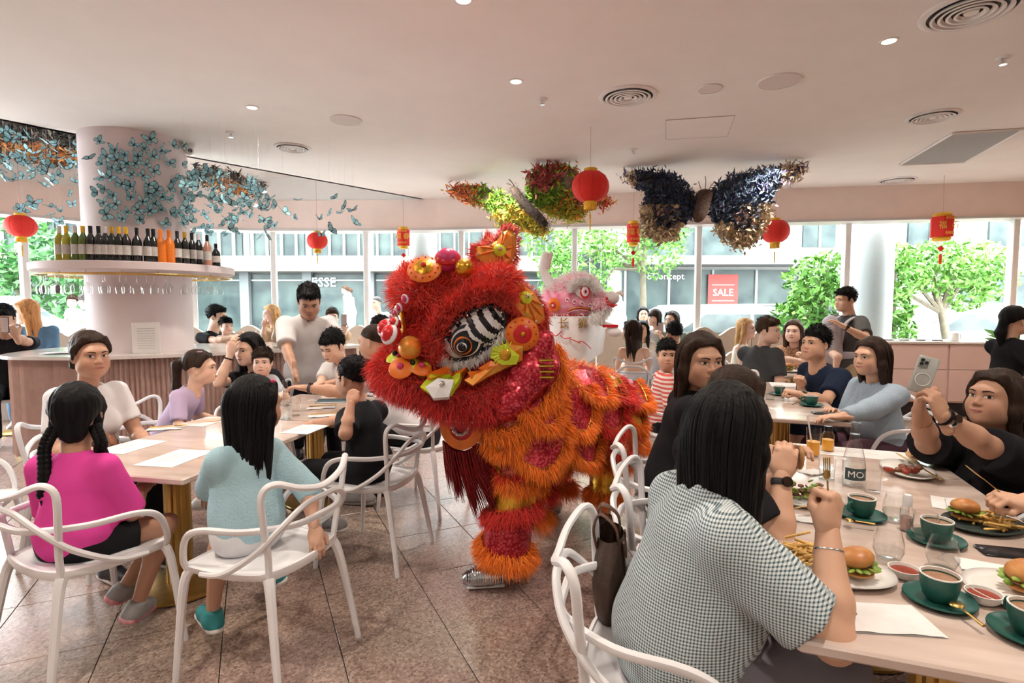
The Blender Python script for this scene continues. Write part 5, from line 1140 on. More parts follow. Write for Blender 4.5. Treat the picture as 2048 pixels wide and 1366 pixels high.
def fur_mat(name, c, rough=.55): return mat('fur_'+name, c, rough, vcol=True, sheen=.3, noise=.05)
m_furred = fur_mat('red', (.6, .03, .02)); RED = (.78, .030, .018); ORANGE = (1.0, .25, .008); DKRED = (.42, .008, .010); WHITEF = (.95, .94, .93)
def sequin_mat(name, c1, c2, scale=70):
    m = bpy.data.materials.new(name); m.use_nodes = True; nt = m.node_tree; L = nt.links.new; b = nt.nodes['Principled BSDF']
    tc = nt.nodes.new('ShaderNodeTexCoord'); v = nt.nodes.new('ShaderNodeTexVoronoi'); v.feature = 'F1'; v.inputs['Scale'].default_value = scale; L(tc.outputs['Object'], v.inputs['Vector'])
    r = nt.nodes.new('ShaderNodeValToRGB'); L(v.outputs['Distance'], r.inputs[0]); e = r.color_ramp.elements; e[0].position = .25; e[0].color = tuple(c1)+(1,); e[1].position = .6; e[1].color = tuple(c2)+(1,)
    L(r.outputs[0], b.inputs['Base Color']); bw = nt.nodes.new('ShaderNodeRGBToBW'); L(v.outputs['Color'], bw.inputs[0]); bp = nt.nodes.new('ShaderNodeBump'); bp.inputs['Strength'].default_value = .8; bp.inputs['Distance'].default_value = .01
    L(bw.outputs[0], bp.inputs['Height']); L(bp.outputs[0], b.inputs['Normal']); b.inputs['Metallic'].default_value = .55; b.inputs['Roughness'].default_value = .28
    return m
m_sequin = sequin_mat('sequin_pink', (.72, .10, .13), (.42, .012, .03)); m_sequin2 = sequin_mat('sequin_red', (.55, .02, .02), (.75, .2, .12), 90)
m_goldl = mat('gold_lame', (.75, .48, .06), .28, .9, noise=.3, nscale=14, bump=.8, bscale=16, color2=(.60, .30, .03)); m_goldpaint = mat('gold_paint', (.70, .36, .06), .4, .3, noise=.35, nscale=30, color2=(.80, .20, .02))
m_orange = mat('orange_paint', (.85, .20, .02), .4, noise=.2, nscale=20); m_lime = mat('lime_paint', (.62, .72, .03), .35, noise=.15, nscale=30); m_redgl = mat('red_gloss', (.62, .012, .018), .3, noise=.1); m_magenta = mat('magenta_paint', (.6, .04, .16), .35, noise=.1)
m_wpaint = mat('white_paint_gloss', (.78, .78, .80), .3, noise=.03); m_bpaint = mat('black_paint_gloss', (.012, .014, .02), .25, noise=.1); m_jewel = mat('jewel', (.75, .72, .7), .12, .9, noise=.1); m_mirror = mat('mirror', (.85, .8, .7), .05, 1.)
def frameN(n, up=(0, 0, 1)):       # columns x,y in plane, z = n
    n = nrm(n); x = np.cross(up, n); x = nrm(x); return np.stack([x, np.cross(n, x), n], 1)
LN = thing('lion_costume', 'red and orange lion dance costume with shaggy fur and striped eye', 'costume', (.1, 3.1, 0.016)); LOR = V3(LN.location)
def disc_at(pn, name, parent, rad, prof, mats, roll=0., sx=1., sy=1., lift=0., n=20, tilt=None):
    p, nn = V3(pn[0]), nrm(pn[1])
    if tilt is not None: nn = nrm(nn+V3(tilt))
    M = frameN(nn)@rotz(roll); q = MB(); q.lathe([(r*rad, z*rad) for (r, z) in prof], n=n, sx=sx, sy=sy, M=M); o = q.build(name, mats, parent); o.location = tuple(p+nn*lift-LOR); return o, M
Vt, Q = surface(LION, .014); newobj('head_shell', raw_mesh('head_shell', Vt-LOR, Q, mat('shell_red', (.45, .012, .010), .7, noise=.2)), LN)
EYE = ((-0.197, 2.736, 1.371), (0.177, -0.969, -0.173)); EP, EN = V3(EYE[0]), nrm(EYE[1])
PAN = [((0.047, 2.731, 1.356), (0.090, -0.995, 0.040)), ((-0.035, 2.719, 1.247), (0.128, -0.992, 0.007)), ((-0.121, 2.705, 1.184), (-0.047, -0.951, 0.306)), ((-0.208, 2.709, 1.116), (-0.468, -0.336, 0.817)), ((0.010, 2.725, 1.302), (0.123, -0.992, 0.012)), ((0.090, 2.743, 1.400), (0.313, -0.912, 0.267)), ((0.052, 2.739, 1.276), (0.365, -0.906, -0.216))]
def keep_fur(P):
    e = (P-EP)@(frameN(EN)@rotz(math.radians(38))); k = ((e[:, 0]/.215)**2+(e[:, 1]/.140)**2 > 1) | (e[:, 2] < -.2)
    for q in PAN: k &= np.linalg.norm(P-V3(q[0]), axis=1) > .095
    l = (P-LO)@LR; k &= (l[:, 0] > -.30) & ~((l[:, 0] < .02-.55*(l[:, 2]+.12)) & (l[:, 2] < -.03) & (l[:, 1] > .05) & (l[:, 2] > -.36))
    return k
Pf, Nf = scatter(Vt, Q, 46000, 5, keep_fur)
loc = (Pf-LO)@LR
cb = np.where((loc[:, 2] > .05)[:, None], -LF*.8+V3((0, 0, .35)), V3((0, 0, -1.))-LF*.2)
lipz = loc[:, 2] < -.22
col = np.where(lipz[:, None], (.64, .016, .014), np.where((loc[:, 2] > .12)[:, None], (.86, .06, .026), RED))
fur('head_fur', Pf, Nf, .062, .0016, col, LN, cb, .45, .3, .30, 6, .35, m=m_furred, org=LOR)
q0, n0 = scatter(Vt, Q, 30000, 8, lambda P: ((P-LO)@LR)[:, 2] < -.24); fur('mouth_fur', q0, n0, .058, .0016, (.70, .018, .014), LN, (0, 0, -1), .35, .5, .35, 9, .35, m=m_furred, org=LOR)
# eye: white lens with black bands, orange-rimmed pupil, white lid frame
M = frameN(EN); rl = math.radians(38); M = M@rotz(rl); base = EP+EN*.045-LOR
def lens(rx, ry, h, c=(0, 0)):  # domed ellipse patch
    v = []; f = []; nr, na = 7, 28
    for i in range(nr):
        r = i/(nr-1)
        for j in range(na): a = 2*PI*j/na; v.append((c[0]+rx*r*math.cos(a), c[1]+ry*r*math.sin(a), h*(1-r*r)))
    for i in range(nr-1):
        for j in range(na): f.append((i*na+j, i*na+(j+1) % na, (i+1)*na+(j+1) % na, (i+1)*na+j)[::-1])
    return v, f
ey = MB(); nx, ny = 60, 10
G = [[(0, 0, 0)]*ny for _ in range(nx)]
for i in range(nx):
    x = -.175+.35*i/(nx-1); hh = .098*math.sqrt(max(0, 1-(x/.175)**2))
    for j in range(ny): yy = hh*(-1+2*j/(ny-1)); G[i][j] = (x, yy, .055*(1-(x/.175)**2-(yy/.098)**2))
ey.sheet(np.array(G)@M.T+base)
for i in range(nx-1):
    for j in range(ny-1):
        x, yy = G[i][j][0], G[i][j][1]; ey.m[i*(ny-1)+j] = 1 if ((x-.03*(yy/.098)**2+.5) % .062) < .030 else 0
EYO = ey.build('eye', [m_wpaint, m_bpaint], LN, smooth=2)
for k, (cx, rx, ry, mm, h) in enumerate([(-.045, .088, .082, m_bpaint, .052), (-.055, .074, .070, m_wpaint, .058), (-.060, .066, .062, m_bpaint, .066), (-.072, .048, .046, m_orange, .072), (-.076, .040, .038, m_bpaint, .078), (-.08, .028, .026, m_wpaint, .083), (-.082, .020, .022, m_bpaint, .088)]):
    v, f = lens(rx, ry, .012); b_ = MB().add((np.array(v)+V3((cx, -.005, h-.02)))@M.T+base, f).build('pupil_ring', mm, EYO, smooth=2)
q = MB()
for k in range(18): a = 2*PI*k/18; q.ball((V3((.168*math.cos(a), .094*math.sin(a), .012)))@M.T+base, .0075, 8)
q.build('eye_studs', m_jewel, EYO)['kind'] = 'stuff'
q = MB(); q.tube([(V3((.178*math.cos(a), .102*math.sin(a), .004)))@M.T+base for a in np.arange(40)*2*PI/40], .012, 8, closed=True); q.build('eye_rim', m_bpaint, EYO)
ep = []; 
for a in np.linspace(PI*.95, PI*1.75, 26): ep.append(V3((.185*math.cos(a), .108*math.sin(a), .0))@M.T+base+LOR)
ep = np.repeat(np.array(ep), 90, 0)+np.random.RandomState(1).normal(size=(26*90, 3))*.008
fur('eyelid_fur', ep, np.tile(EN, (len(ep), 1)), .04, .0014, WHITEF, LN, (0, 0, -1), .6, .2, .3, 3, .1, m=m_furred, org=LOR)
dirs = np.linspace(PI*.02, PI*.98, 40); ep = np.array([V3((.225*math.cos(a), .150*math.sin(a), -.01))@M.T+base+LOR for a in dirs]); ep = np.repeat(ep, 160, 0)+np.random.RandomState(2).normal(size=(6400, 3))*.02
fur('eyebrow_fur', ep, np.tile(nrm(EN+V3((0, 0, .9))), (len(ep), 1)), .080, .0017, (.82, .045, .022), LN, (.15, 0, .3), .15, .05, .30, 4, .3, m=m_furred, org=LOR)
DISC = [(0.001, .30), (.25, .28), (.6, .20), (.9, .10), (1., 0.)]
def rosette(pn, rad, c1, c2, c3, nm='rosette', tilt=None, lift=.0):
    o, M_ = disc_at(pn, nm, LN, rad, DISC, c1, tilt=tilt, lift=lift); nn = M_[:, 2]
    MB().lathe([(.001, .36*rad), (.35*rad, .34*rad), (.55*rad, .24*rad)], n=18, M=M_).build('petal_ring', c2, o); MB().ball(nn*.38*rad, .16*rad, 8).build('stud', c3, o)
    q = MB()
    for k in range(12): a = 2*PI*k/12; q.ball(M_@V3((.8*rad*math.cos(a), .8*rad*math.sin(a), .15*rad)), .055*rad, 6)
    q.build('bead_ring', m_orange if c1 is not m_orange else m_redgl, o)['kind'] = 'stuff'
    return o
rosette(((-0.426, 2.739, 1.643), (-0.023, -0.781, 0.624)), .085, m_orange, m_goldl, m_redgl, 'forehead_rosette', lift=.05)
rosette(((0.047, 2.731, 1.356), (0.090, -0.995, 0.040)), .085, m_orange, m_redgl, m_goldl, 'cheek_rosette', lift=.03)
def ball_at(pn, r, m, nm, lift=0., rim=None):
    p, n = V3(pn[0]), nrm(pn[1]); o = MB().ball((0, 0, 0), r, 16).build(nm, m, LN); o.location = tuple(p+n*(lift+r*.4)-LOR)
    if rim is not None: MB().lathe([(r*.95, 0), (r*1.06, r*.25), (r*.9, r*.5), (r*.55, r*.62), (.001, r*.5)], n=18, M=frameN(n+V3((-.3, -.2, 0)))).build('rim', rim, o)
    return o
ball_at(((-0.348, 2.792, 1.661), (0.371, -0.401, 0.837)), .062, m_magenta, 'forehead_ball', .05, m_redgl); ball_at(((-0.213, 2.739, 1.633), (-0.281, -0.669, 0.688)), .046, m_goldl, 'horn_ball', .05); 
for (pn, r) in ((((-0.491, 2.738, 1.545), (-0.455, -0.860, -0.232)), .022), (((-0.517, 2.770, 1.513), (-0.625, -0.676, -0.390)), .022), (((-0.540, 2.810, 1.495), (-0.717, -0.496, -0.489)), .020), (((-0.571, 2.911, 1.453), (-0.855, -0.377, -0.356)), .024), (((-0.553, 2.867, 1.396), (-0.779, -0.458, 0.429)), .022), (((-0.545, 2.825, 1.367), (-0.639, -0.523, 0.565)), .020)): ball_at(pn, r, m_magenta, 'brow_bead', .05, m_wpaint)
o, M_ = disc_at(((-0.520, 2.832, 1.433), (-0.786, -0.596, -0.166)), 'forehead_mirror', LN, .062, [(.001, .2), (.7, .2), (.75, .3), (1, .25), (1, 0)], m_goldl, sx=.7, sy=1.25, lift=.055); MB().lathe([(.001, .0135), (.042, .013)], n=20, sx=.7, sy=1.25, M=M_, close=False).build('glass', m_mirror, o)
ball_at(((-0.469, 2.705, 1.274), (-0.297, -0.911, 0.286)), .058, m_goldpaint, 'nose_ball', .05)
for (pn, r, l) in ((((-0.514, 2.735, 1.296), (-0.458, -0.771, 0.443)), .05, .12), (((-0.552, 2.780, 1.318), (-0.565, -0.597, 0.569)), .046, .10), (((-0.501, 2.748, 1.325), (-0.412, -0.710, 0.571)), .030, .14)): ball_at(pn, r, m_redgl, 'nose_pompom', l, m_wpaint)
# lip scrolls below the nose
for (pn, r, c) in ((((-0.556, 2.716, 1.208), (-0.275, -0.420, 0.865)), .055, m_lime), (((-0.493, 2.668, 1.179), (0.257, -0.639, 0.725)), .048, m_lime), (((-0.434, 2.700, 1.185), (0.122, -0.992, 0.019)), .04, m_lime), (((-0.530, 2.657, 1.173), (-0.033, -0.806, 0.591)), .06, m_orange), (((-0.454, 2.669, 1.164), (0.303, -0.575, 0.760)), .055, m_orange), (((-0.527, 2.721, 1.222), (-0.375, -0.785, 0.493)), .05, m_orange)):
    o, M_ = disc_at(pn, 'snout_scroll', LN, r, DISC, c, lift=.045); MB().ball(M_[:, 2]*r*.32, r*.3, 8).build('scroll_eye', m_bpaint if c is m_lime else m_magenta, o)
def plate(name, pts, lift, mats, parent=LN, th=.012):   # raised panel following the head through surface points
    P = np.array([V3(p[0])+nrm(p[1])*lift for p in pts])-LOR; N = nrm(np.mean([p[1] for p in pts], 0)); k = len(P); c = P.mean(0)+N*.015
    v = list(P+N*th)+[c+N*th]+list(P-N*.03); f = [(i, (i+1) % k, k) for i in range(k)]+[(i, k+1+i, k+1+(i+1) % k, (i+1) % k) for i in range(k)]
    return MB().add(v, f).build(name, mats, parent, False)
plate('cheek_panel', [((-0.240, 2.642, 1.094), (0.198, -0.516, 0.833)), ((-0.158, 2.702, 1.150), (-0.330, -0.881, 0.338)), ((-0.084, 2.714, 1.223), (-0.007, -0.990, 0.143)), ((-0.022, 2.723, 1.302), (-0.010, -0.993, 0.122)), ((0.040, 2.731, 1.301), (0.237, -0.967, -0.091)), ((0.027, 2.737, 1.238), (0.409, -0.892, -0.196)), ((-0.047, 2.713, 1.183), (0.220, -0.964, 0.147)), ((-0.120, 2.680, 1.121), (0.014, -0.838, 0.546)), ((-0.191, 2.636, 1.078), (0.085, -0.715, 0.694))], .055, m_goldpaint)
for (u, pts) in enumerate([[((-0.084, 2.724, 1.277), (-0.152, -0.966, 0.210)), ((-0.030, 2.724, 1.302), (-0.041, -0.988, 0.146)), ((0.015, 2.728, 1.264), (0.269, -0.956, -0.120)), ((-0.005, 2.727, 1.214), (0.338, -0.941, -0.025)), ((-0.060, 2.713, 1.203), (0.141, -0.984, 0.111)), ((-0.097, 2.716, 1.233), (-0.096, -0.976, 0.194))]]): plate('cheek_fan', pts, .075, m_lime)
for (pts) in ([((-0.218, 2.673, 1.104), (0.047, -0.294, 0.955)), ((-0.163, 2.704, 1.150), (-0.368, -0.867, 0.336)), ((-0.121, 2.698, 1.160), (-0.060, -0.948, 0.313)), ((-0.152, 2.683, 1.120), (-0.176, -0.750, 0.637)), ((-0.199, 2.646, 1.089), (0.089, -0.591, 0.802))], [((-0.146, 2.706, 1.174), (-0.237, -0.933, 0.270)), ((-0.097, 2.713, 1.218), (-0.047, -0.983, 0.179)), ((-0.074, 2.710, 1.194), (0.102, -0.981, 0.165)), ((-0.113, 2.694, 1.151), (-0.007, -0.940, 0.342))]): plate('cheek_flame', pts, .07, m_orange)
pc = ((-0.040, 2.719, 1.257), (0.071, -0.996, 0.055)); o, M_ = disc_at(pc, 'fan_ribs', LN, .03, DISC, m_goldl, lift=.09)
q = MB()
for k in range(9): a = -1.3+k*.33; q.tube([(0, 0, .004), (M_@V3((.07*math.cos(a+2.4), .07*math.sin(a+2.4), -.005)))], [.006, .002], 6)
q.build('rib', m_lime, o)['kind'] = 'stuff'
# cheek crescent in lime, tusk and lip plate
plate('lip_plate', [((-0.404, 2.608, 1.090), (-0.312, -0.879, 0.361)), ((-0.374, 2.620, 1.117), (-0.086, -0.649, 0.756)), ((-0.310, 2.622, 1.112), (0.295, -0.515, 0.805)), ((-0.284, 2.848, 1.123), (0.106, -0.178, -0.978)), ((-0.197, 2.726, 1.152), (-0.636, -0.747, 0.193)), ((-0.214, 2.716, 1.115), (-0.541, -0.255, 0.801)), ((-0.274, 2.626, 1.097), (0.397, -0.572, 0.718)), ((-0.307, 2.591, 1.069), (0.313, -0.904, 0.289)), ((-0.361, 2.586, 1.069), (-0.217, -0.936, 0.278))], .07, m_lime)
plate('tooth', [((-0.376, 2.596, 1.084), (-0.263, -0.876, 0.405)), ((-0.343, 2.601, 1.100), (-0.007, -0.757, 0.653)), ((-0.301, 2.607, 1.095), (0.349, -0.709, 0.613)), ((-0.313, 2.586, 1.060), (0.269, -0.947, 0.176)), ((-0.351, 2.582, 1.058), (-0.104, -0.984, 0.145))], .088, m_wpaint); ball_at(((-0.333, 2.592, 1.087), (0.111, -0.860, 0.499)), .014, m_jewel, 'stud', .10); ball_at(((-0.308, 3.230, 1.057), (0.404, -0.452, -0.795)), .016, m_jewel, 'stud', .09)
plate('lip_line', [((-0.395, 2.627, 1.121), (-0.066, -0.687, 0.724)), ((-0.328, 2.672, 1.129), (0.263, 0.054, 0.963)), ((-0.277, 2.776, 1.158), (0.102, -0.677, -0.729)), ((-0.184, 2.724, 1.182), (-0.480, -0.857, 0.189)), ((-0.197, 2.727, 1.157), (-0.620, -0.768, 0.159)), ((-0.319, 3.198, 1.074), (0.297, -0.590, -0.751)), ((-0.317, 2.622, 1.114), (0.249, -0.506, 0.826)), ((-0.378, 2.609, 1.104), (-0.180, -0.770, 0.612))], .075, m_orange)
# ears: carved panels with fur edge
def ear(name, outline, Y0, thick, m_face, furc, tiltY=0.):
    e = []; O_ = np.array(outline, float); c = O_.mean(0); P3 = np.array([(p[0], p[1]+0*tiltY, p[2]) for p in O_]); n = np.cross(P3[len(P3)//3]-P3[0], P3[2*len(P3)//3]-P3[0]); n = nrm(n); n = n if n[1] < 0 else -n
    k = len(P3); cc = P3.mean(0)+n*.03; ring = P3*.72+cc*.28+n*.008
    v = list(P3)+list(ring)+[cc]+list(P3-n*thick); f = [(i, (i+1) % k, k+(i+1) % k, k+i) for i in range(k)]+[(k+i, k+(i+1) % k, 2*k) for i in range(k)]+[(i, 2*k+1+i, 2*k+1+(i+1) % k, (i+1) % k) for i in range(k)]
    o = MB().add(np.array(v)-LOR, f).build(name, m_face, LN, False)
    for j in range(11):
        a = 2*PI*j/11; d = P3[int(j*k/11)]-cc; MB().tube([cc+d*.25+n*.012-LOR, cc+d*.55+n*.014-LOR, cc+d*.8+n*.008-LOR], [.004, .006, .002], 6).build('ray', m_orange, o)
    MB().lathe([(.001, .02), (.02, .018), (.034, .004)], cc+n*.0-LOR, n=16, M=frameN(n)).build('boss', m_lime, o); MB().ball(cc+n*.022-LOR, .012, 8).build('stud', m_jewel, o)
    q = MB()
    for j in range(0, k, 2): q.ball(P3[j]*.88+cc*.12+n*.012-LOR, .007, 6)
    q.build('edge_studs', m_jewel, o)['kind'] = 'stuff'
    dense = np.array([P3[i]+(P3[(i+1) % k]-P3[i])*t for i in range(k) for t in np.linspace(0, 1, 8)[:-1]]); dn = dense-cc; dn /= np.linalg.norm(dn, axis=1)[:, None]
    m_ = len(dense); pp = np.repeat(dense, 20, 0)+np.random.RandomState(4).normal(size=(m_*20, 3))*.005
    fur('ear_fur', pp, np.repeat(dn, 20, 0)-n*.35, .045, .0016, furc, o, (0, 0, 1), .05, 0, .25, 5, .3, m=m_furred, org=LOR)
    return o
ear('ear', [(-0.19, 2.84, 1.75), (-0.19, 2.86, 1.8), (-0.12, 2.88, 1.81), (-0.08, 2.9, 1.84), (-0.05, 2.91, 1.89), (-0.02, 2.91, 1.9), (0.02, 2.91, 1.88), (0.02, 2.9, 1.8), (0.01, 2.88, 1.72), (-0.02, 2.86, 1.66), (-0.06, 2.84, 1.64), (-0.1, 2.84, 1.65), (-0.14, 2.84, 1.7)], 3, .02, m_goldpaint, (.80, .06, .03))
ear('ear_flap', [(-0.06, 2.74, 1.62), (-0.01, 2.76, 1.65), (0.05, 2.78, 1.61), (0.12, 2.8, 1.56), (0.16, 2.8, 1.49), (0.17, 2.79, 1.42), (0.12, 2.74, 1.4), (0.06, 2.72, 1.44), (-0, 2.71, 1.51), (-0.05, 2.72, 1.56)], 3, .02, m_goldpaint, (.70, .04, .02))
far = [(p-LO)@LR for p in (V3((-0.15, 3, 1.74)), V3((-0.05, 3.05, 1.9)), V3((0.02, 3.05, 1.86)), V3((-0.02, 3, 1.67)), V3((-0.11, 2.98, 1.66)))]
ear('ear', [LO+LR@V3((x, -y-.02, z)) for (x, y, z) in far], 3, .02, m_goldpaint, (.80, .06, .03))
# jaw flap with teeth and tassel beard
jc = V3((-0.26, 2.76, 0.85)); jf = frameN(nrm(V3((-.25, -1, .1))))
v = []; k = 16; outer = [(.118*math.cos(a), -.118*math.sin(a)*1.15) for a in np.linspace(0, PI, k)]; inner = [(.070*math.cos(a), -.088*math.sin(a)) for a in np.linspace(0, PI, k)]
for z in (0, -.02): v += [jf@V3((x, y+.05, z)) for (x, y) in outer]+[jf@V3((x, y+.05, z)) for (x, y) in inner]
f = [(i, i+1, k+i+1, k+i) for i in range(k-1)]+[(2*k+i, 3*k+i, 3*k+i+1, 2*k+i+1) for i in range(k-1)]+[(i, 2*k+i, 2*k+i+1, i+1) for i in range(k-1)]+[(k+i, k+i+1, 3*k+i+1, 3*k+i) for i in range(k-1)]
JW = MB().add(np.array(v)+jc-LOR, f).build('jaw', m_orange, LN, False)
MB().add([jf@V3((x, y+.05, -.012))+jc-LOR for (x, y) in inner], [tuple(range(k))]).build('mouth_lining', m_redgl, JW, False)
for i in range(6):
    a = .35+i*.49; x, y = .064*math.cos(a), -.080*math.sin(a); MB().ball(jf@V3((x*.72, y*.72+.05, .004))+jc-LOR, (.0135, .01, .026), 8, M=jf@rotz(-a+PI/2)).build('tooth', m_wpaint, JW)
rs = np.random.RandomState(12); nB = 420
bt = MB()
for i in range(nB):
    u_ = rs.rand(); x0 = -.10+.19*u_; grp = .02*math.sin(u_*18); L_ = rs.uniform(.20, .34)*(1.05 if u_ > .4 else .85); p0 = jc+jf@V3((x0, -.045-.05*math.sin(PI*u_), -.02+rs.normal()*.012)); sw = .03+.10*u_
    bt.tube([p0-LOR, p0+V3((sw*.25+grp*.3, 0, -L_*.45))-LOR, p0+V3((sw*.9+grp, rs.normal()*.01, -L_))-LOR], [.0032, .003, .0008], 4, cap=False)
bt.build('beard', mat('tassel_dark_red', (.28, .006, .010), .45, noise=.4, nscale=50, color2=(.14, .003, .006)), LN, smooth=2)['kind'] = 'stuff'
# neck drape and cape body
BODY = [C((-.02, 3.02, 1.16), (.16, 3.18, .99), .18, .21, sm=.1), C((.16, 3.18, .98), (.56, 3.66, .84), .21, .23, sm=.1), C((-.06, 2.93, 1.05), (.08, 3.02, .78), .17, .19, sm=.08), C((.36, 3.38, .88), (.52, 3.55, .72), .24, .22, sm=.1), C((.10, 3.02, .84), (.46, 3.5, .74), .20, .20, sm=.1), C((.60, 3.66, .82), (.60, 3.66, .6), .18, .15, sm=.1)]
Vb, Qb = surface(BODY, .016, lambda p: folds(p, .012, 14, 2)); newobj('cape', raw_mesh('cape', Vb-LOR, Qb, m_sequin), LN)
def march(p, d, prims):
    p = V3(p)
    for i in range(80):
        q = float(sdf_at(prims, p)[0])
        if q < .002 or q > 1.2: break
        p = p+V3(d)*q*.8
    g = V3([float(sdf_at(prims, p+e)[0]-sdf_at(prims, p-e)[0]) for e in np.eye(3)*.006]); return p, nrm(g)
def flap(c, n, w, h, m, furc, seed, down=(0, 0, -1), parent=LN):
    """U-shaped hanging scale with a fur hem"""
    n = nrm(n); d = nrm(V3(down)-n*(V3(down)@n)); x = np.cross(d, n); na, nr = 14, 5; v = []; rim = []
    for i in range(nr):
        for j in range(na):
            a = PI*j/(na-1); rr = i/(nr-1); px = -math.cos(a)*w/2*rr; py = (math.sin(a)**.8)*h*rr; v.append(V3(c)+x*px+d*py+n*(.03+.07*math.sin(min(1, rr)*PI*.5)*(py/h)+.012*math.cos(px*30)))
    f = [(i*na+j, i*na+j+1, (i+1)*na+j+1, (i+1)*na+j) for i in range(nr-1) for j in range(na-1)]
    o = MB().add(np.array(v)-LOR, f).build('scale_flap', m, parent, smooth=2)
    R_ = np.array(v[-na:]); dn = R_-V3(c); dn /= np.maximum(1e-6, np.linalg.norm(dn, axis=1))[:, None]
    R2 = np.array([R_[i]+(R_[i+1]-R_[i])*t for i in range(na-1) for t in np.linspace(0, 1, 6)[:-1]]); D2 = np.array([dn[i] for i in range(na-1) for t in range(5)]); rp = 30
    pp = np.repeat(R2, rp, 0)+np.random.RandomState(seed).normal(size=(len(R2)*rp, 3))*.009; nn = np.repeat(D2*.75+n*.55, rp, 0)
    fur('fur_hem', pp, nn, .046, .0017, furc, o, (0, 0, -1), .25, .5, .28, seed, .28, m=m_furred, org=LOR)
    MB().tube(R_-dn*.016-LOR+n*.004, .004, 5).build('gold_braid', m_goldl, o)
    return o
camd = lambda p: nrm(V3(p)-V3((0, 0, 1.5)))
FL = [((.08, 2.6, 1.02), .30, .22, 0, 0), ((-.06, 2.6, .90), .26, .20, 1, 0), ((.26, 2.7, .98), .32, .24, 0, 0), ((.46, 2.8, .94), .32, .24, 0, 1), ((.62, 2.9, .88), .26, .22, 2, 0), ((.10, 2.6, .82), .30, .22, 0, 0), ((.32, 2.7, .78), .34, .22, 0, 0), ((.54, 2.8, .76), .30, .22, 1, 1), ((.70, 3.2, .74), .24, .20, 0, 0), ((-.04, 2.6, .74), .24, .18, 2, 1)]
for i, (p, w, h, mi_, hem) in enumerate(FL):
    pp, nn = march(p, nrm((.15, 1, 0)), BODY); flap(pp+V3((0, 0, .07)), nrm(nn*V3((1, 1, .35))), w, h, [m_sequin, m_sequin2, m_goldl][mi_], [ORANGE, RED][hem], 20+i)
for i, (x, y, hem) in enumerate([(.30, 3.30, 0), (.47, 3.5, 1), (.62, 3.68, 0)]):
    pp, nn = march((x+.1, y-.1, 1.6), (0, 0, -1), BODY); flap(pp, nrm(nn+V3((.3, -.5, 0))), .30, .22, [m_sequin, m_goldl][i % 2], [ORANGE, RED][hem], 60+i, (.5, -.6, -.5))
Pb, Nb = scatter(Vb, Qb, 7000, 3, lambda P: (P[:, 2] > 1.04) | (P[:, 2] < .66) | (P[:, 0] > .68)); fur('back_fur', Pb, Nb, .045, .0018, ORANGE, LN, (.4, .3, -1), .4, .4, .3, 4, .25, m=m_furred, org=LOR)
# front shoulder drape with sequins under the jaw
Pp = [C((0.14, 2.8, 1.3), (-0.05, 2.7, 0.99), .085, .075, sm=.05), C((0.15, 2.8, 1.18), (0.01, 2.72, 1.03), .10, .08, sm=.05)]
Vd, Qd = surface(Pp, .013, lambda p: folds(p, .012, 30, 5)); newobj('neck_drape', raw_mesh('neck_drape', Vd-LOR, Qd, m_sequin), LN)
ln_ = np.array([(0.23, 2.84, 1.29), (0.25, 2.8, 1.14), (0.18, 2.76, 1.02), (0.08, 2.72, 0.93), (-0.02, 2.7, 0.87), (-0.12, 2.7, 0.88)]); ln_ = spline(ln_, 14); pp = np.repeat(ln_, 44, 0)+np.random.RandomState(8).normal(size=(len(ln_)*44, 3))*.012
fur('drape_hem', pp, np.tile(nrm((.5, -.5, -.5)), (len(pp), 1)), .06, .0018, ORANGE, LN, (.3, 0, -1), .4, .5, .3, 31, .25, m=m_furred, org=LOR)
for z in range(4): MB().rbox(V3((0.17, 2.68, 1.18))+V3((0, 0, .05-.028*z))-LOR, (.075, .008, .013), .003).build('gold_bar', m_goldl, LN)
# leg covers
def legging(pts, rads, zones, seed, shoe_dir=None):
    """pts from hip to ankle; zones: list of (t0, t1, material); rings of fur at given t"""
    S = spline(pts, 8); T_ = np.linspace(0, 1, len(S)); R_ = np.interp(T_, np.linspace(0, 1, len(rads)), rads)
    for (t0, t1, m) in zones['cloth']:
        k = (T_ >= t0-.01) & (T_ <= t1+.01); MB().tube(S[k]-LOR, R_[k], 18, flat=(1, 1)).build('legging', m, LN, smooth=2)
    for (t, c, ln, dens, tl) in zones['fur']:
        c0 = np.array([np.interp(t, T_, S[:, i]) for i in range(3)]); r0 = np.interp(t, T_, R_)*1.03; an = np.random.RandomState(seed).rand(dens)*2*PI
        n = np.stack([np.cos(an), np.sin(an), np.zeros(dens)], 1); hz = np.random.RandomState(seed+1).normal(size=dens)*.016+tl*np.cos(an-2.4)
        P = c0+n*r0; P[:, 2] += hz; seed += 2
        fur('fur_ring', P, n, ln, .0018, c, LN, (0, 0, -1), .45, .5, .28, seed, .28, m=m_furred, org=LOR)
fz = dict(cloth=[(0, .46, m_sequin2), (.46, .72, m_goldl), (.72, .97, m_sequin)], fur=[(.22, DKRED, .06, 2200, .02), (.43, ORANGE, .06, 3000, .02), (.70, RED, .055, 3000, -.03), (.93, ORANGE, .06, 3600, .03)])
legging([(.06, 2.96, .86), (.03, 2.88, .66), (.0, 2.84, .45), (-.04, 2.86, .17)], [.14, .13, .125, .13], fz, 100)
legging([(.12, 3.10, .84), (.12, 3.12, .6), (.10, 3.16, .4), (.08, 3.18, .24)], [.14, .12, .11, .11], dict(cloth=[(0, .97, m_sequin2)], fur=[(.3, ORANGE, .08, 2200, 0), (.6, RED, .07, 2000, 0), (.9, ORANGE, .08, 2000, 0)]), 130)
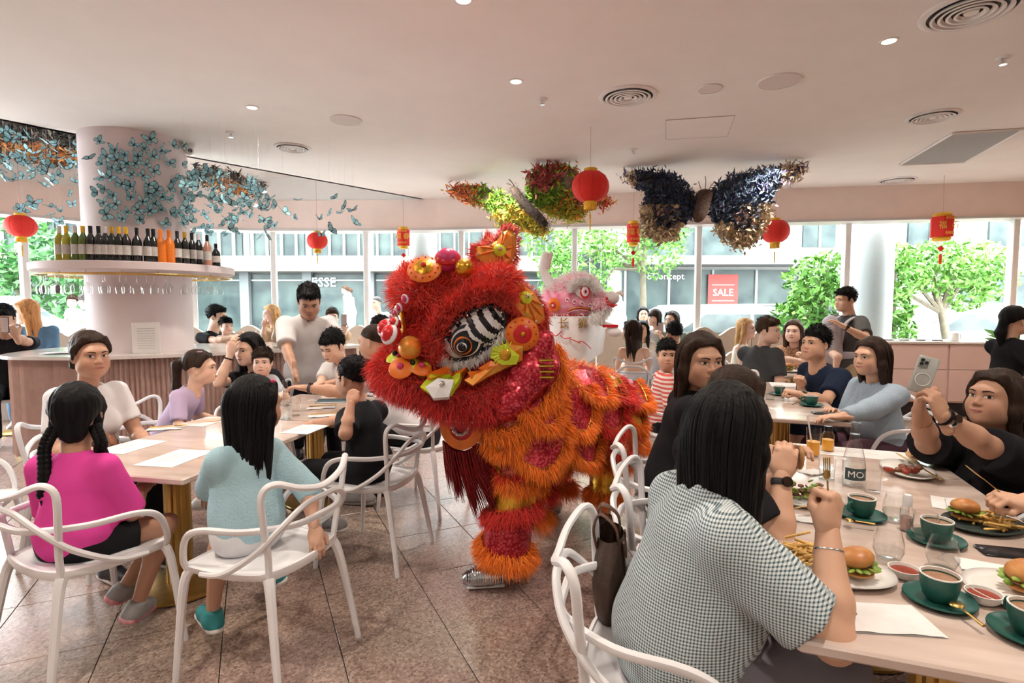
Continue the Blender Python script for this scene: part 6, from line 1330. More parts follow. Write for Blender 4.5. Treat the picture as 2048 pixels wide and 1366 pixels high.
legging([(.36, 3.62, .84), (.33, 3.7, .6), (.31, 3.75, .4), (.30, 3.78, .22)], [.15, .13, .12, .11], dict(cloth=[(0, .97, m_sequin2)], fur=[(.3, RED, .08, 2200, 0), (.6, ORANGE, .08, 2000, 0), (.92, ORANGE, .08, 2400, 0)]), 150)
legging([(.60, 3.62, .84), (.63, 3.58, .6), (.63, 3.56, .42), (.62, 3.55, .24)], [.16, .14, .12, .11], dict(cloth=[(0, .5, m_sequin), (.5, .97, m_goldl)], fur=[(.2, RED, .06, 2200, .02), (.5, ORANGE, .07, 2600, .02), (.92, ORANGE, .07, 2600, 0)]), 170)
# performers inside
m_silver = mat('silver_pleat', (.62, .66, .70), .16, 1., noise=.2, nscale=40); m_spike = mat('black_sequin', (.03, .03, .03), .2, .6, noise=.5, nscale=90, color2=(.3, .25, .2))
def performer(lb, hips, ankles, tf, m_shoe, hz, sock, dv=(0, 0, 1)):
    c = V3((np.mean([a[0] for a in ankles]), np.mean([a[1] for a in ankles]), 0)); t = thing('person', lb, 'person', tuple(c)); B_ = [C(V3(hips)+V3(dv)*.05, V3(hips)+V3(dv)*.34, .12, .11, sm=.05), Ell(V3(hips)+V3(dv)*.48, .085)]
    for k, a in enumerate(ankles): kn = (V3(hips)+V3(a))/2+V3(tf[k])*.06; B_ += [C(V3(hips)+V3((0, 0, .05)), kn, .075, .05), C(kn, a, .05, .034)]
    Vt, Q = surface(B_, .012); me = raw_mesh('body', Vt-c, Q, m_skin); set_tint(me, np.tile(SKIN['b'], (len(Vt), 1))); newobj('body', me, t)
    for k, a in enumerate(ankles):
        a = V3(a); MB().tube([a+V3((0, 0, .10))-c, a+V3((0, 0, -.04))-c], [.041, .043], 14).build('sock', sock, t)
        d = nrm(tf[k]); lat = np.cross((0, 0, 1), d); sh_ = MB().tube([a-c+V3((0, 0, -.065))-d*.05, a-c+V3((0, 0, -.06))+d*.02, a-c+V3((0, 0, -.068))+d*.10, a-c+V3((0, 0, -.078))+d*.16], [.046, .060, .054, .026], 16).build('shoe', m_shoe, t, smooth=2)
        for j in range(16):
            f_ = -.045+j*.0125; r_ = np.interp(f_, [-.05, .02, .10, .16], [.048, .063, .057, .030]); MB().tube([a-c+V3((0, 0, -.066-.05*max(0, f_-.05)))+d*f_+lat*math.cos(q_)*r_+V3((0, 0, math.sin(q_)*r_)) for q_ in np.linspace(-.3, PI+.3, 12)], .0045, 5).build('pleat' if m_shoe is m_silver else 'spike_row', m_shoe, sh_)
        MB().rbox(a-c+V3((0, 0, -.112))+d*.04, (.20, .07, .016), .006, math.atan2(d[1], d[0])).build('sole', m_wpaint if m_shoe is m_silver else sh_black, sh_)
performer('dancer inside the front of the red lion wearing silver pleated shoes', (.08, 3.0, .80), [(-.10, 2.82, .14), (.07, 3.08, .14)], [(-1, -.12, 0), (-.9, -.5, 0)], m_silver, 0, c_black)
performer('dancer inside the rear of the red lion wearing dark studded shoes', (.46, 3.62, .80), [(.29, 3.80, .14), (.61, 3.56, .14)], [(-.5, -.85, 0), (-.1, -1, 0)], m_spike, 0, c_cream, (-.55, -.68, .25))
# ---------------------------------------------------------------- white lion behind
WLc = V3((0.64, 5.8, 1.52)); WN = thing('lion_costume', 'white and pink lion dance head raised by a dancer behind the red lion', 'costume', (WLc[0]-.1, WLc[1], .016)); LOR_ = LOR; LOR = V3(WN.location)
wx = nrm((1, -.25, 0)); wy = V3((.25, 1, 0)); wy = nrm(wy); wR = np.stack([wx, wy, (0, 0, 1)], 1)
def WL(x, y, z): return WLc+wR@V3((x, y, z))
m_wfur = fur_mat('white', (.8, .8, .8)); m_pinkp = mat('pink_paint', (.75, .14, .28), .45, noise=.5, nscale=16, color2=(.80, .42, .50)); m_wcloth = cloth('lion_white', (.88, .86, .86))
WP = [Ell(WL(-.04, 0, .02), (.30, .27, .24), R=wR, sm=.06), Ell(WL(.06, 0, .18), (.20, .22, .13), R=wR, sm=.06), Ell(WL(.28, 0, .0), (.13, .15, .12), R=wR, sm=.05)]
Vw, Qw = surface(WP, .014); newobj('head_shell', raw_mesh('head_shell', Vw-LOR, Qw, m_pinkp), WN)
kf = lambda P: (((P-WLc)@wR)[:, 2] > .12) | (((P-WLc)@wR)[:, 0] > .20) | (((P-WLc)@wR)[:, 2] < -.10)
Pw, Nw = scatter(Vw, Qw, 9000, 6, kf); fur('head_fur', Pw, Nw, .05, .002, WHITEF, WN, (-.3, 0, -.4), .5, .2, .3, 7, .06, m=m_wfur, org=LOR)
LIPW = [WL(.30, -.10, -.12), WL(.34, 0, -.08), WL(.20, -.20, -.16), WL(.0, -.27, -.17), WL(-.2, -.24, -.17)]
q = []
for a, b_ in ((1, 0), (0, 2)): q += [LIPW[a]+(LIPW[b_]-LIPW[a])*t for t in np.linspace(0, 1, 20)]
q = np.repeat(np.array(q), 50, 0)+np.random.RandomState(5).normal(size=(2000, 3))*.02; fur('mouth_fur', q, np.tile((0.1, -.8, 0), (len(q), 1)), .06, .002, WHITEF, WN, (0, 0, -1), .4, .4, .3, 8, .06, m=m_wfur, org=LOR)
def wsurf(u_, z_, lift=.004):
    return march(WL(u_, -.6, z_), wy, WP)
ep, en = wsurf(.12, .11); Mw = frameN(en)
e_ = MB(); v, f = lens(.085, .062, .03); e_ = MB().add(np.array(v)@(Mw@rotz(-.4)).T+ep+en*.012-LOR, f).build('eye', m_wpaint, WN, smooth=2)
for (rx, mm, l) in ((.068, m_redgl, .026), (.048, m_wpaint, .034), (.030, m_pinkp, .040), (.014, m_bpaint, .048)): v, f = lens(rx*.8, rx, .012); MB().add(np.array(v)@Mw.T+ep+en*l+wx*.02-LOR, f).build('pupil_ring', mm, e_, smooth=2)
q = np.array([Mw@V3((.13*math.cos(a), .085*math.sin(a), .03))+ep for a in np.linspace(.2, PI-.1, 30)]); q = np.repeat(q, 70, 0)+np.random.RandomState(6).normal(size=(2100, 3))*.02; fur('eyebrow_fur', q, np.tile(nrm(en+V3((0, 0, .8))), (len(q), 1)), .06, .002, WHITEF, WN, (0, 0, 1), .3, .1, .3, 9, .06, m=m_wfur, org=LOR)
ns_, nn_ = wsurf(.36, .03); MB().ball(WL(.40, -.02, .05)-LOR, (.085, .10, .07), 18, M=wR).build('muzzle', mat('muzzle_white', (.75, .70, .70), .8, noise=.1, nscale=60, bump=.5), WN)
MB().tube([WL(.36, -.11, .06)-LOR, WL(.37, -.12, .0)-LOR, WL(.42, -.09, -.03)-LOR, WL(.46, -.04, -.02)-LOR], [.010, .018, .018, .008], 8).build('lip', m_redgl, WN)
JL = MB().tube(spline([WL(.28, -.05, -.20), WL(.38, -.05, -.23), WL(.46, -.04, -.25)], 4)-LOR, [.05, .05, .05, .052, .055, .055, .055, .05, .04], 14, flat=(1, .55)).build('jaw', m_wcloth, WN, smooth=2); MB().ball(WL(.44, -.06, -.30)-LOR, (.075, .07, .05), 14).build('chin_pompom', m_wcloth, JL); MB().rbox(WL(.40, -.10, -.235)-LOR, (.16, .02, .03), .006, -.25).build('tongue', m_redgl, JL)
sp_, sn_ = wsurf(-.16, -.02); Ms = frameN(sn_)
ro = MB().lathe([(.001, .016), (.05, .014), (.075, 0)], sp_-LOR, n=24, M=Ms).build('cheek_rosette', m_orange, WN); MB().lathe([(.001, .024), (.03, .02), (.036, .012)], sp_-LOR, n=16, M=Ms).build('ring', m_redgl, ro); MB().lathe([(.001, .03), (.012, .028), (.014, .02)], sp_-LOR, n=12, M=Ms).build('drop', m_wpaint, ro)
for k in range(4):
    c_, n_ = wsurf(-.02+.07*k, .03-.018*k); Mk = frameN(n_); MB().tube([c_+n_*.006+Mk@V3((.022*math.cos(a)*(1-a*.06), .022*math.sin(a)*(1-a*.06), 0))-LOR for a in np.linspace(0, 5.2, 16)], .005, 6).build('swirl', m_wpaint, WN)
for k in range(3): MB().tube([wsurf(x, -.085-.012*k+.04*(1-((x-.1)/.14)**2))[0]+V3((0, -.008, 0))-LOR for x in np.linspace(-.02, .22, 10)], .005, 6).build('arch_line', [m_goldl, m_redgl, m_wpaint][k], WN)
hn = spline([WL(-.20, -.05, .16), WL(-.27, -.05, .26), WL(-.31, -.05, .36), WL(-.29, -.05, .47), WL(-.27, -.05, .53)], 4); MB().tube(hn-LOR, np.linspace(.055, .04, len(hn)), 12).build('horn', m_wcloth, WN, smooth=2); MB().tube(hn[8:]+wx*.05-LOR, np.linspace(.03, .02, len(hn)-8), 10).build('horn_lining', mat('lining_pink', (.75, .6, .62), .8), WN, smooth=2)
bd = [wsurf(x, -.135)[0]+V3((0, -.02, 0)) for x in np.linspace(-.30, .22, 12)]; MB().tube([b_+V3((0, 0, .01))-LOR for b_ in bd], .008, 6).build('trim_cord', m_redgl, WN)
G = [[b_+V3((0, -.01, .0))-LOR for b_ in bd], [b_+V3((0, -.03, -.12))-LOR for b_ in bd], [b_+V3((.0, -.02, -.26))-LOR for b_ in bd], [b_+V3((-.03, .0, -.50))-LOR for b_ in bd]]
MB().sheet(G).build('name_banner', m_wcloth, WN, smooth=2)
for k, chx in enumerate('三长狮'):
    c_ = V3(bd[[1, 5, 9][k]])+V3((-.01, -.06, -.075)); o = text_obj('banner_lettering', chx, .115, (0, 0, 0), frame_to((.15, -1, 0)), m_goldl, None, .004); o.parent = WN; o.location = tuple(c_-LOR)
for k in range(4): MB().tube(spline([bd[2+k*2]+V3((0, -.055, -.16-.03*k))-LOR, bd[3+k*2]+V3((0, -.06, -.20-.02*k))-LOR, bd[min(11, 4+k*2)]+V3((.02, -.05, -.15-.06*k))-LOR], 4), .005, 6).build('red_piping', m_redgl, WN)
Vc, Qc = surface([C(WL(-.05, .05, -.12), WL(-.15, .1, -.5), .24, .24, sm=.08), C(WL(-.15, .1, -.5), WL(-.3, .3, -.75), .25, .28, sm=.08), C(WL(-.3, .3, -.6), WL(-.9, .7, -.6), .26, .25, sm=.08)], .02, lambda p: folds(p, .015, 16, 5)); newobj('cape', raw_mesh('cape', Vc-LOR, Qc, m_wcloth), WN)
Pw, Nw = scatter(Vc, Qc, 5000, 8); fur('cape_fur', Pw, Nw, .06, .0025, WHITEF, WN, (0, 0, -1), .6, .4, .3, 10, .06, m=m_wfur, org=LOR)
LOR = LOR_
hp_ = WL(-.1, .15, 0); performer('dancer holding up the white lion head', (hp_[0], hp_[1], .85), [(hp_[0]-.1, hp_[1]-.05, .14), (hp_[0]+.12, hp_[1]+.05, .14)], [(.9, -.3, 0), (.9, -.3, 0)], sh_black, 0, c_black)
HB = "-5.85,6.97,3.18 -5.09,5.83,2.84 -6.39,7.35,3.32 -2.71,5.2,2.7 -3.09,5.96,2.35 -2.75,5.57,2.51 -3.17,6.39,2.58 -3.02,6.69,2.84 -3.24,5.82,2.84 -2.18,6.85,2.8 -3.13,5.38,2.56 -4.52,5.14,2.84 -3.61,6.57,2.52 -4.6,5.6,2.97 -3.03,5.65,2.51 -2.66,6.93,2.8 -5.68,6.76,3.1 -4.27,7.32,3.16 -4.74,5.32,3.06 -4.88,6.39,2.52 -3.31,6.57,2.89 -2.28,5.57,2.42 -2.02,6.55,2.58 -5.27,6.36,2.98 -5.07,5.64,2.91 -4.29,5.18,2.94 -3.17,6.36,2.33 -4.42,5.34,2.44 -4.77,5.62,3.01 -5.73,7.27,2.94 -2.79,5.48,2.25 -5.78,7.3,3.36 -6.04,6.72,3.12 -5.79,7.19,3.27 -5.65,7.41,2.41 -5.19,5.87,2.51 -5.85,6.79,3.39 -2.58,5.87,2.52 -3.6,7.45,2.63 -4.2,7.4,3.23 -3.74,7.59,3.07 -5.27,6.17,2.97 -5.56,6.42,3.27 -3.24,6.88,2.6 -3.06,5.29,2.62 -6.35,6.97,3.25 -5.41,5.98,3.33 -5.18,6.39,3.33 -3,5.15,2.38 -5.27,6.91,3.13 -4.42,5.36,3.04 -3,6.46,2.88 -4.95,6.49,3.05 -2.66,5.87,2.63 -2.98,5.53,2.55 -4.64,6.04,3.09 -3.34,7.18,3.1 -3.23,5.94,2.91 -3.75,7.02,2.95 -2.55,5.05,2.4 -2.94,5.05,2.38 -3.76,6.87,2.4 -2.71,6.02,2.54 -4.49,5.09,2.98 -2.85,6.68,2.45 -4.83,5.6,2.47 -3.54,6.38,2.93 -3.29,6.27,2.86 -4.29,5.18,2.78 -5.15,6.59,3.23 -5.06,5.8,3.02 -3.82,7.27,2.73 -3.29,7,3.03 -2.44,5.4,2.54 -5.31,6.56,2.6 -4.67,6.2,3.24 -3.23,6.24,2.67 -4.54,5.85,3.15 -4.64,6.06,3.12 -5.3,6.05,3.1 -2.92,5.64,2.81 -3.05,6.96,2.68 -5.78,6.66,3.2 -3.17,5.49,2.32 -4.52,5.45,2.79 -6.33,7.39,3.17 -5.1,5.69,3.25 -3.85,6.72,2.36 -5.28,6.12,3.35 -3.81,6.85,2.44 -5.54,6.81,2.51 -2.9,5.68,2.29 -3.16,5.79,2.79 -3.34,6.55,2.5 -3.03,5.29,2.72 -2.55,5.74,2.69 -2.31,5.11,2.52 -2.36,5.37,2.15 -4.76,5.38,2.87 -4.7,5.48,2.5 -1.8,6.3,2.57 -6.1,6.97,2.66 -1.62,5.73,2.33 -4.84,6.16,3.06 -3.76,7.47,3.21 -2.88,5.63,2.53 -2.49,5.42,2.55 -3.88,7.43,2.46 -4.9,6.36,3.27 -3.26,5.6,2.34 -3.05,6.83,2.72 -2.4,5.28,2.43 -2.92,6.91,2.72 -5.23,6.81,3.19 -3.2,6.68,2.68 -3.57,7.08,2.48 -5.24,6.28,3.06 -5.71,6.51,2.65 -3.13,5.83,2.79 -4.71,6.14,3.12 -4.51,5.06,2.63 -6.1,7.52,3.24 -5.02,6.56,3.22 -3.27,6.83,2.76 -2.97,7.59,2.68 -4.24,5.02,2.81 -3.44,7.28,2.84 -2.52,5.37,2.6 -3.84,6.73,2.62 -2.92,6.18,2.58 -3.96,7.36,2.9 -2.08,6.06,2.26 -2.47,7.58,2.74 -3.06,5.33,2.63 -6.21,7.2,2.79 -4.63,5.73,3.05 -5.56,6.71,2.58 -5.59,7.4,2.77 -5.47,5.99,2.93 -3.49,6.52,2.6 -5.14,6.7,3.39 -2.75,5.59,2.34 -3.06,6.99,2.53 -5.62,7.19,3.07 -2.45,5.62,2.56 -3.8,6.89,2.62 -3.11,6.6,2.54 -2.95,5.05,2.58 -4.92,5.91,2.99 -6.19,7.4,3.07 -2.71,5.21,2.47 -3.84,7.5,2.45 -2.83,6.03,2.76 -5.14,6.52,3.28 -2.87,6.33,2.27 -5.11,6.86,3.13 -3.19,6.23,2.68 -4.62,5.87,2.56 -5.96,6.94,3.16 -5.94,6.75,3.36 -5.61,6.21,3.39 -3.21,6.66,2.6 -6.14,6.74,3.02 -4.65,5.45,2.8 -4.67,5.33,3.09 -2.83,5.23,2.41 -2.59,5.38,2.52 -5.66,6.45,2.6 -2.57,5.82,2.38 -2.93,5.73,2.37 -3.48,6.84,2.76 -3.51,6.61,2.79 -5.35,6.92,3.2 -2.63,5.17,2.52 -3.57,6.65,2.88 -2.89,5.78,2.4 -3.37,7.04,2.79 -2.92,5.21,2.6 -5.93,6.54,3.38 -5.48,7.1,3.31 -3.21,5.55,2.75 -3.28,7.49,2.53 -6.16,7.13,3.29 -5.5,6.14,3.11 -4.71,5.98,3 -2.44,5.28,2.62 -5.13,5.88,3.09 -3.71,6.82,3.1 -5.06,5.61,2.82 -6.74,7.57,3.07 -6.17,6.87,3.17 -2.18,6.31,2.47 -4.62,6.04,2.89 -5.57,6.93,3.3 -2.47,5.18,2.59 -5.97,6.78,3.29 -3.96,6.89,2.77 -6.91,7.59,2.7 -3.87,7.13,2.47 -4.57,5.42,3.06 -4.29,7.5,3.07 -1.68,5.15,2.18 -2.54,5.7,2.36 -1.89,6.31,2.6 -3.25,5.66,2.55 -3.9,5.17,2.84 -5.42,6.58,2.95 -3.45,7.42,2.99 -3.88,7.49,3.07 -4.84,6.14,2.99 -3.58,6.6,2.42 -3.27,5.79,2.63"
CBF = "-3.69,5.35,2.93 -3.86,5.30,2.60 -3.46,5.56,2.31 -3.81,5.31,2.71 -3.43,5.62,2.92 -3.72,5.33,2.65 -3.40,5.85,2.51 -3.42,5.67,3.10 -3.44,5.61,2.66 -3.47,5.54,2.57 -3.88,5.30,2.71 -3.55,5.44,2.86 -3.40,5.78,2.95 -3.62,5.39,2.42 -3.51,5.49,2.81 -3.54,5.45,2.67 -3.88,5.30,2.47 -3.44,5.61,2.56 -3.52,5.47,3.11 -3.86,5.30,2.36 -3.65,5.37,2.75 -3.79,5.31,2.80 -3.62,5.39,2.86 -3.83,5.30,2.90 -3.66,5.36,2.64 -3.62,5.38,3.03 -3.66,5.36,2.53 -3.40,5.80,2.61 -3.48,5.53,2.44 -3.58,5.41,2.50 -3.54,5.45,2.42 -3.69,5.34,2.39 -3.93,5.30,2.56 -3.76,5.32,2.96 -3.60,5.40,2.93 -3.51,5.49,2.95 -3.40,5.74,2.66 -3.88,5.30,2.83 -3.50,5.50,2.63 -3.73,5.33,2.32 -3.68,5.35,2.85 -3.40,5.75,2.34 -3.41,5.70,2.44 -3.40,5.85,2.73 -3.79,5.31,2.54 -3.75,5.32,2.87 -3.43,5.62,2.74 -3.41,5.68,2.78 -3.41,5.90,3.20 -3.56,5.43,3.01 -3.55,5.45,2.59 -3.61,5.40,2.33 -3.78,5.32,2.46 -3.89,5.30,3.04 -3.44,5.61,2.42 -3.40,5.79,2.47 -3.51,5.48,2.49 -3.47,5.55,3.02 -3.40,5.75,2.76 -3.72,5.33,2.79 -3.57,5.42,2.75 -3.40,5.82,3.15"
# ---------------------------------------------------------------- hanging decorations
m_lred = mat('lantern_red', (.80, .030, .020), .7, noise=.2, nscale=120, bump=.2, bscale=220); m_lyel = mat('lantern_yellow', (.85, .50, .03), .6, noise=.15); m_thread = mat('thread', (.6, .3, .28), .7)
def round_lantern(c, r, lb, top, tassel=True):
    t = thing('paper_lantern', lb, 'lantern', c, 0, 'red lanterns')
    prof = [(r*.34, .80*r), (r*.55, .74*r), (r*.80, .55*r), (r*.96, .26*r), (r, 0), (r*.96, -.26*r), (r*.80, -.55*r), (r*.55, -.74*r), (r*.34, -.80*r)]
    MB().lathe(prof, n=36, close=False).build('shade', m_lred, t)
    for s, h in ((1, .86), (-1, .86)): MB().lathe([(r*.36, s*.78*r), (r*.36, s*.95*r), (r*.30, s*.95*r)][::s], n=24, close=False).build('collar', m_lyel, t)
    for k in range(8): a = 2*PI*k/8; MB().tube([(q[0]*1.004*math.cos(a), q[0]*1.004*math.sin(a), q[1]) for q in prof], .0016, 4).build('rib', mat('lantern_rib', (.45, .012, .012), .7), t)
    MB().tube([(0, 0, .9*r), (0, 0, top-c[2])], .0022, 5).build('cord', m_thread, t)
    f = MB()
    for k in range(20): a = 2*PI*k/20; f.tube([(r*.3*math.cos(a), r*.3*math.sin(a), -.92*r), (r*.31*math.cos(a), r*.31*math.sin(a), -1.22*r)], .008, 4)
    f.build('fringe', m_lyel, t)['kind'] = 'stuff'
    if tassel: MB().tube([(0, 0, -.9*r), (0, 0, -1.45*r), (0, 0, -1.5*r), (0, 0, -2.3*r)], [.002, .002, .010, .006], 6).build('tassel', m_lyel, t)
round_lantern((0.75, 5.35, 2.63), .178, 'large round red lantern in front of the green flower butterfly', CEIL)
round_lantern((3.55, 7.5, 2.49), .185, 'round red lantern right of the blue flower butterfly', CEIL)
round_lantern((-2.98, 8.5, 2.48), .152, 'small round red lantern above the standing man', 3.56)
round_lantern((-6.18, 7, 2.49), .165, 'round red lantern at the far left among the paper butterflies', 3.56)
m_ltext = mat('lantern_gold_print', (.85, .55, .08), .5, noise=.1)
def tube_lantern(c, w, h, lb, n=24):
    t = thing('cylinder_lantern', lb, 'lantern', c, 0, 'red lanterns'); r = w/2
    MB().lathe([(r, -h*.36), (r*1.0, h*.36)], n=n).build('shade', m_lred, t, smooth=(n > 8))
    for s in (-1, 1): MB().lathe([(r*.72, s*h*.36), (r*.78, s*h*.43), (r*.66, s*h*.5)][::s], n=24).build('cap', m_lyel, t)
    MB().tube([(0, 0, h*.5), (0, 0, CEIL-c[2])], .0022, 5).build('cord', m_thread, t)
    for i, (txt, x, z, sz) in enumerate((('福', -.30, .02, .42), ('春', .34, .02, .42), ('恭贺新禧', 0, .27, .15), ('吉祥如意', 0, -.26, .15))):
        o = text_obj('lantern_print', txt, sz*h*.72, (0, 0, 0), frame_to((0, -1, 0)) if n < 10 else frame_to((0, -1, 0)), m_ltext, None, .001); o.parent = t; o.location = (x*w, -math.sqrt(max(.01, r*r-(x*w)**2))-.006-(.02 if i > 1 else .01), z*h)
    MB().box((0, 0, -h*.5-.10), (.055, .02, .055), M=roty(PI/4)).build('knot', m_lred, t); MB().tube([(0, 0, -h*.5), (0, 0, -h*.5-.26)], .002, 5).build('cord', m_thread, t)
    MB().lathe([(.008, -h*.5-.17), (.018, -h*.5-.19), (.016, -h*.5-.30), (.002, -h*.5-.30)], n=10).build('tassel', m_lred, t)
tube_lantern((-1.67, 8.55, 2.53), .19, .33, 'small cylindrical red lantern above the red lion head')
tube_lantern((1.77, 8.1, 2.54), .19, .36, 'cylindrical red lantern with gold characters left of the blue flower butterfly')
tube_lantern((5.64, 7.3, 2.52), .27, .36, 'hexagonal red lantern with gold characters near the wooden wall', 6)
# flower butterflies under the ceiling
m_flower = mat('dried_flower', (.5, .5, .5), .8, vcol=True, noise=.12)
def flower_patch(name, poly, colf, n, size, parent, org, thick=.07, seed=0, blob=False, hang=0., zmax=3.11):
    rs = np.random.RandomState(seed); P = np.array(poly, float); P[:, 2] = np.minimum(P[:, 2], zmax); c = P.mean(0); k = len(P)
    tri = np.array([(c, P[i], P[(i+1) % k]) for i in range(k)]); ar = np.linalg.norm(np.cross(tri[:, 1]-tri[:, 0], tri[:, 2]-tri[:, 0]), axis=1); ix = rs.choice(k, n, p=ar/ar.sum())
    u, v = rs.rand(n), rs.rand(n); f = u+v > 1; u[f], v[f] = 1-u[f], 1-v[f]
    edge = 1-(u+v)                                   # 1 at the centre, 0 at the rim
    p = tri[ix, 0]+(tri[ix, 1]-tri[ix, 0])*u[:, None]+(tri[ix, 2]-tri[ix, 0])*v[:, None]
    p += rs.normal(size=(n, 3))*thick*.5; col = colf(p, edge, rs)
    a = rs.normal(size=(n, 3)); a[:, 2] -= hang; a /= np.linalg.norm(a, axis=1)[:, None]; b = np.cross(a, rs.normal(size=(n, 3))); b /= np.linalg.norm(b, axis=1)[:, None]; s = size*(.5+.9*rs.rand(n))[:, None]
    wv = .5 if blob else .24
    V_ = np.stack([p-a*s, p-b*s*wv, p+a*s, p+b*s*wv], 1).reshape(-1, 3)-org; me = raw_mesh(name, V_, np.arange(4*n).reshape(-1, 4), m_flower, smooth=False); set_tint(me, np.repeat(col, 4, 0))
    o = newobj(name, me, parent); o['kind'] = 'stuff'
    n_ = nrm(np.cross(P[1]-P[0], P[k//2]-P[0])); q = MB(); q.add(list(P*.93+c*.07+n_*.02-org)+list(P*.93+c*.07-n_*.02-org), [tuple(range(k)), tuple(reversed(range(k, 2*k)))]+[(i, (i+1) % k, k+(i+1) % k, k+i) for i in range(k)]); q.build('backing', mat('backing_foam', (.25, .22, .16), .9, noise=.2), o, False)
    return o
def pick(cols, w, n, rs): i = rs.choice(len(cols), n, p=np.array(w)/sum(w)); c = np.array(cols)[i]; return c*(.7+.6*rs.rand(n))[:, None]
t = thing('flower_butterfly', 'large butterfly sculpture of green leaves and orange autumn foliage on the ceiling', 'sculpture', (0.25, 6.9, 2.8)); og = V3(t.location)
GR = [(.22, .50, .03), (.10, .32, .02), (.45, .60, .05)]; OR = [(.80, .20, .03), (.55, .06, .03), (.85, .40, .05)]; YE = [(.85, .60, .05), (.85, .45, .04), (.6, .6, .08)]
def cg(x0, x1, rev=False):
    def f(p, e, rs):
        k = np.clip((p[:, 0]-x0)/(x1-x0), 0, 1)+rs.normal(size=len(p))*.15; n = len(p); g = pick(GR, (3, 2, 2), n, rs); o = pick(OR, (2, 2, 1), n, rs); return np.where((k > .55)[:, None], o, g)
    return f
xl = og[0]
flower_patch('forewing', [(-0.89, 7.7, 3.08), (-0.67, 7.6, 3.14), (-0.32, 7.3, 3.02), (0.04, 7, 2.8), (0.13, 6.9, 2.67), (-0.09, 7, 2.62), (-0.32, 7.3, 2.79), (-0.67, 7.6, 2.96)], cg(xl-.25, xl-1.1), 2600, .045, t, og, seed=1)
flower_patch('forewing', [(0.17, 6.9, 2.8), (0.23, 6.7, 3.06), (0.42, 6.6, 3.17), (0.74, 6.6, 3.16), (0.89, 6.6, 2.91), (1.22, 6.7, 2.71), (1.01, 6.8, 2.7), (0.59, 6.9, 2.76), (0.32, 6.9, 2.7)], cg(xl+.05, xl+.75), 3200, .045, t, og, seed=2)
flower_patch('hindwing', [(-0.21, 7, 2.63), (0.04, 6.9, 2.69), (0.23, 6.8, 2.58), (0.45, 6.7, 2.41), (0.34, 6.7, 2.34), (0.13, 6.8, 2.45), (-0.12, 6.9, 2.5)], lambda p, e, rs: pick(YE+GR, (3, 2, 2, 1, 0, 2), len(p), rs), 1700, .045, t, og, seed=3)
flower_patch('hindwing', [(0.32, 6.9, 2.72), (0.59, 6.9, 2.76), (0.84, 6.9, 2.7), (0.93, 6.9, 2.61), (0.72, 6.9, 2.55), (0.47, 6.9, 2.64)], lambda p, e, rs: pick(YE+GR, (3, 2, 2, 1, 0, 2), len(p), rs), 1300, .045, t, og, seed=4)
flower_patch('forewing_tip', [(0.22, 6.7, 3.04), (0.39, 6.6, 3.14), (0.57, 6.6, 3.17), (0.57, 6.6, 3.06), (0.37, 6.7, 2.92)], lambda p, e, rs: pick([(.38, .05, .06), (.5, .10, .08)], (1, 1), len(p), rs), 900, .05, t, og, seed=5, thick=.1)
bp = spline([(0.02, 6.95, 2.94), (0.13, 6.8, 2.76), (0.24, 6.65, 2.62), (0.4, 6.5, 2.44)], 5); m_fuzz = mat('fuzzy_brown', (.05, .032, .025), .95, noise=.5, nscale=60, bump=1., bscale=90)
b_ = MB().tube(bp-og, np.interp(np.linspace(0, 1, len(bp)), [0, .1, .4, .8, 1], [.03, .055, .05, .055, .03]), 10).build('body', m_fuzz, t, smooth=2); fur('body_fuzz', np.repeat(bp, 90, 0)+np.random.RandomState(1).normal(size=(len(bp)*90, 3))*.03, np.random.RandomState(2).normal(size=(len(bp)*90, 3)), .03, .003, (.06, .04, .03), b_, (0, 0, -1), .2, .1, .3, 3, .3, m=m_furred, org=og)
for q in ([(0.04, 6.95, 2.93), (-0.02, 6.95, 2.99), (-0.07, 6.95, 3.01)], [(0.05, 6.95, 2.94), (0, 6.95, 3.02), (-0.04, 6.95, 3.06)]): MB().tube(spline(q, 4)-og, .006, 5).build('antenna', m_fuzz, t)
t = thing('flower_butterfly', 'large butterfly sculpture of navy dried grass with cream flower edges', 'sculpture', (2.32, 6.8, 2.72)); og = V3(t.location)
NV = [(.020, .045, .095), (.03, .075, .13), (.05, .05, .16)]; CR = [(.62, .47, .29), (.75, .62, .42), (.50, .36, .22)]; PE_ = [(.75, .42, .22), (.35, .28, .30)]
def cb2(side):
    def f(p, e, rs):
        n = len(p); x = (p[:, 0]-og[0])*side; z = p[:, 2]-og[2]; out = (e < .42+.1*rs.rand(n)) & (z < -.03) & ((x > .34) | (z < -.26)); mid = (e > .62) & (z < .05); c = pick(NV, (3, 3, 1.5), n, rs); c = np.where(mid[:, None], pick(PE_+NV, (1.6, 2.6, 1, 1, 1), n, rs), c); c = np.where(out[:, None], pick(CR, (2, 2, 1), n, rs), c)
        tip = x > .82; return np.where(tip[:, None], pick(CR+[(.12, .10, .30)], (1, 1, 1, 1.2), n, rs), c)
    return f
flower_patch('forewing', [(1.35, 6.9, 3.16), (1.53, 6.85, 3.16), (1.8, 6.8, 3.14), (2.01, 6.8, 3.03), (2.24, 6.75, 2.77), (2.17, 6.7, 2.59), (1.93, 6.7, 2.73), (1.67, 6.75, 2.9), (1.46, 6.85, 3.02)], cb2(-1), 3600, .04, t, og, seed=6, hang=1.2)
flower_patch('hindwing', [(1.67, 6.75, 2.89), (1.93, 6.7, 2.79), (2.17, 6.65, 2.6), (2.02, 6.6, 2.48), (1.92, 6.55, 2.31), (1.72, 6.5, 2.25), (1.57, 6.55, 2.33), (1.57, 6.65, 2.63)], cb2(-1), 4200, .032, t, og, seed=7, blob=True)
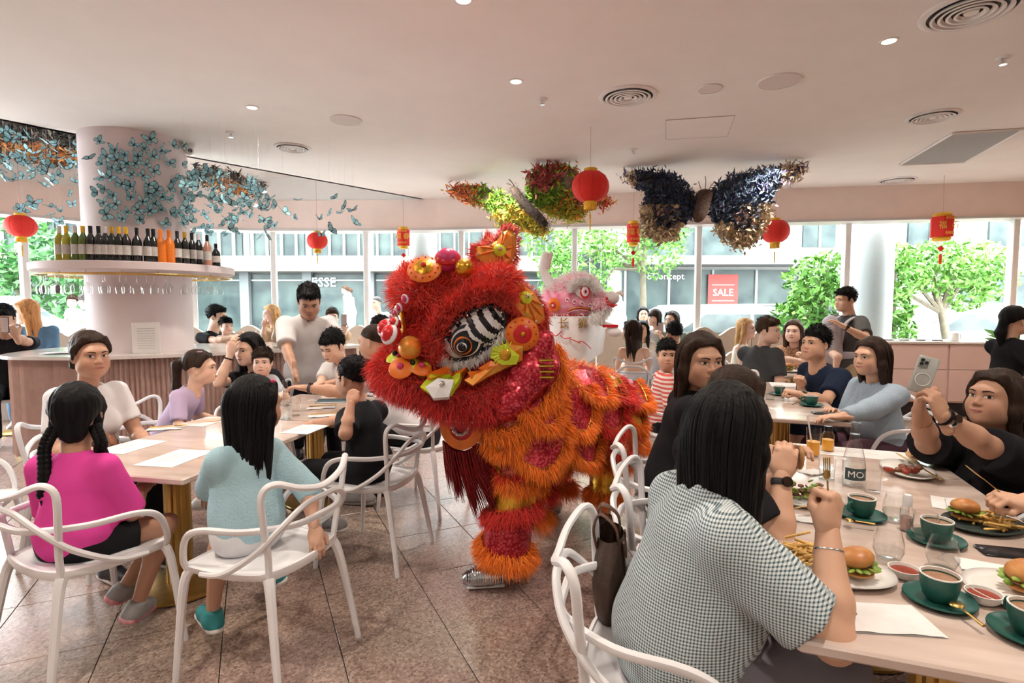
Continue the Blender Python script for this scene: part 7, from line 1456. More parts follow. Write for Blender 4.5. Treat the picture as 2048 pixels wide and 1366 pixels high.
flower_patch('forewing', [(2.36, 6.75, 2.77), (2.51, 6.75, 2.95), (2.73, 6.7, 3.04), (3.04, 6.6, 3.09), (3.28, 6.5, 3.15), (3.42, 6.5, 3.14), (3.37, 6.55, 3.03), (3.13, 6.65, 2.91), (2.86, 6.7, 2.79), (2.44, 6.7, 2.61)], cb2(1), 4000, .04, t, og, seed=8, hang=1.2)
flower_patch('hindwing', [(2.39, 6.65, 2.63), (2.71, 6.65, 2.81), (3.05, 6.6, 2.87), (2.98, 6.5, 2.58), (2.86, 6.4, 2.3), (2.72, 6.4, 2.18), (2.57, 6.4, 2.17), (2.44, 6.5, 2.32)], cb2(1), 4600, .032, t, og, seed=9, blob=True)
bp = spline([(2.34, 6.75, 2.86), (2.3, 6.7, 2.76), (2.24, 6.6, 2.62), (2.16, 6.5, 2.49)], 5); b_ = MB().tube(bp-og, np.interp(np.linspace(0, 1, len(bp)), [0, .15, .5, .85, 1], [.06, .10, .085, .075, .04]), 12).build('body', mat('fuzzy_taupe', (.14, .09, .07), .95, noise=.5, nscale=40, bump=1., bscale=70), t, smooth=2)
for q in ([(2.3, 6.75, 2.84), (2.27, 6.75, 2.93), (2.25, 6.75, 2.99)], [(2.36, 6.75, 2.84), (2.4, 6.75, 2.93), (2.45, 6.75, 2.99)], [(2.33, 6.75, 2.86), (2.34, 6.75, 2.98), (2.33, 6.75, 3.05)]): MB().tube(spline(q, 4)-og, .004, 5).build('antenna', m_fuzz, t)
t = thing('flower_butterfly', 'orange and black butterfly sculpture in the raised ceiling behind the column', 'sculpture', (-4.45, 6.9, 3.28)); og = V3(t.location)
co = lambda p, e, rs: np.where((e < .25)[:, None], pick([(.02, .02, .02), (.75, .7, .6)], (5, 1), len(p), rs), pick([(.70, .28, .06), (.55, .18, .04), (.75, .45, .15), (.03, .02, .02)], (3, 2, 1.5, 1.4), len(p), rs))
flower_patch('wing', [(-5.97, 6.2, 3.41), (-5.4, 6.3, 3.43), (-4.93, 6.6, 3.4), (-5.32, 7.2, 3.37), (-6.03, 7.4, 3.38), (-6.39, 7, 3.4)], co, 4200, .06, t, og, seed=10, zmax=3.46)
flower_patch('wing', [(-4, 7.1, 3.22), (-3.74, 7.3, 3.22), (-3.53, 8, 3.2), (-3.78, 8.3, 3.15), (-4.18, 8, 3.16), (-4.33, 7.7, 3.2)], co, 3000, .05, t, og, seed=11, zmax=3.46)
# blue paper butterflies
m_bblue = mat('paper_blue', (.22, .56, .66), .55, noise=.35, nscale=30, color2=(.42, .74, .80)); m_bblack = mat('paper_black', (.02, .035, .05), .6, noise=.2)
def bf_mesh(fold):
    q = MB(); c, s = math.cos(fold), math.sin(fold)
    for k in (-1, 1):
        W_ = lambda x, y: (k*x*c, y, x*s)
        fore = [(.004, .012), (.02, .045), (.055, .062), (.070, .052), (.062, .022), (.045, .002), (.004, -.004)]; hind = [(.004, -.004), (.045, .002), (.056, -.018), (.046, -.044), (.026, -.052), (.010, -.030)]
        for pl in (fore, hind):
            cx, cy = np.mean(pl, 0); inner = [(cx+(x-cx)*.84, cy+(y-cy)*.84) for (x, y) in pl]; n = len(pl)
            q.add([W_(*p) for p in pl]+[W_(*p) for p in inner], [(i, (i+1) % n, n+(i+1) % n, n+i) for i in range(n)], 1); q.add([W_(*p) for p in inner], [tuple(range(n))], 0)
    q.tube([(0, .03, .002), (0, .0, .003), (0, -.03, .002)], [.002, .0045, .002], 6, mi=1); return q.mesh('paper_butterfly', [m_bblue, m_bblack], False)
BFM = [bf_mesh(a) for a in (.25, .55, .85)]; thr = MB().tube([(0, 0, 0), (0, 0, 1)], .0005, 3).mesh('thread', mat('clear_thread', (.8, .8, .8), .3))
rs = random.Random(4)
for w in HB.split():
    x, y, z = map(float, w.split(','))
    if not inside_facade(x, y+.6): continue
    o = newobj('paper_butterfly', rs.choice(BFM), None, (x, y, z)); s = rs.uniform(.75, 1.1); o.scale = (s, s, s); o.rotation_euler = (rs.uniform(.2, 1.2), rs.uniform(-.5, .5), rs.uniform(0, 6.28))
    tag(o, 'blue and black paper butterfly hanging on a thread near the column', 'butterfly', 'hanging paper butterflies')
    top = 3.19 if (x+.0) > -1.0-(9.45-y)*.9 else 3.56; th = newobj('thread', thr, o); th.matrix_parent_inverse = Matrix.Identity(4)
    R_ = o.rotation_euler.to_matrix().to_4x4(); th.matrix_local = R_.inverted()@Matrix.Diagonal((1, 1, max(.05, (top-z)/s), 1))
for w in CBF.split():
    x, y, z = map(float, w.split(',')); o = newobj('paper_butterfly', rs.choice(BFM), None, (x, y, z)); s = rs.uniform(.7, 1.05); o.scale = (s, s, s); n = nrm((x+3.9, y-5.8, 0)); M_ = Matrix([list(r) for r in (frameN(n)@rotz(rs.uniform(-1.2, 1.2))@rotx(rs.uniform(-.4, .4)))]); o.rotation_euler = M_.to_euler()
    tag(o, 'blue and black paper butterfly pinned to the pink column', 'butterfly', 'paper butterflies on the column')
# bottles, stemware on the ringed shelf
m_bot = {'dark': mat('bottle_black', (.012, .014, .014), .12, noise=.1, coat=.3), 'green': mat('bottle_green', (.10, .16, .02), .12, noise=.2, coat=.3), 'yellow': mat('bottle_straw', (.45, .42, .06), .15, noise=.2), 'orange': mat('bottle_orange', (.85, .22, .02), .4, noise=.1), 'pink': mat('bottle_rose', (.62, .30, .22), .15, noise=.1)}
m_label = mat('label_paper', (.72, .70, .66), .7, noise=.15, nscale=40, color2=(.55, .52, .50)); m_cap = {'w': m_wpaint, 'y': m_lyel, 'k': m_bpaint, 'o': m_bot['orange'], 'g': m_goldl}
def bottle(x, y, z, kind, cap, lb, h=.31, r=.039, label=True, rz=0):
    t = thing('wine_bottle', lb, 'bottle', (x, y, z), rz, 'bottles on the round shelf')
    MB().lathe([(r*.9, 0), (r, .006), (r, h*.56), (r*.88, h*.64), (r*.42, h*.76), (r*.36, h*.80), (r*.36, h*.97), (.001, h*.97)], n=20).build('body', m_bot[kind], t)
    MB().lathe([(r*.40, h*.80), (r*.42, h*.985), (r*.38, h), (.001, h)], n=14).build('cap', m_cap[cap], t)
    if label:
        q = MB(); A = np.linspace(-1.15, 1.15, 11); d0 = math.atan2(-y, -x)-rz; q.sheet([[((r+.0012)*math.cos(a+d0), (r+.0012)*math.sin(a+d0), zz) for a in A] for zz in (h*.18, h*.46)]); q.build('label', m_label, t)
BT = [((-4.092, 5.023), 'yellow', 'w', 'straw-yellow bottle first at the left end of the round shelf'), ((-4.016, 5.008), 'yellow', 'y', 'pale yellow bottle with yellow neck second from the left end'), ((-3.928, 5.000), 'green', 'w', 'olive green bottle with white cap near the left end'), ((-3.860, 5.001), 'green', 'y', 'olive green bottle with yellow neck'), ((-3.796, 5.007), 'dark', 'k', 'dark bottle with white label right of the green ones'), ((-3.732, 5.018), 'dark', 'k', 'dark bottle with cream label in the left half of the shelf'), ((-3.681, 5.030), 'dark', 'w', 'dark bottle with silver neck in the left half of the shelf'), ((-3.633, 5.046), 'dark', 'g', 'dark bottle with gold foil left of the yellow-capped ones'), ((-3.583, 5.066), 'dark', 'y', 'dark bottle with bright yellow cap and broad label'), ((-3.534, 5.089), 'dark', 'y', 'second dark bottle with bright yellow cap'), ((-3.464, 5.129), 'dark', 'k', 'lone dark bottle with small square label at shelf centre'), ((-3.395, 5.180), 'dark', 'k', 'dark bottle left of the orange-wrapped bottles'), ((-3.362, 5.208), 'dark', 'k', 'black bottle with gold print touching the orange bottle'), ((-3.321, 5.248), 'orange', 'o', 'bright orange wrapped bottle on the left'), ((-3.273, 5.303), 'orange', 'o', 'bright orange wrapped bottle on the right'), ((-3.231, 5.361), 'dark', 'k', 'dark bottle just right of the orange bottles'), ((-3.195, 5.423), 'dark', 'g', 'dark bottle with pale label right of the orange pair'), ((-3.163, 5.488), 'dark', 'k', 'slim dark bottle near the right end of the shelf'), ((-3.138, 5.558), 'dark', 'w', 'dark bottle with white label near the right end'), ((-3.111, 5.666), 'pink', 'k', 'rose pink bottle at the right end of the shelf'), ((-3.100, 5.809), 'dark', 'k', 'small dark bottle last at the right end')]
for i, (xy, kd, cp_, lb) in enumerate(BT): bottle(xy[0], xy[1], 1.90, kd, cp_, lb, .31 if i < 20 else .24, .040 if kd != 'orange' else .046, kd != 'orange')
for k in range(30):
    a = math.radians(205)+k*math.radians(165)/29; r_ = (.68 if k % 2 else .80); t = thing('wine_glass', 'stemmed glass hanging upside down under the round shelf', 'glass', (-3.9+r_*math.cos(a), 5.8+r_*math.sin(a), 1.797), 0, 'hanging stemware')
    MB().lathe([(.034, 0), (.033, -.003), (.004, -.008), (.0035, -.085), (.012, -.095), (.034, -.12), (.038, -.15), (.032, -.19)], n=18, close=False).build('glass', m_tumbler, t)
# ---------------------------------------------------------------- things on tables
TZ = .74
m_paper = mat('menu_paper', (.78, .76, .75), .8, noise=.03, nscale=8); m_napkin = mat('napkin', (.76, .75, .74), .9, noise=.05, bump=.2, bscale=120)
m_green = mat('glaze_green', (.020, .115, .095), .35, noise=.15, nscale=25); m_plate = mat('plate_white', (.76, .74, .71), .25, noise=.03); m_plated = mat('plate_dark', (.05, .07, .065), .4, noise=.2)
m_coffee = mat('coffee', (.26, .13, .07), .35, noise=.3, nscale=30, color2=(.40, .24, .15)); m_oj = mat('orange_juice', (.90, .42, .02), .3, noise=.1); m_water = glass_mat('water', (.96, .98, .98), .8); m_bun = mat('bun', (.42, .16, .04), .4, noise=.4, nscale=18, color2=(.58, .28, .08)); m_fry = mat('fries', (.78, .48, .14), .6, noise=.3, nscale=40); m_meat = mat('meat', (.10, .04, .025), .45, noise=.6, nscale=40, color2=(.28, .11, .05), bump=.5)
m_leaf2 = mat('salad_leaf', (.10, .24, .03), .5, noise=.5, nscale=30, color2=(.30, .40, .06)); m_sauce = mat('sauce', (.28, .035, .012), .2, noise=.3, nscale=20); m_flat = mat('flatbread', (.62, .38, .17), .7, noise=.4, nscale=12, color2=(.40, .20, .08)); m_phone = mat('phone_black', (.012, .012, .014), .15)
def flat_quad(name, lb, cat, c, w, h, deg, m, z=TZ, th=.0015, grp=None, fold=False):
    t = thing(name, lb, cat, (c[0], c[1], z), math.radians(deg), grp); n = 7
    G = [[(-w/2+w*i/(n-1), -h/2+h*j/(n-1), th+(.004*math.sin(i*1.3+j)*(1 if fold else .12))**2*40) for j in range(n)] for i in range(n)]
    q = MB(); q.sheet(G); q.sheet(np.array(G)[:, ::-1]-np.array((0, 0, th))); q.build('sheet', m, t, smooth=2)
    if fold: MB().sheet(np.array([[(-w/2*.98+w*.96*i/(n-1), -h/2+h*.55*j/(n-1), th+.004+.002*math.sin(i*2+j)) for j in range(n)] for i in range(n)])).build('fold', m, t, smooth=2)
    else:
        for k in range(3): MB().box((-.02*w, h*(.32-.16*k), th+.0008), (w*.5, .003, .0004)).build('printed_line', mat('print_grey', (.55, .53, .53), .8), t, False)
    return t
def cup(c, lb, z=TZ, s=1., drink=m_coffee, saucer=True, hd=40):
    t = thing('coffee_cup', lb, 'cup', (c[0], c[1], z), math.radians(hd), 'green cups on saucers')
    if saucer: MB().lathe([(.001, .006), (.045*s, .006), (.07*s, .012), (.078*s, .018), (.079*s, .014), (.05*s, 0)], n=32).build('saucer', m_green, t)
    z0 = .008 if saucer else 0
    MB().lathe([(.001, z0), (.026*s, z0), (.036*s, z0+.012*s), (.043*s, z0+.045*s), (.0445*s, z0+.066*s), (.041*s, z0+.066*s), (.039*s, z0+.05*s), (.034*s, z0+.02*s)], n=28, close=False).build('cup', m_green, t)
    MB().lathe([(.0445*s, z0+.0655*s), (.0445*s, z0+.068*s), (.0405*s, z0+.068*s), (.040*s, z0+.06*s)], n=28, close=False).build('rim', m_plate, t)
    MB().lathe([(.001, z0+.056*s), (.040*s, z0+.056*s)], n=24, close=False).build('coffee', drink, t)
    MB().tube(spline([(.040*s, 0, z0+.054*s), (.062*s, 0, z0+.052*s), (.064*s, 0, z0+.03*s), (.038*s, 0, z0+.02*s)], 4), .005*s, 7).build('handle', m_green, t)
    return t
def cutlery(name, lb, a, b, kind='spoon', grp='gold cutlery', z=None):
    a, b = V3(a), V3(b); d = b-a; L_ = np.linalg.norm(d); t = thing(name, lb, 'cutlery', tuple(a), 0, grp); d = d/L_; x = nrm(np.cross(d, (0, 0, 1))); up = np.cross(x, d); M = np.stack([x, d, up], 1); q = MB()
    MB().tube([M@V3((0, 0, 0)), M@V3((0, L_*.3, .001)), M@V3((0, L_*.66, .002))], [.0055, .004, .0028], 8, flat=(1, .55)).build('handle', m_gold, t)
    if kind == 'spoon': MB().ball(M@V3((0, L_*.86, .002)), (.017, L_*.16, .005), 12, M=M).build('bowl', m_gold, t)
    elif kind == 'knife': MB().ball(M@V3((.002, L_*.82, .001)), (.009, L_*.19, .0016), 12, M=M).build('blade', m_gold, t)
    else:
        MB().ball(M@V3((0, L_*.74, .001)), (.011, L_*.08, .003), 10, M=M).build('neck', m_gold, t)
        for k in range(4): MB().tube([M@V3((-.009+.006*k, L_*.78, .002)), M@V3((-.009+.006*k, L_, .004))], .0016, 5).build('tine', m_gold, t)
    return t
def tumbler(c, lb, h=.11, r=.036, fill=.6, liquid=m_water, z=TZ, stemless=False, straw=False):
    t = thing('drinking_glass', lb, 'glass', (c[0], c[1], z), 0, 'glasses on the tables')
    pr_ = [(.001, .006), (r*.75, .004), (r*.8, 0), (r*.86, .01), (r*1.12, h*.38), (r*1.08, h*.62), (r*.84, h)] if stemless else [(.001, .006), (r*.86, .004), (r*.88, 0), (r, h)]
    MB().lathe(pr_, n=28, close=False).build('glass', m_tumbler, t)
    pi_ = [(.001, .008), (r*.8, .009)]+([(r*1.06, h*.36), (r*1.06, h*fill)] if stemless else [(r*.88+r*.1*fill, h*fill)])+[(.001, h*fill)]
    if fill > 0: MB().lathe(pi_, n=24, close=False).build('drink', liquid, t)
    if straw: MB().tube([(.0, 0, .01), (-.035, .0, h*1.45)], .004, 7).build('straw', m_wpaint, t)
    return t
def plate(name, lb, c, rx, ry, deg, m=m_plate, z=TZ, cat='plate'):
    t = thing(name, lb, cat, (c[0], c[1], z), math.radians(deg), 'plates of food'); MB().lathe([(.001, .006), (.68, .006), (.78, .010), (1., .022), (1.01, .018), (.75, 0)], n=40, sx=1, sy=1).build('dish', m, t); d = t.children[0]; d.scale = (rx, ry, 1.); return t
def burger(c, lb, z=TZ+.012, s=1., bite=True):
    t = thing('burger', lb, 'burger', (c[0], c[1], z), 0, 'burgers')
    MB().ball((0, 0, .012*s), (.045*s, .042*s, .012*s), 14).build('bottom_bun', m_bun, t); MB().ball((.004, 0, .026*s), (.048*s, .045*s, .010*s), 14).build('patty', m_meat, t)
    q = MB(); rs = np.random.RandomState(int(c[0]*99) % 999)
    for k in range(16): a = 2*PI*k/16; q.ball((.045*s*math.cos(a), .043*s*math.sin(a), .030*s+rs.normal()*.003), (.016*s, .010*s, .004*s), 6, M=rotz(a)@rotx(rs.normal()*.5))
    q.build('lettuce', m_leaf2, t)['kind'] = 'stuff'; MB().ball((-.002, 0, .050*s), (.046*s, .043*s, .026*s), 16, M=roty(-.25 if bite else 0)).build('top_bun', m_bun, t)
def pile(name, lb, c, n, m, gen, cat, z=TZ+.012, mats=None):
    t = thing(name, lb, cat, (c[0], c[1], z)); q = MB(); gen(q, np.random.RandomState(n)); o = q.build('pieces', mats or m, t, smooth=2); o['kind'] = 'stuff'; t['kind'] = 'stuff'; return t
def fries_gen(q, rs):
    for k in range(46):
        a = rs.uniform(-.5, .9); p = V3((rs.normal()*.022, rs.normal()*.035, .006+abs(rs.normal())*.014)); d = V3((math.cos(a), math.sin(a), rs.normal()*.22))*rs.uniform(.025, .042); q.tube([p-d, p+d], .0045, 4)
def salad_gen(q, rs):
    for k in range(90): q.ball((rs.normal()*.045, rs.normal()*.035, .008+abs(rs.normal())*.018), (.016, .010, .004), 6, mi=int(rs.rand()*3), M=rotz(rs.rand()*6)@rotx(rs.normal()))
def ribs_gen(q, rs):
    for k in range(14): q.ball((rs.normal()*.03, rs.normal()*.022, .012+abs(rs.normal())*.008), (.026, .016, .012), 8, mi=int(rs.rand()*2), M=rotz(rs.rand()*3))
# near right table
t = thing('water_bottle', 'tall clear glass water bottle with white lettering on the near table', 'bottle', ((1.435, 2.269, 0.74)[0], (1.435, 2.269, 0.74)[1], TZ)); h = .27
MB().lathe([(.001, .004), (.040, .003), (.043, .012), (.043, .10), (.030, .165), (.016, .215), (.0145, .255), (.018, .258), (.018, .268), (.014, .268)], n=28, close=False).build('body', m_tumbler, t); MB().lathe([(.001, .006), (.039, .008), (.040, .11), (.001, .112)], n=24, close=False).build('water', m_water, t); MB().lathe([(.0185, .222), (.0185, .272), (.001, .273)], n=18).build('swing_cap', m_tumbler, t)
q = MB(); q.sheet([[(.0436*math.cos(a), .0436*math.sin(a), z_) for a in np.linspace(-2.9, -.6, 14)] for z_ in (.035, .085)]); lb_ = q.build('label', mat('label_dark', (.05, .08, .09), .5, noise=.1), t, smooth=2)
o = text_obj('label_lettering', 'MO', .038, (0, 0, 0), frame_to((-.4, -1, 0)), m_wpaint, None, .0005); o.parent = t; o.location = (-.017, -.0425, .06)
tumbler((1.518, 2.73, 0.74), 'tall glass of orange juice with a straw on the near table', .145, .034, .52, m_oj, straw=True)
t = thing('juice_bottle', 'small juice bottle with black cap beside the orange juice glass', 'bottle', ((1.646, 2.825, 0.74)[0], (1.646, 2.825, 0.74)[1], TZ)); MB().lathe([(.001, .003), (.028, .003), (.030, .01), (.030, .085), (.018, .105), (.018, .118)], n=22, close=False).build('body', m_tumbler, t); MB().lathe([(.001, .005), (.0275, .006), (.0275, .062), (.001, .062)], n=20, close=False).build('juice', m_oj, t); MB().lathe([(.0205, .108), (.0205, .132), (.001, .133)], n=18).build('cap', m_phone, t)
tumbler((1.377, 2.362, 0.74), 'low glass of water beside the clear bottle', .09, .034, .55)
tumbler((1.464, 2.189, 0.74), 'small empty tumbler right of the clear bottle', .10, .030, 0)
t = plate('serving_plate', 'oval white plate with flatbread and ribs near the filming woman', (1.798, 2.456, 0.74), .155, .10, 72)
pile('rib_pile', 'dark red glazed ribs on the oval plate', (1.739, 2.405, 0.74), 3, None, ribs_gen, 'food', mats=[m_meat, m_sauce]); t = thing('flatbread', 'grilled flatbread with char lines on the oval plate', 'bread', ((1.961, 2.615, 0.74)[0], (1.961, 2.615, 0.74)[1], TZ+.03), math.radians(60)); MB().ball((0, 0, .004), (.10, .05, .010), 18).build('bread', m_flat, t)
for k in range(4): MB().rbox((-.06+.04*k, 0, .0125), (.005, .075, .003), .001, .5).build('char_line', m_meat, t)
cutlery('knife', 'gold knife resting across the oval plate', (1.8, 2.269, 0.77), (1.874, 2.649, 0.78), 'knife')
t = thing('spray_bottle', 'clear spray bottle with white top and pinkish liquid', 'bottle', ((1.328, 1.807, 0.74)[0], (1.328, 1.807, 0.74)[1], TZ)); MB().lathe([(.001, .002), (.019, .002), (.020, .008), (.020, .075), (.012, .088), (.012, .092)], n=20).build('body', m_tumbler, t); MB().lathe([(.001, .004), (.0175, .005), (.0175, .05), (.001, .05)], n=18, close=False).build('liquid', mat('liquid_pink', (.72, .5, .46), .2, trans=.6), t); MB().lathe([(.014, .088), (.014, .112), (.011, .125), (.001, .126)], n=16).build('spray_top', m_wpaint, t)
cup((1.251, 1.925, 0.74), 'green coffee cup on saucer near the fist of the gingham woman', hd=200); cup((1.36, 1.717, 0.74), 'green coffee cup on saucer in front of the dark plate', hd=30); cup((1.093, 1.361, 0.74), 'nearest green coffee cup on saucer with a gold spoon', hd=20)
cutlery('spoon', 'gold spoon on the nearest green saucer', (1.09, 1.224, 0.76), (1.091, 1.316, 0.765)); cutlery('spoon', 'gold spoon on the saucer near the fist', (1.221, 1.805, 0.765), (1.141, 1.84, 0.765))
for (c_, lb) in (((1.119, 1.59, 0.74),'stemless water glass left of the middle cup'), ((1.236, 1.534, 0.74),'stemless water glass behind the nearest cup'), ((1.333, 1.729, 0.74),'stemless glass against the middle green cup'), ((1.351, 1.893, 0.74),'stemless glass beside the spray bottle')): tumbler(c_, lb, .095, .036, .42, stemless=True)
for (c_, lb) in (((1.096, 1.49, 0.74),'small bowl of red sauce left of the nearest cup'), ((1.206, 1.361, 0.74),'small bowl of red sauce right of the nearest cup')):
    p_ = c_; t = thing('sauce_bowl', lb, 'bowl', (p_[0], p_[1], TZ), 0, 'sauce bowls'); MB().lathe([(.001, .004), (.026, .003), (.036, .012), (.040, .028), (.037, .028), (.033, .014)], n=26, close=False).build('bowl', m_plate, t); MB().lathe([(.001, .020), (.0345, .020)], n=22, close=False).build('sauce', m_sauce, t)
plate('dinner_plate', 'white oval plate with fries and half a burger before the gingham woman', (0.914, 1.505, 0.74), .145, .105, -20)
pile('french_fries', 'heap of golden fries on the white oval plate', (0.871, 1.602, 0.74), 4, m_fry, fries_gen, 'food'); burger((0.956, 1.482, 0.74), 'half-eaten burger on the white oval plate'); cutlery('knife', 'gold knife leaning on the white oval plate', (0.834, 1.291, 0.75), (0.9, 1.492, 0.775), 'knife')
plate('dinner_plate', 'dark plate with a burger beside the black phone', (1.611, 1.836, 0.74), .13, .10, 10, m_plated); burger((1.586, 1.88, 0.74), 'burger with orange bun on the dark plate', s=.95, bite=False); pile('fried_pieces', 'pale fried pieces on the dark plate', (1.634, 1.824, 0.74), 7, m_fry, fries_gen, 'food')
plate('dinner_plate', 'white plate with burger cut by the right edge', (1.323, 1.385, 0.74), .12, .12, 0); burger((1.35, 1.397, 0.74), 'burger on the plate at the right edge', s=1.05); cup((1.187, 1.212, 0.74), 'green saucer and cup cut by the right edge', hd=90)
plate('dinner_plate', 'white plate of grilled meat and salad beside the sandwich', (1.145, 2.075, 0.74), .13, .10, 0); pile('meat_salad', 'grilled meat and green leaves on the white plate', (1.154, 2.103, 0.74), 5, None, salad_gen, 'food', mats=[m_leaf2, m_meat, m_leaf2]); cutlery('fork', 'gold fork across the plate of salad', (0.952, 1.909, 0.77), (1.109, 1.937, 0.785), 'fork')
flat_quad('napkin', 'white folded napkin near the table corner', 'napkin', (0.899, 1.287, 0.74), .21, .14, -6, m_napkin, fold=True); flat_quad('napkin', 'white napkin behind the dark plate', 'napkin', (1.667, 2.059, 0.74), .16, .10, 55, m_napkin, fold=True); flat_quad('napkin', 'white napkin under the plate at the right edge', 'napkin', (1.381, 1.534, 0.74), .16, .10, -30, m_napkin, fold=True); flat_quad('napkin', 'printed napkin beside the plate of salad', 'napkin', (1.047, 1.902, 0.74), .11, .08, -30, m_napkin, fold=True); flat_quad('napkin', 'crumpled napkin by the sandwich hands', 'napkin', (1.366, 2.456, 0.74), .11, .08, 20, m_napkin, fold=True)
flat_quad('menu_sheet', 'long white paper mat across the far end of the near table', 'paper', (1.745, 2.796, 0.74), .55, .20, -22, m_paper)
t = thing('mobile_phone', 'black phone lying flat at the right side of the near table', 'phone', ((1.516, 1.636, 0.74)[0], (1.516, 1.636, 0.74)[1], TZ), math.radians(-15)); MB().rbox((0, 0, .005), (.15, .074, .009), .004).build('body', m_phone, t); MB().rbox((0, 0, .0096), (.14, .066, .0006), .0002).build('screen', m_bpaint, t)
p_ = V3((1.01, 1.93, 0.96)); t = thing('sandwich', 'half sandwich held in the hands of the ponytailed woman', 'sandwich', tuple(p_-V3((0, 0, .035)))); MB().ball((0, 0, .035), (.028, .022, .045), 14).build('filling', m_meat, t); MB().ball((-.016, .0, .035), (.018, .026, .047), 12).build('bread', m_bun, t); MB().ball((.014, -.004, .035), (.012, .026, .045), 12).build('bread', m_flat, t)
t = thing('food_bowl', 'brown bowl beyond the sandwich', 'bowl', ((1.271, 2.574, 0.74)[0], (1.271, 2.574, 0.74)[1], TZ)); MB().lathe([(.03, 0), (.055, .02), (.062, .045), (.058, .045), (.05, .02)], n=24).build('bowl', m_flat, t); MB().lathe([(.001, .04), (.056, .04)], n=20, close=False).build('soup', m_meat, t)
# fork in the gingham woman's fist, knife of the person at the edge
w = PE['check']['arm'][1]; d = V3(w[3]); p0 = V3(w[1])+d*.06+V3((.0, .01, 0)); cutlery('fork', 'gold fork held upright in the fist of the gingham woman', p0-V3((.0, 0, .05)), p0+V3((-.005, .02, .12)), 'fork')
w = PE['edge']['arm'][1]; d = V3(w[3]); p0 = V3(w[1])+d*.07; cutlery('knife', 'gold knife held by the person at the right edge', p0+V3((.05, 0, -.03)), p0+V3((-.11, .02, .10)), 'knife')
# phone held up
p_ = V3((1.71, 2.27, 1.21)); t = thing('mobile_phone', 'phone in a clear grey case held up by the filming woman', 'phone', tuple(p_)); M = frame_to((-.35, -.9, .1)); Mx = np.array(M)@rotz(-.28)
MB().rbox((0, 0, 0), (.076, .155, .011), .005, M=Mx).build('case', mat('phone_case', (.40, .42, .40), .3, noise=.1), t); ci = MB().rbox(Mx@V3((-.016, .05, .008)), (.036, .040, .006), .004, M=Mx).build('camera_island', mat('camera_island', (.30, .33, .31), .2), t)
for (x, y) in ((-.024, .058), (-.024, .042), (-.008, .050)): MB().lathe([(.007, .008), (.007, .0135), (.001, .0136)], Mx@V3((x, y, .002)), n=14, M=Mx).build('lens', m_phone, ci)
MB().tube([Mx@V3((.026*math.cos(a), -.02+.026*math.sin(a), .0062)) for a in np.arange(24)*2*PI/24], .0022, 5, closed=True).build('magnet_ring', mat('ring_grey', (.62, .62, .62), .4), t)
for (c_, lb) in (((-2.35, 7.7, 1.29),'phone held up beside the standing man'), ((2.16, 7.98, 1.17),'phone held by the person with a fringe'), ((-5.07, 5.5, 1.3),'phone held by the man in black at far left')):
    t = thing('mobile_phone', lb, 'phone', c_, 0, 'phones held up'); MB().rbox((0, 0, 0), (.08, .01, .16), .004).build('body', m_phone, t); MB().rbox((0, -.0056, 0), (.072, .001, .15), .0004).build('case_back', mat('phone_case2', (.45, .36, .34), .3), t)
# middle table
cup((2.255, 4.106, 0.74), 'green coffee cup on saucer before the man in navy', s=1.05, hd=160); cup((2.26, 4.614, 0.74), 'green coffee cup at the far side of the middle table', hd=60)
t = thing('mobile_phone', 'dark phone lying on the middle table beside the cup', 'phone', ((2.18, 3.801, 0.74)[0], (2.18, 3.801, 0.74)[1], TZ), math.radians(-10)); MB().rbox((0, 0, .005), (.15, .074, .009), .004).build('body', m_phone, t); MB().rbox((0, 0, .0096), (.14, .066, .0006), .0002).build('screen', m_bpaint, t)
tumbler((2.069, 4.369, 0.74), 'clear water glass on the middle table', .10, .036, .5); tumbler((2.224, 4.44, 0.74), 'second clear glass near the watch of the man in navy', .085, .034, .4)
flat_quad('menu_sheet', 'white menu sheet at the far end of the middle table', 'paper', (2.623, 5.198, 0.74), .30, .30, 70, m_paper); cutlery('spoon', 'gold spoon beside the cup on the middle table', (2.144, 4.163, 0.745), (2.342, 4.34, 0.745))
tumbler((1.86, 7.62), 'tall glass of orange juice on the round table beside the camisole woman', .16, .036, .7, m_oj); tumbler((2.12, 7.85), 'clear glass on the round window table', .11, .034, .5)
plate('dinner_plate', 'white plate of food in front of the woman in spots', (3.14, 6.22), .12, .12, 0); burger((3.14, 6.22), 'burger on the small table before the woman in spots', s=1.2, bite=False); plate('dinner_plate', 'white plate at the edge of the small food table', (3.36, 6.02), .11, .11, 0); pile('french_fries', 'fries on the small food table', (3.36, 6.02), 9, m_fry, fries_gen, 'food')
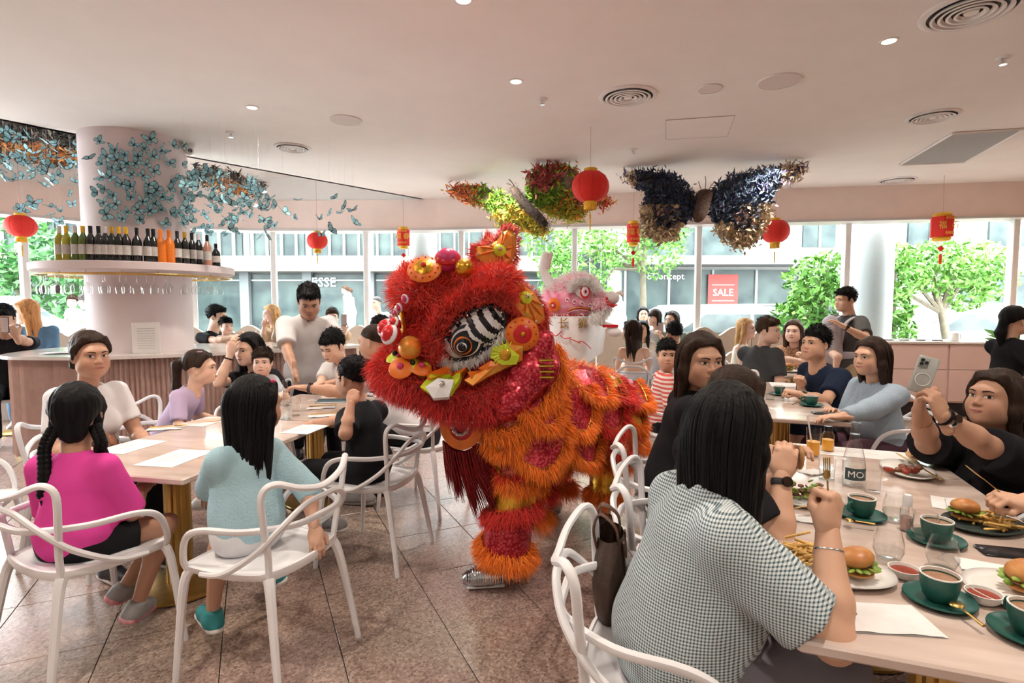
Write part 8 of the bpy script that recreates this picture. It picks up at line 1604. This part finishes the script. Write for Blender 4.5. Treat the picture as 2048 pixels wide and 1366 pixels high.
# left tables
A = 78
flat_quad('menu_sheet', 'white menu sheet nearest the table corner, left of the blue sweater', 'paper', (-1.673, 2.694, 0.74), .30, .21, A+3, m_paper); flat_quad('menu_sheet', 'white menu sheet in front of the woman in graphic tee', 'paper', (-2.051, 2.917, 0.74), .28, .20, A, m_paper); flat_quad('menu_sheet', 'white menu sheet beside the girl in lavender', 'paper', (-2.001, 3.553, 0.74), .28, .20, A, m_paper); flat_quad('menu_sheet', 'white menu sheet at the corner near the boy in jersey', 'paper', (-1.265, 3.335, 0.74), .26, .18, A, m_paper); flat_quad('menu_sheet', 'white menu sheet under the reaching arm', 'paper', (-1.515, 4.44, 0.74), .26, .18, A, m_paper)
for (c_, lb) in (((-2.131, 3.335, 0.74),'napkin with gold cutlery beside the graphic tee woman'), ((-1.29, 3.732, 0.74),'napkin with gold cutlery nearest the boy in jersey'), ((-1.412, 4.026, 0.74),'napkin with gold cutlery under the reaching arm')):
    flat_quad('napkin', 'white '+lb, 'napkin', c_, .20, .10, 20, m_napkin, fold=True); cutlery('knife', 'gold knife lying on the '+lb, (c_[0]-.08, c_[1]-.02, .753), (c_[0]+.11, c_[1]+.035, .753), 'knife'); cutlery('fork', 'gold fork lying on the '+lb, (c_[0]-.09, c_[1]+.0, .753), (c_[0]+.10, c_[1]+.055, .753), 'fork')
tumbler((-1.482, 3.732, 0.74), 'clear tumbler near the blue-sweatered girl', .12, .034, .3); tumbler((-1.697, 4.106, 0.74), 'second clear tumbler behind it on the left table', .12, .034, .3)
t = thing('water_bottle', 'clear glass bottle on the left table behind the long-haired girl', 'bottle', ((-1.51, 3.632, 0.74)[0], (-1.51, 3.632, 0.74)[1], TZ)); MB().lathe([(.001, .003), (.036, .003), (.038, .01), (.038, .13), (.018, .19), (.014, .25), (.016, .26)], n=24, close=False).build('body', m_tumbler, t); MB().lathe([(.001, .005), (.035, .006), (.035, .11), (.001, .112)], n=22, close=False).build('water', m_water, t)
t = thing('menu_folder', 'dark teal menu folder by the boy in jersey', 'menu', ((-1.413, 4.3, 0.74)[0], (-1.413, 4.3, 0.74)[1], TZ), math.radians(10)); MB().rbox((0, 0, .006), (.24, .16, .012), .003).build('cover', mat('folder_teal', (.03, .075, .10), .5, noise=.1), t); MB().box((0, -.004, .006), (.23, .155, .007)).build('pages', m_paper, t, False)
# bar top
t = thing('payment_tablet', 'tablet till with purple and mint screen on the bar', 'tablet', ((-4.114, 5.739, 1.03)[0], (-4.114, 5.739, 1.03)[1], 1.031), math.radians(12)); MB().rbox((0, .0, .085), (.30, .02, .19), .006, M=rotx(-.25)).build('tablet', m_phone, t); MB().rbox((0, .03, .01), (.14, .10, .02), .005).build('stand', m_phone, t)
m_scr = mat('screen_purple', (.20, .04, .22), .3, emit=(.28, .05, .26), estr=.8, color2=(.5, .05, .18), nscale=9); m_scr2 = mat('screen_mint', (.3, .6, .45), .3, emit=(.32, .62, .46), estr=.8)
Mr = rotx(-.25); MB().rbox(Mr@V3((0, -.011, .03))+V3((0, 0, .085)), (.27, .002, .075), .0005, M=Mr).build('screen_upper', m_scr, t, False); MB().rbox(Mr@V3((0, -.011, -.045))+V3((0, 0, .085)), (.27, .002, .07), .0005, M=Mr).build('screen_lower', m_scr2, t, False)
t = thing('till_terminal', 'dark sloping till terminal beside the tablet on the bar', 'till', ((-3.666, 5.613, 1.03)[0], (-3.666, 5.613, 1.03)[1]+.05, 1.031), math.radians(-15)); q = MB(); q.add([(-.16, -.10, 0), (.16, -.10, 0), (.16, .12, 0), (-.16, .12, 0), (-.16, -.10, .015), (.16, -.10, .015), (.16, .12, .10), (-.16, .12, .10)], [(0, 3, 2, 1), (4, 5, 6, 7), (0, 1, 5, 4), (1, 2, 6, 5), (2, 3, 7, 6), (3, 0, 4, 7)]); q.build('housing', mat('till_dark', (.04, .06, .075), .4, noise=.1), t, False); MB().rbox((0, .01, .062), (.28, .18, .004), .001, M=rotx(.37)).build('display', m_phone, t)
p_ = (-4.532, 6.986, 1.03); t = thing('menu_board', 'white printed menu sheet leaning against the column', 'sign', (-3.55, 5.33, 1.031), math.radians(15)); MB().rbox((0, 0, .15), (.24, .01, .30), .003).build('sheet', m_paper, t)
for k in range(9): MB().box((0, -.007, .05+.024*k), (.15, .001, .004)).build('printed_line', mat('print_grey', (.55, .53, .53), .8), t, False)
for k, (x, y, h_) in enumerate(((-2.75, 5.95, .26), (-2.62, 6.08, .24), (-2.5, 6.15, .25))):
    t = thing('glass_carafe', ['tall', 'middle', 'last'][k]+' clear glass carafe standing on the bar by the column', 'bottle', (x, y, 1.031), 0, 'carafes on the bar'); MB().lathe([(.001, .003), (.038, .003), (.04, .01), (.04, h_*.5), (.018, h_*.75), (.015, h_), (.018, h_+.005)], n=22, close=False).build('body', m_tumbler, t); MB().lathe([(.001, .005), (.036, .006), (.036, h_*.3), (.001, h_*.3)], n=20, close=False).build('water', m_water, t)
flat_quad('menu_sheet', 'stack of cream papers at the left end of the bar', 'paper', (-4.35, 5.3), .3, .2, 20, m_paper, 1.031, th=.012)
# cabinet top
for k in range(6):
    x, y = 5.0+.2*k, 7.62-.031*k; t = thing('side_plate', ['first', 'second', 'third', 'fourth', 'fifth', 'sixth'][k]+' small plate from the left along the pink cabinet top', 'plate', (x, y, 1.016), 0, 'plates on the cabinet'); MB().lathe([(.001, .004), (.06, .004), (.085, .016), (.083, .018), (.05, .0)], n=24).build('dish', m_plate, t); MB().lathe([(.001, .008), (.045, .008)], n=20, close=False).build('well', m_plate, t)
t = thing('ceramic_jug', 'white ceramic jug on the pink cabinet by the window', 'jug', (5.95, 7.40, 1.016)); MB().lathe([(.001, .002), (.05, .002), (.06, .03), (.055, .08), (.05, .11), (.046, .11), (.05, .08)], n=24).build('body', m_plate, t); MB().tube(spline([(.05, 0, .09), (.09, 0, .08), (.085, 0, .03), (.055, 0, .03)], 4), .007, 7).build('handle', m_plate, t)
t = thing('potted_plant', 'leafy green plant at the right edge behind the staff member', 'plant', (6.55, 7.1, .016)); MB().lathe([(.12, 0), (.15, .3), (.16, .62), (.14, .62)], n=24).build('pot', m_cab, t); q = MB(); rs_ = np.random.RandomState(2)
for k in range(16):
    a = rs_.rand()*6.28; e_ = V3((.35*math.cos(a), .35*math.sin(a), 1.0+.5*rs_.rand())); lf = MB(); b0 = V3((0, 0, .6)); sp = spline([b0, (b0+e_)/2+V3((0, 0, .15)), e_], 5); lf.tube(sp, np.interp(np.linspace(0, 1, len(sp)), [0, .4, .75, 1], [.006, .012, .05, .004]), 8, flat=(1, .08)); lf.build('leaf', m_leaf[0], t, smooth=2)
# bags
t = thing('tote_bag', 'brown leather tote bag hanging inside the chair of the gingham woman', 'bag', (.33, 1.80, .47), math.radians(-14)); m_lea = mat('leather_brown', (.10, .045, .025), .5, noise=.3, nscale=20, bump=.3); q = MB()
G = []
for i in range(9):
    z = i/8*.27; w_ = .10+.03*math.sin(i*.5); G.append([(.045*math.cos(a)*(1+.3*math.sin(i*.4)), w_*math.sin(a)*1.15, z) for a in np.linspace(0, 2*PI, 21)])
q.sheet(G); q.build('body', mat('leather_dark', (.065, .036, .025), .45, noise=.3, nscale=20, bump=.3), t, smooth=2)
for y in (-.06, .06): MB().tube(spline([(.03, y, .25), (.02, y, .31), (-.03, y*.8, .345), (-.05, y, .30), (-.04, y, .24)], 5), .011, 8, flat=(1.3, .4)).build('strap', m_lea, t)
for y in (-.05, .05): MB().tube([(.05, y, .05), (.052, y, .15), (.046, y, .26)], .010, 8, flat=(1.2, .4)).build('trim_strap', m_lea, t)
t = thing('handbag', 'black handbag on the chair at the left edge', 'bag', ((-3.014, 3.433, 0.47)[0]-.35, 2.80, .474), math.radians(20)); Vt, Q = surface([Ell((0, 0, .11), (.17, .09, .12), sm=.03, cut=[(V3((0, 0, .01)), V3((0, 0, -1.))), ])], .012, lambda p: folds(p, .01, 30, 4)); newobj('body', raw_mesh('body', Vt, Q, c_black), t); MB().tube(spline([(-.12, 0, .18), (-.08, 0, .32), (.08, 0, .32), (.12, 0, .18)], 5), .010, 8).build('strap', c_black, t)
t = thing('tote_bag', 'white cloth bag with a printed smile hanging off the camisole woman chair', 'bag', (1.86, 7.28, .45)); MB().rbox((0, 0, .16), (.28, .05, .30), .02).build('body', c_white, t); MB().tube([(.07*math.cos(a), -.028, .13+.05*math.sin(a)) for a in np.linspace(PI*1.05, PI*1.95, 12)], .006, 6).build('smile_print', m_bpaint, t)
for y in (-.02, .02): MB().tube(spline([(-.08, y, .3), (-.05, y, .42), (.05, y, .42), (.08, y, .3)], 4), .008, 6).build('strap', c_white, t)
print('objects', len(bpy.data.objects))
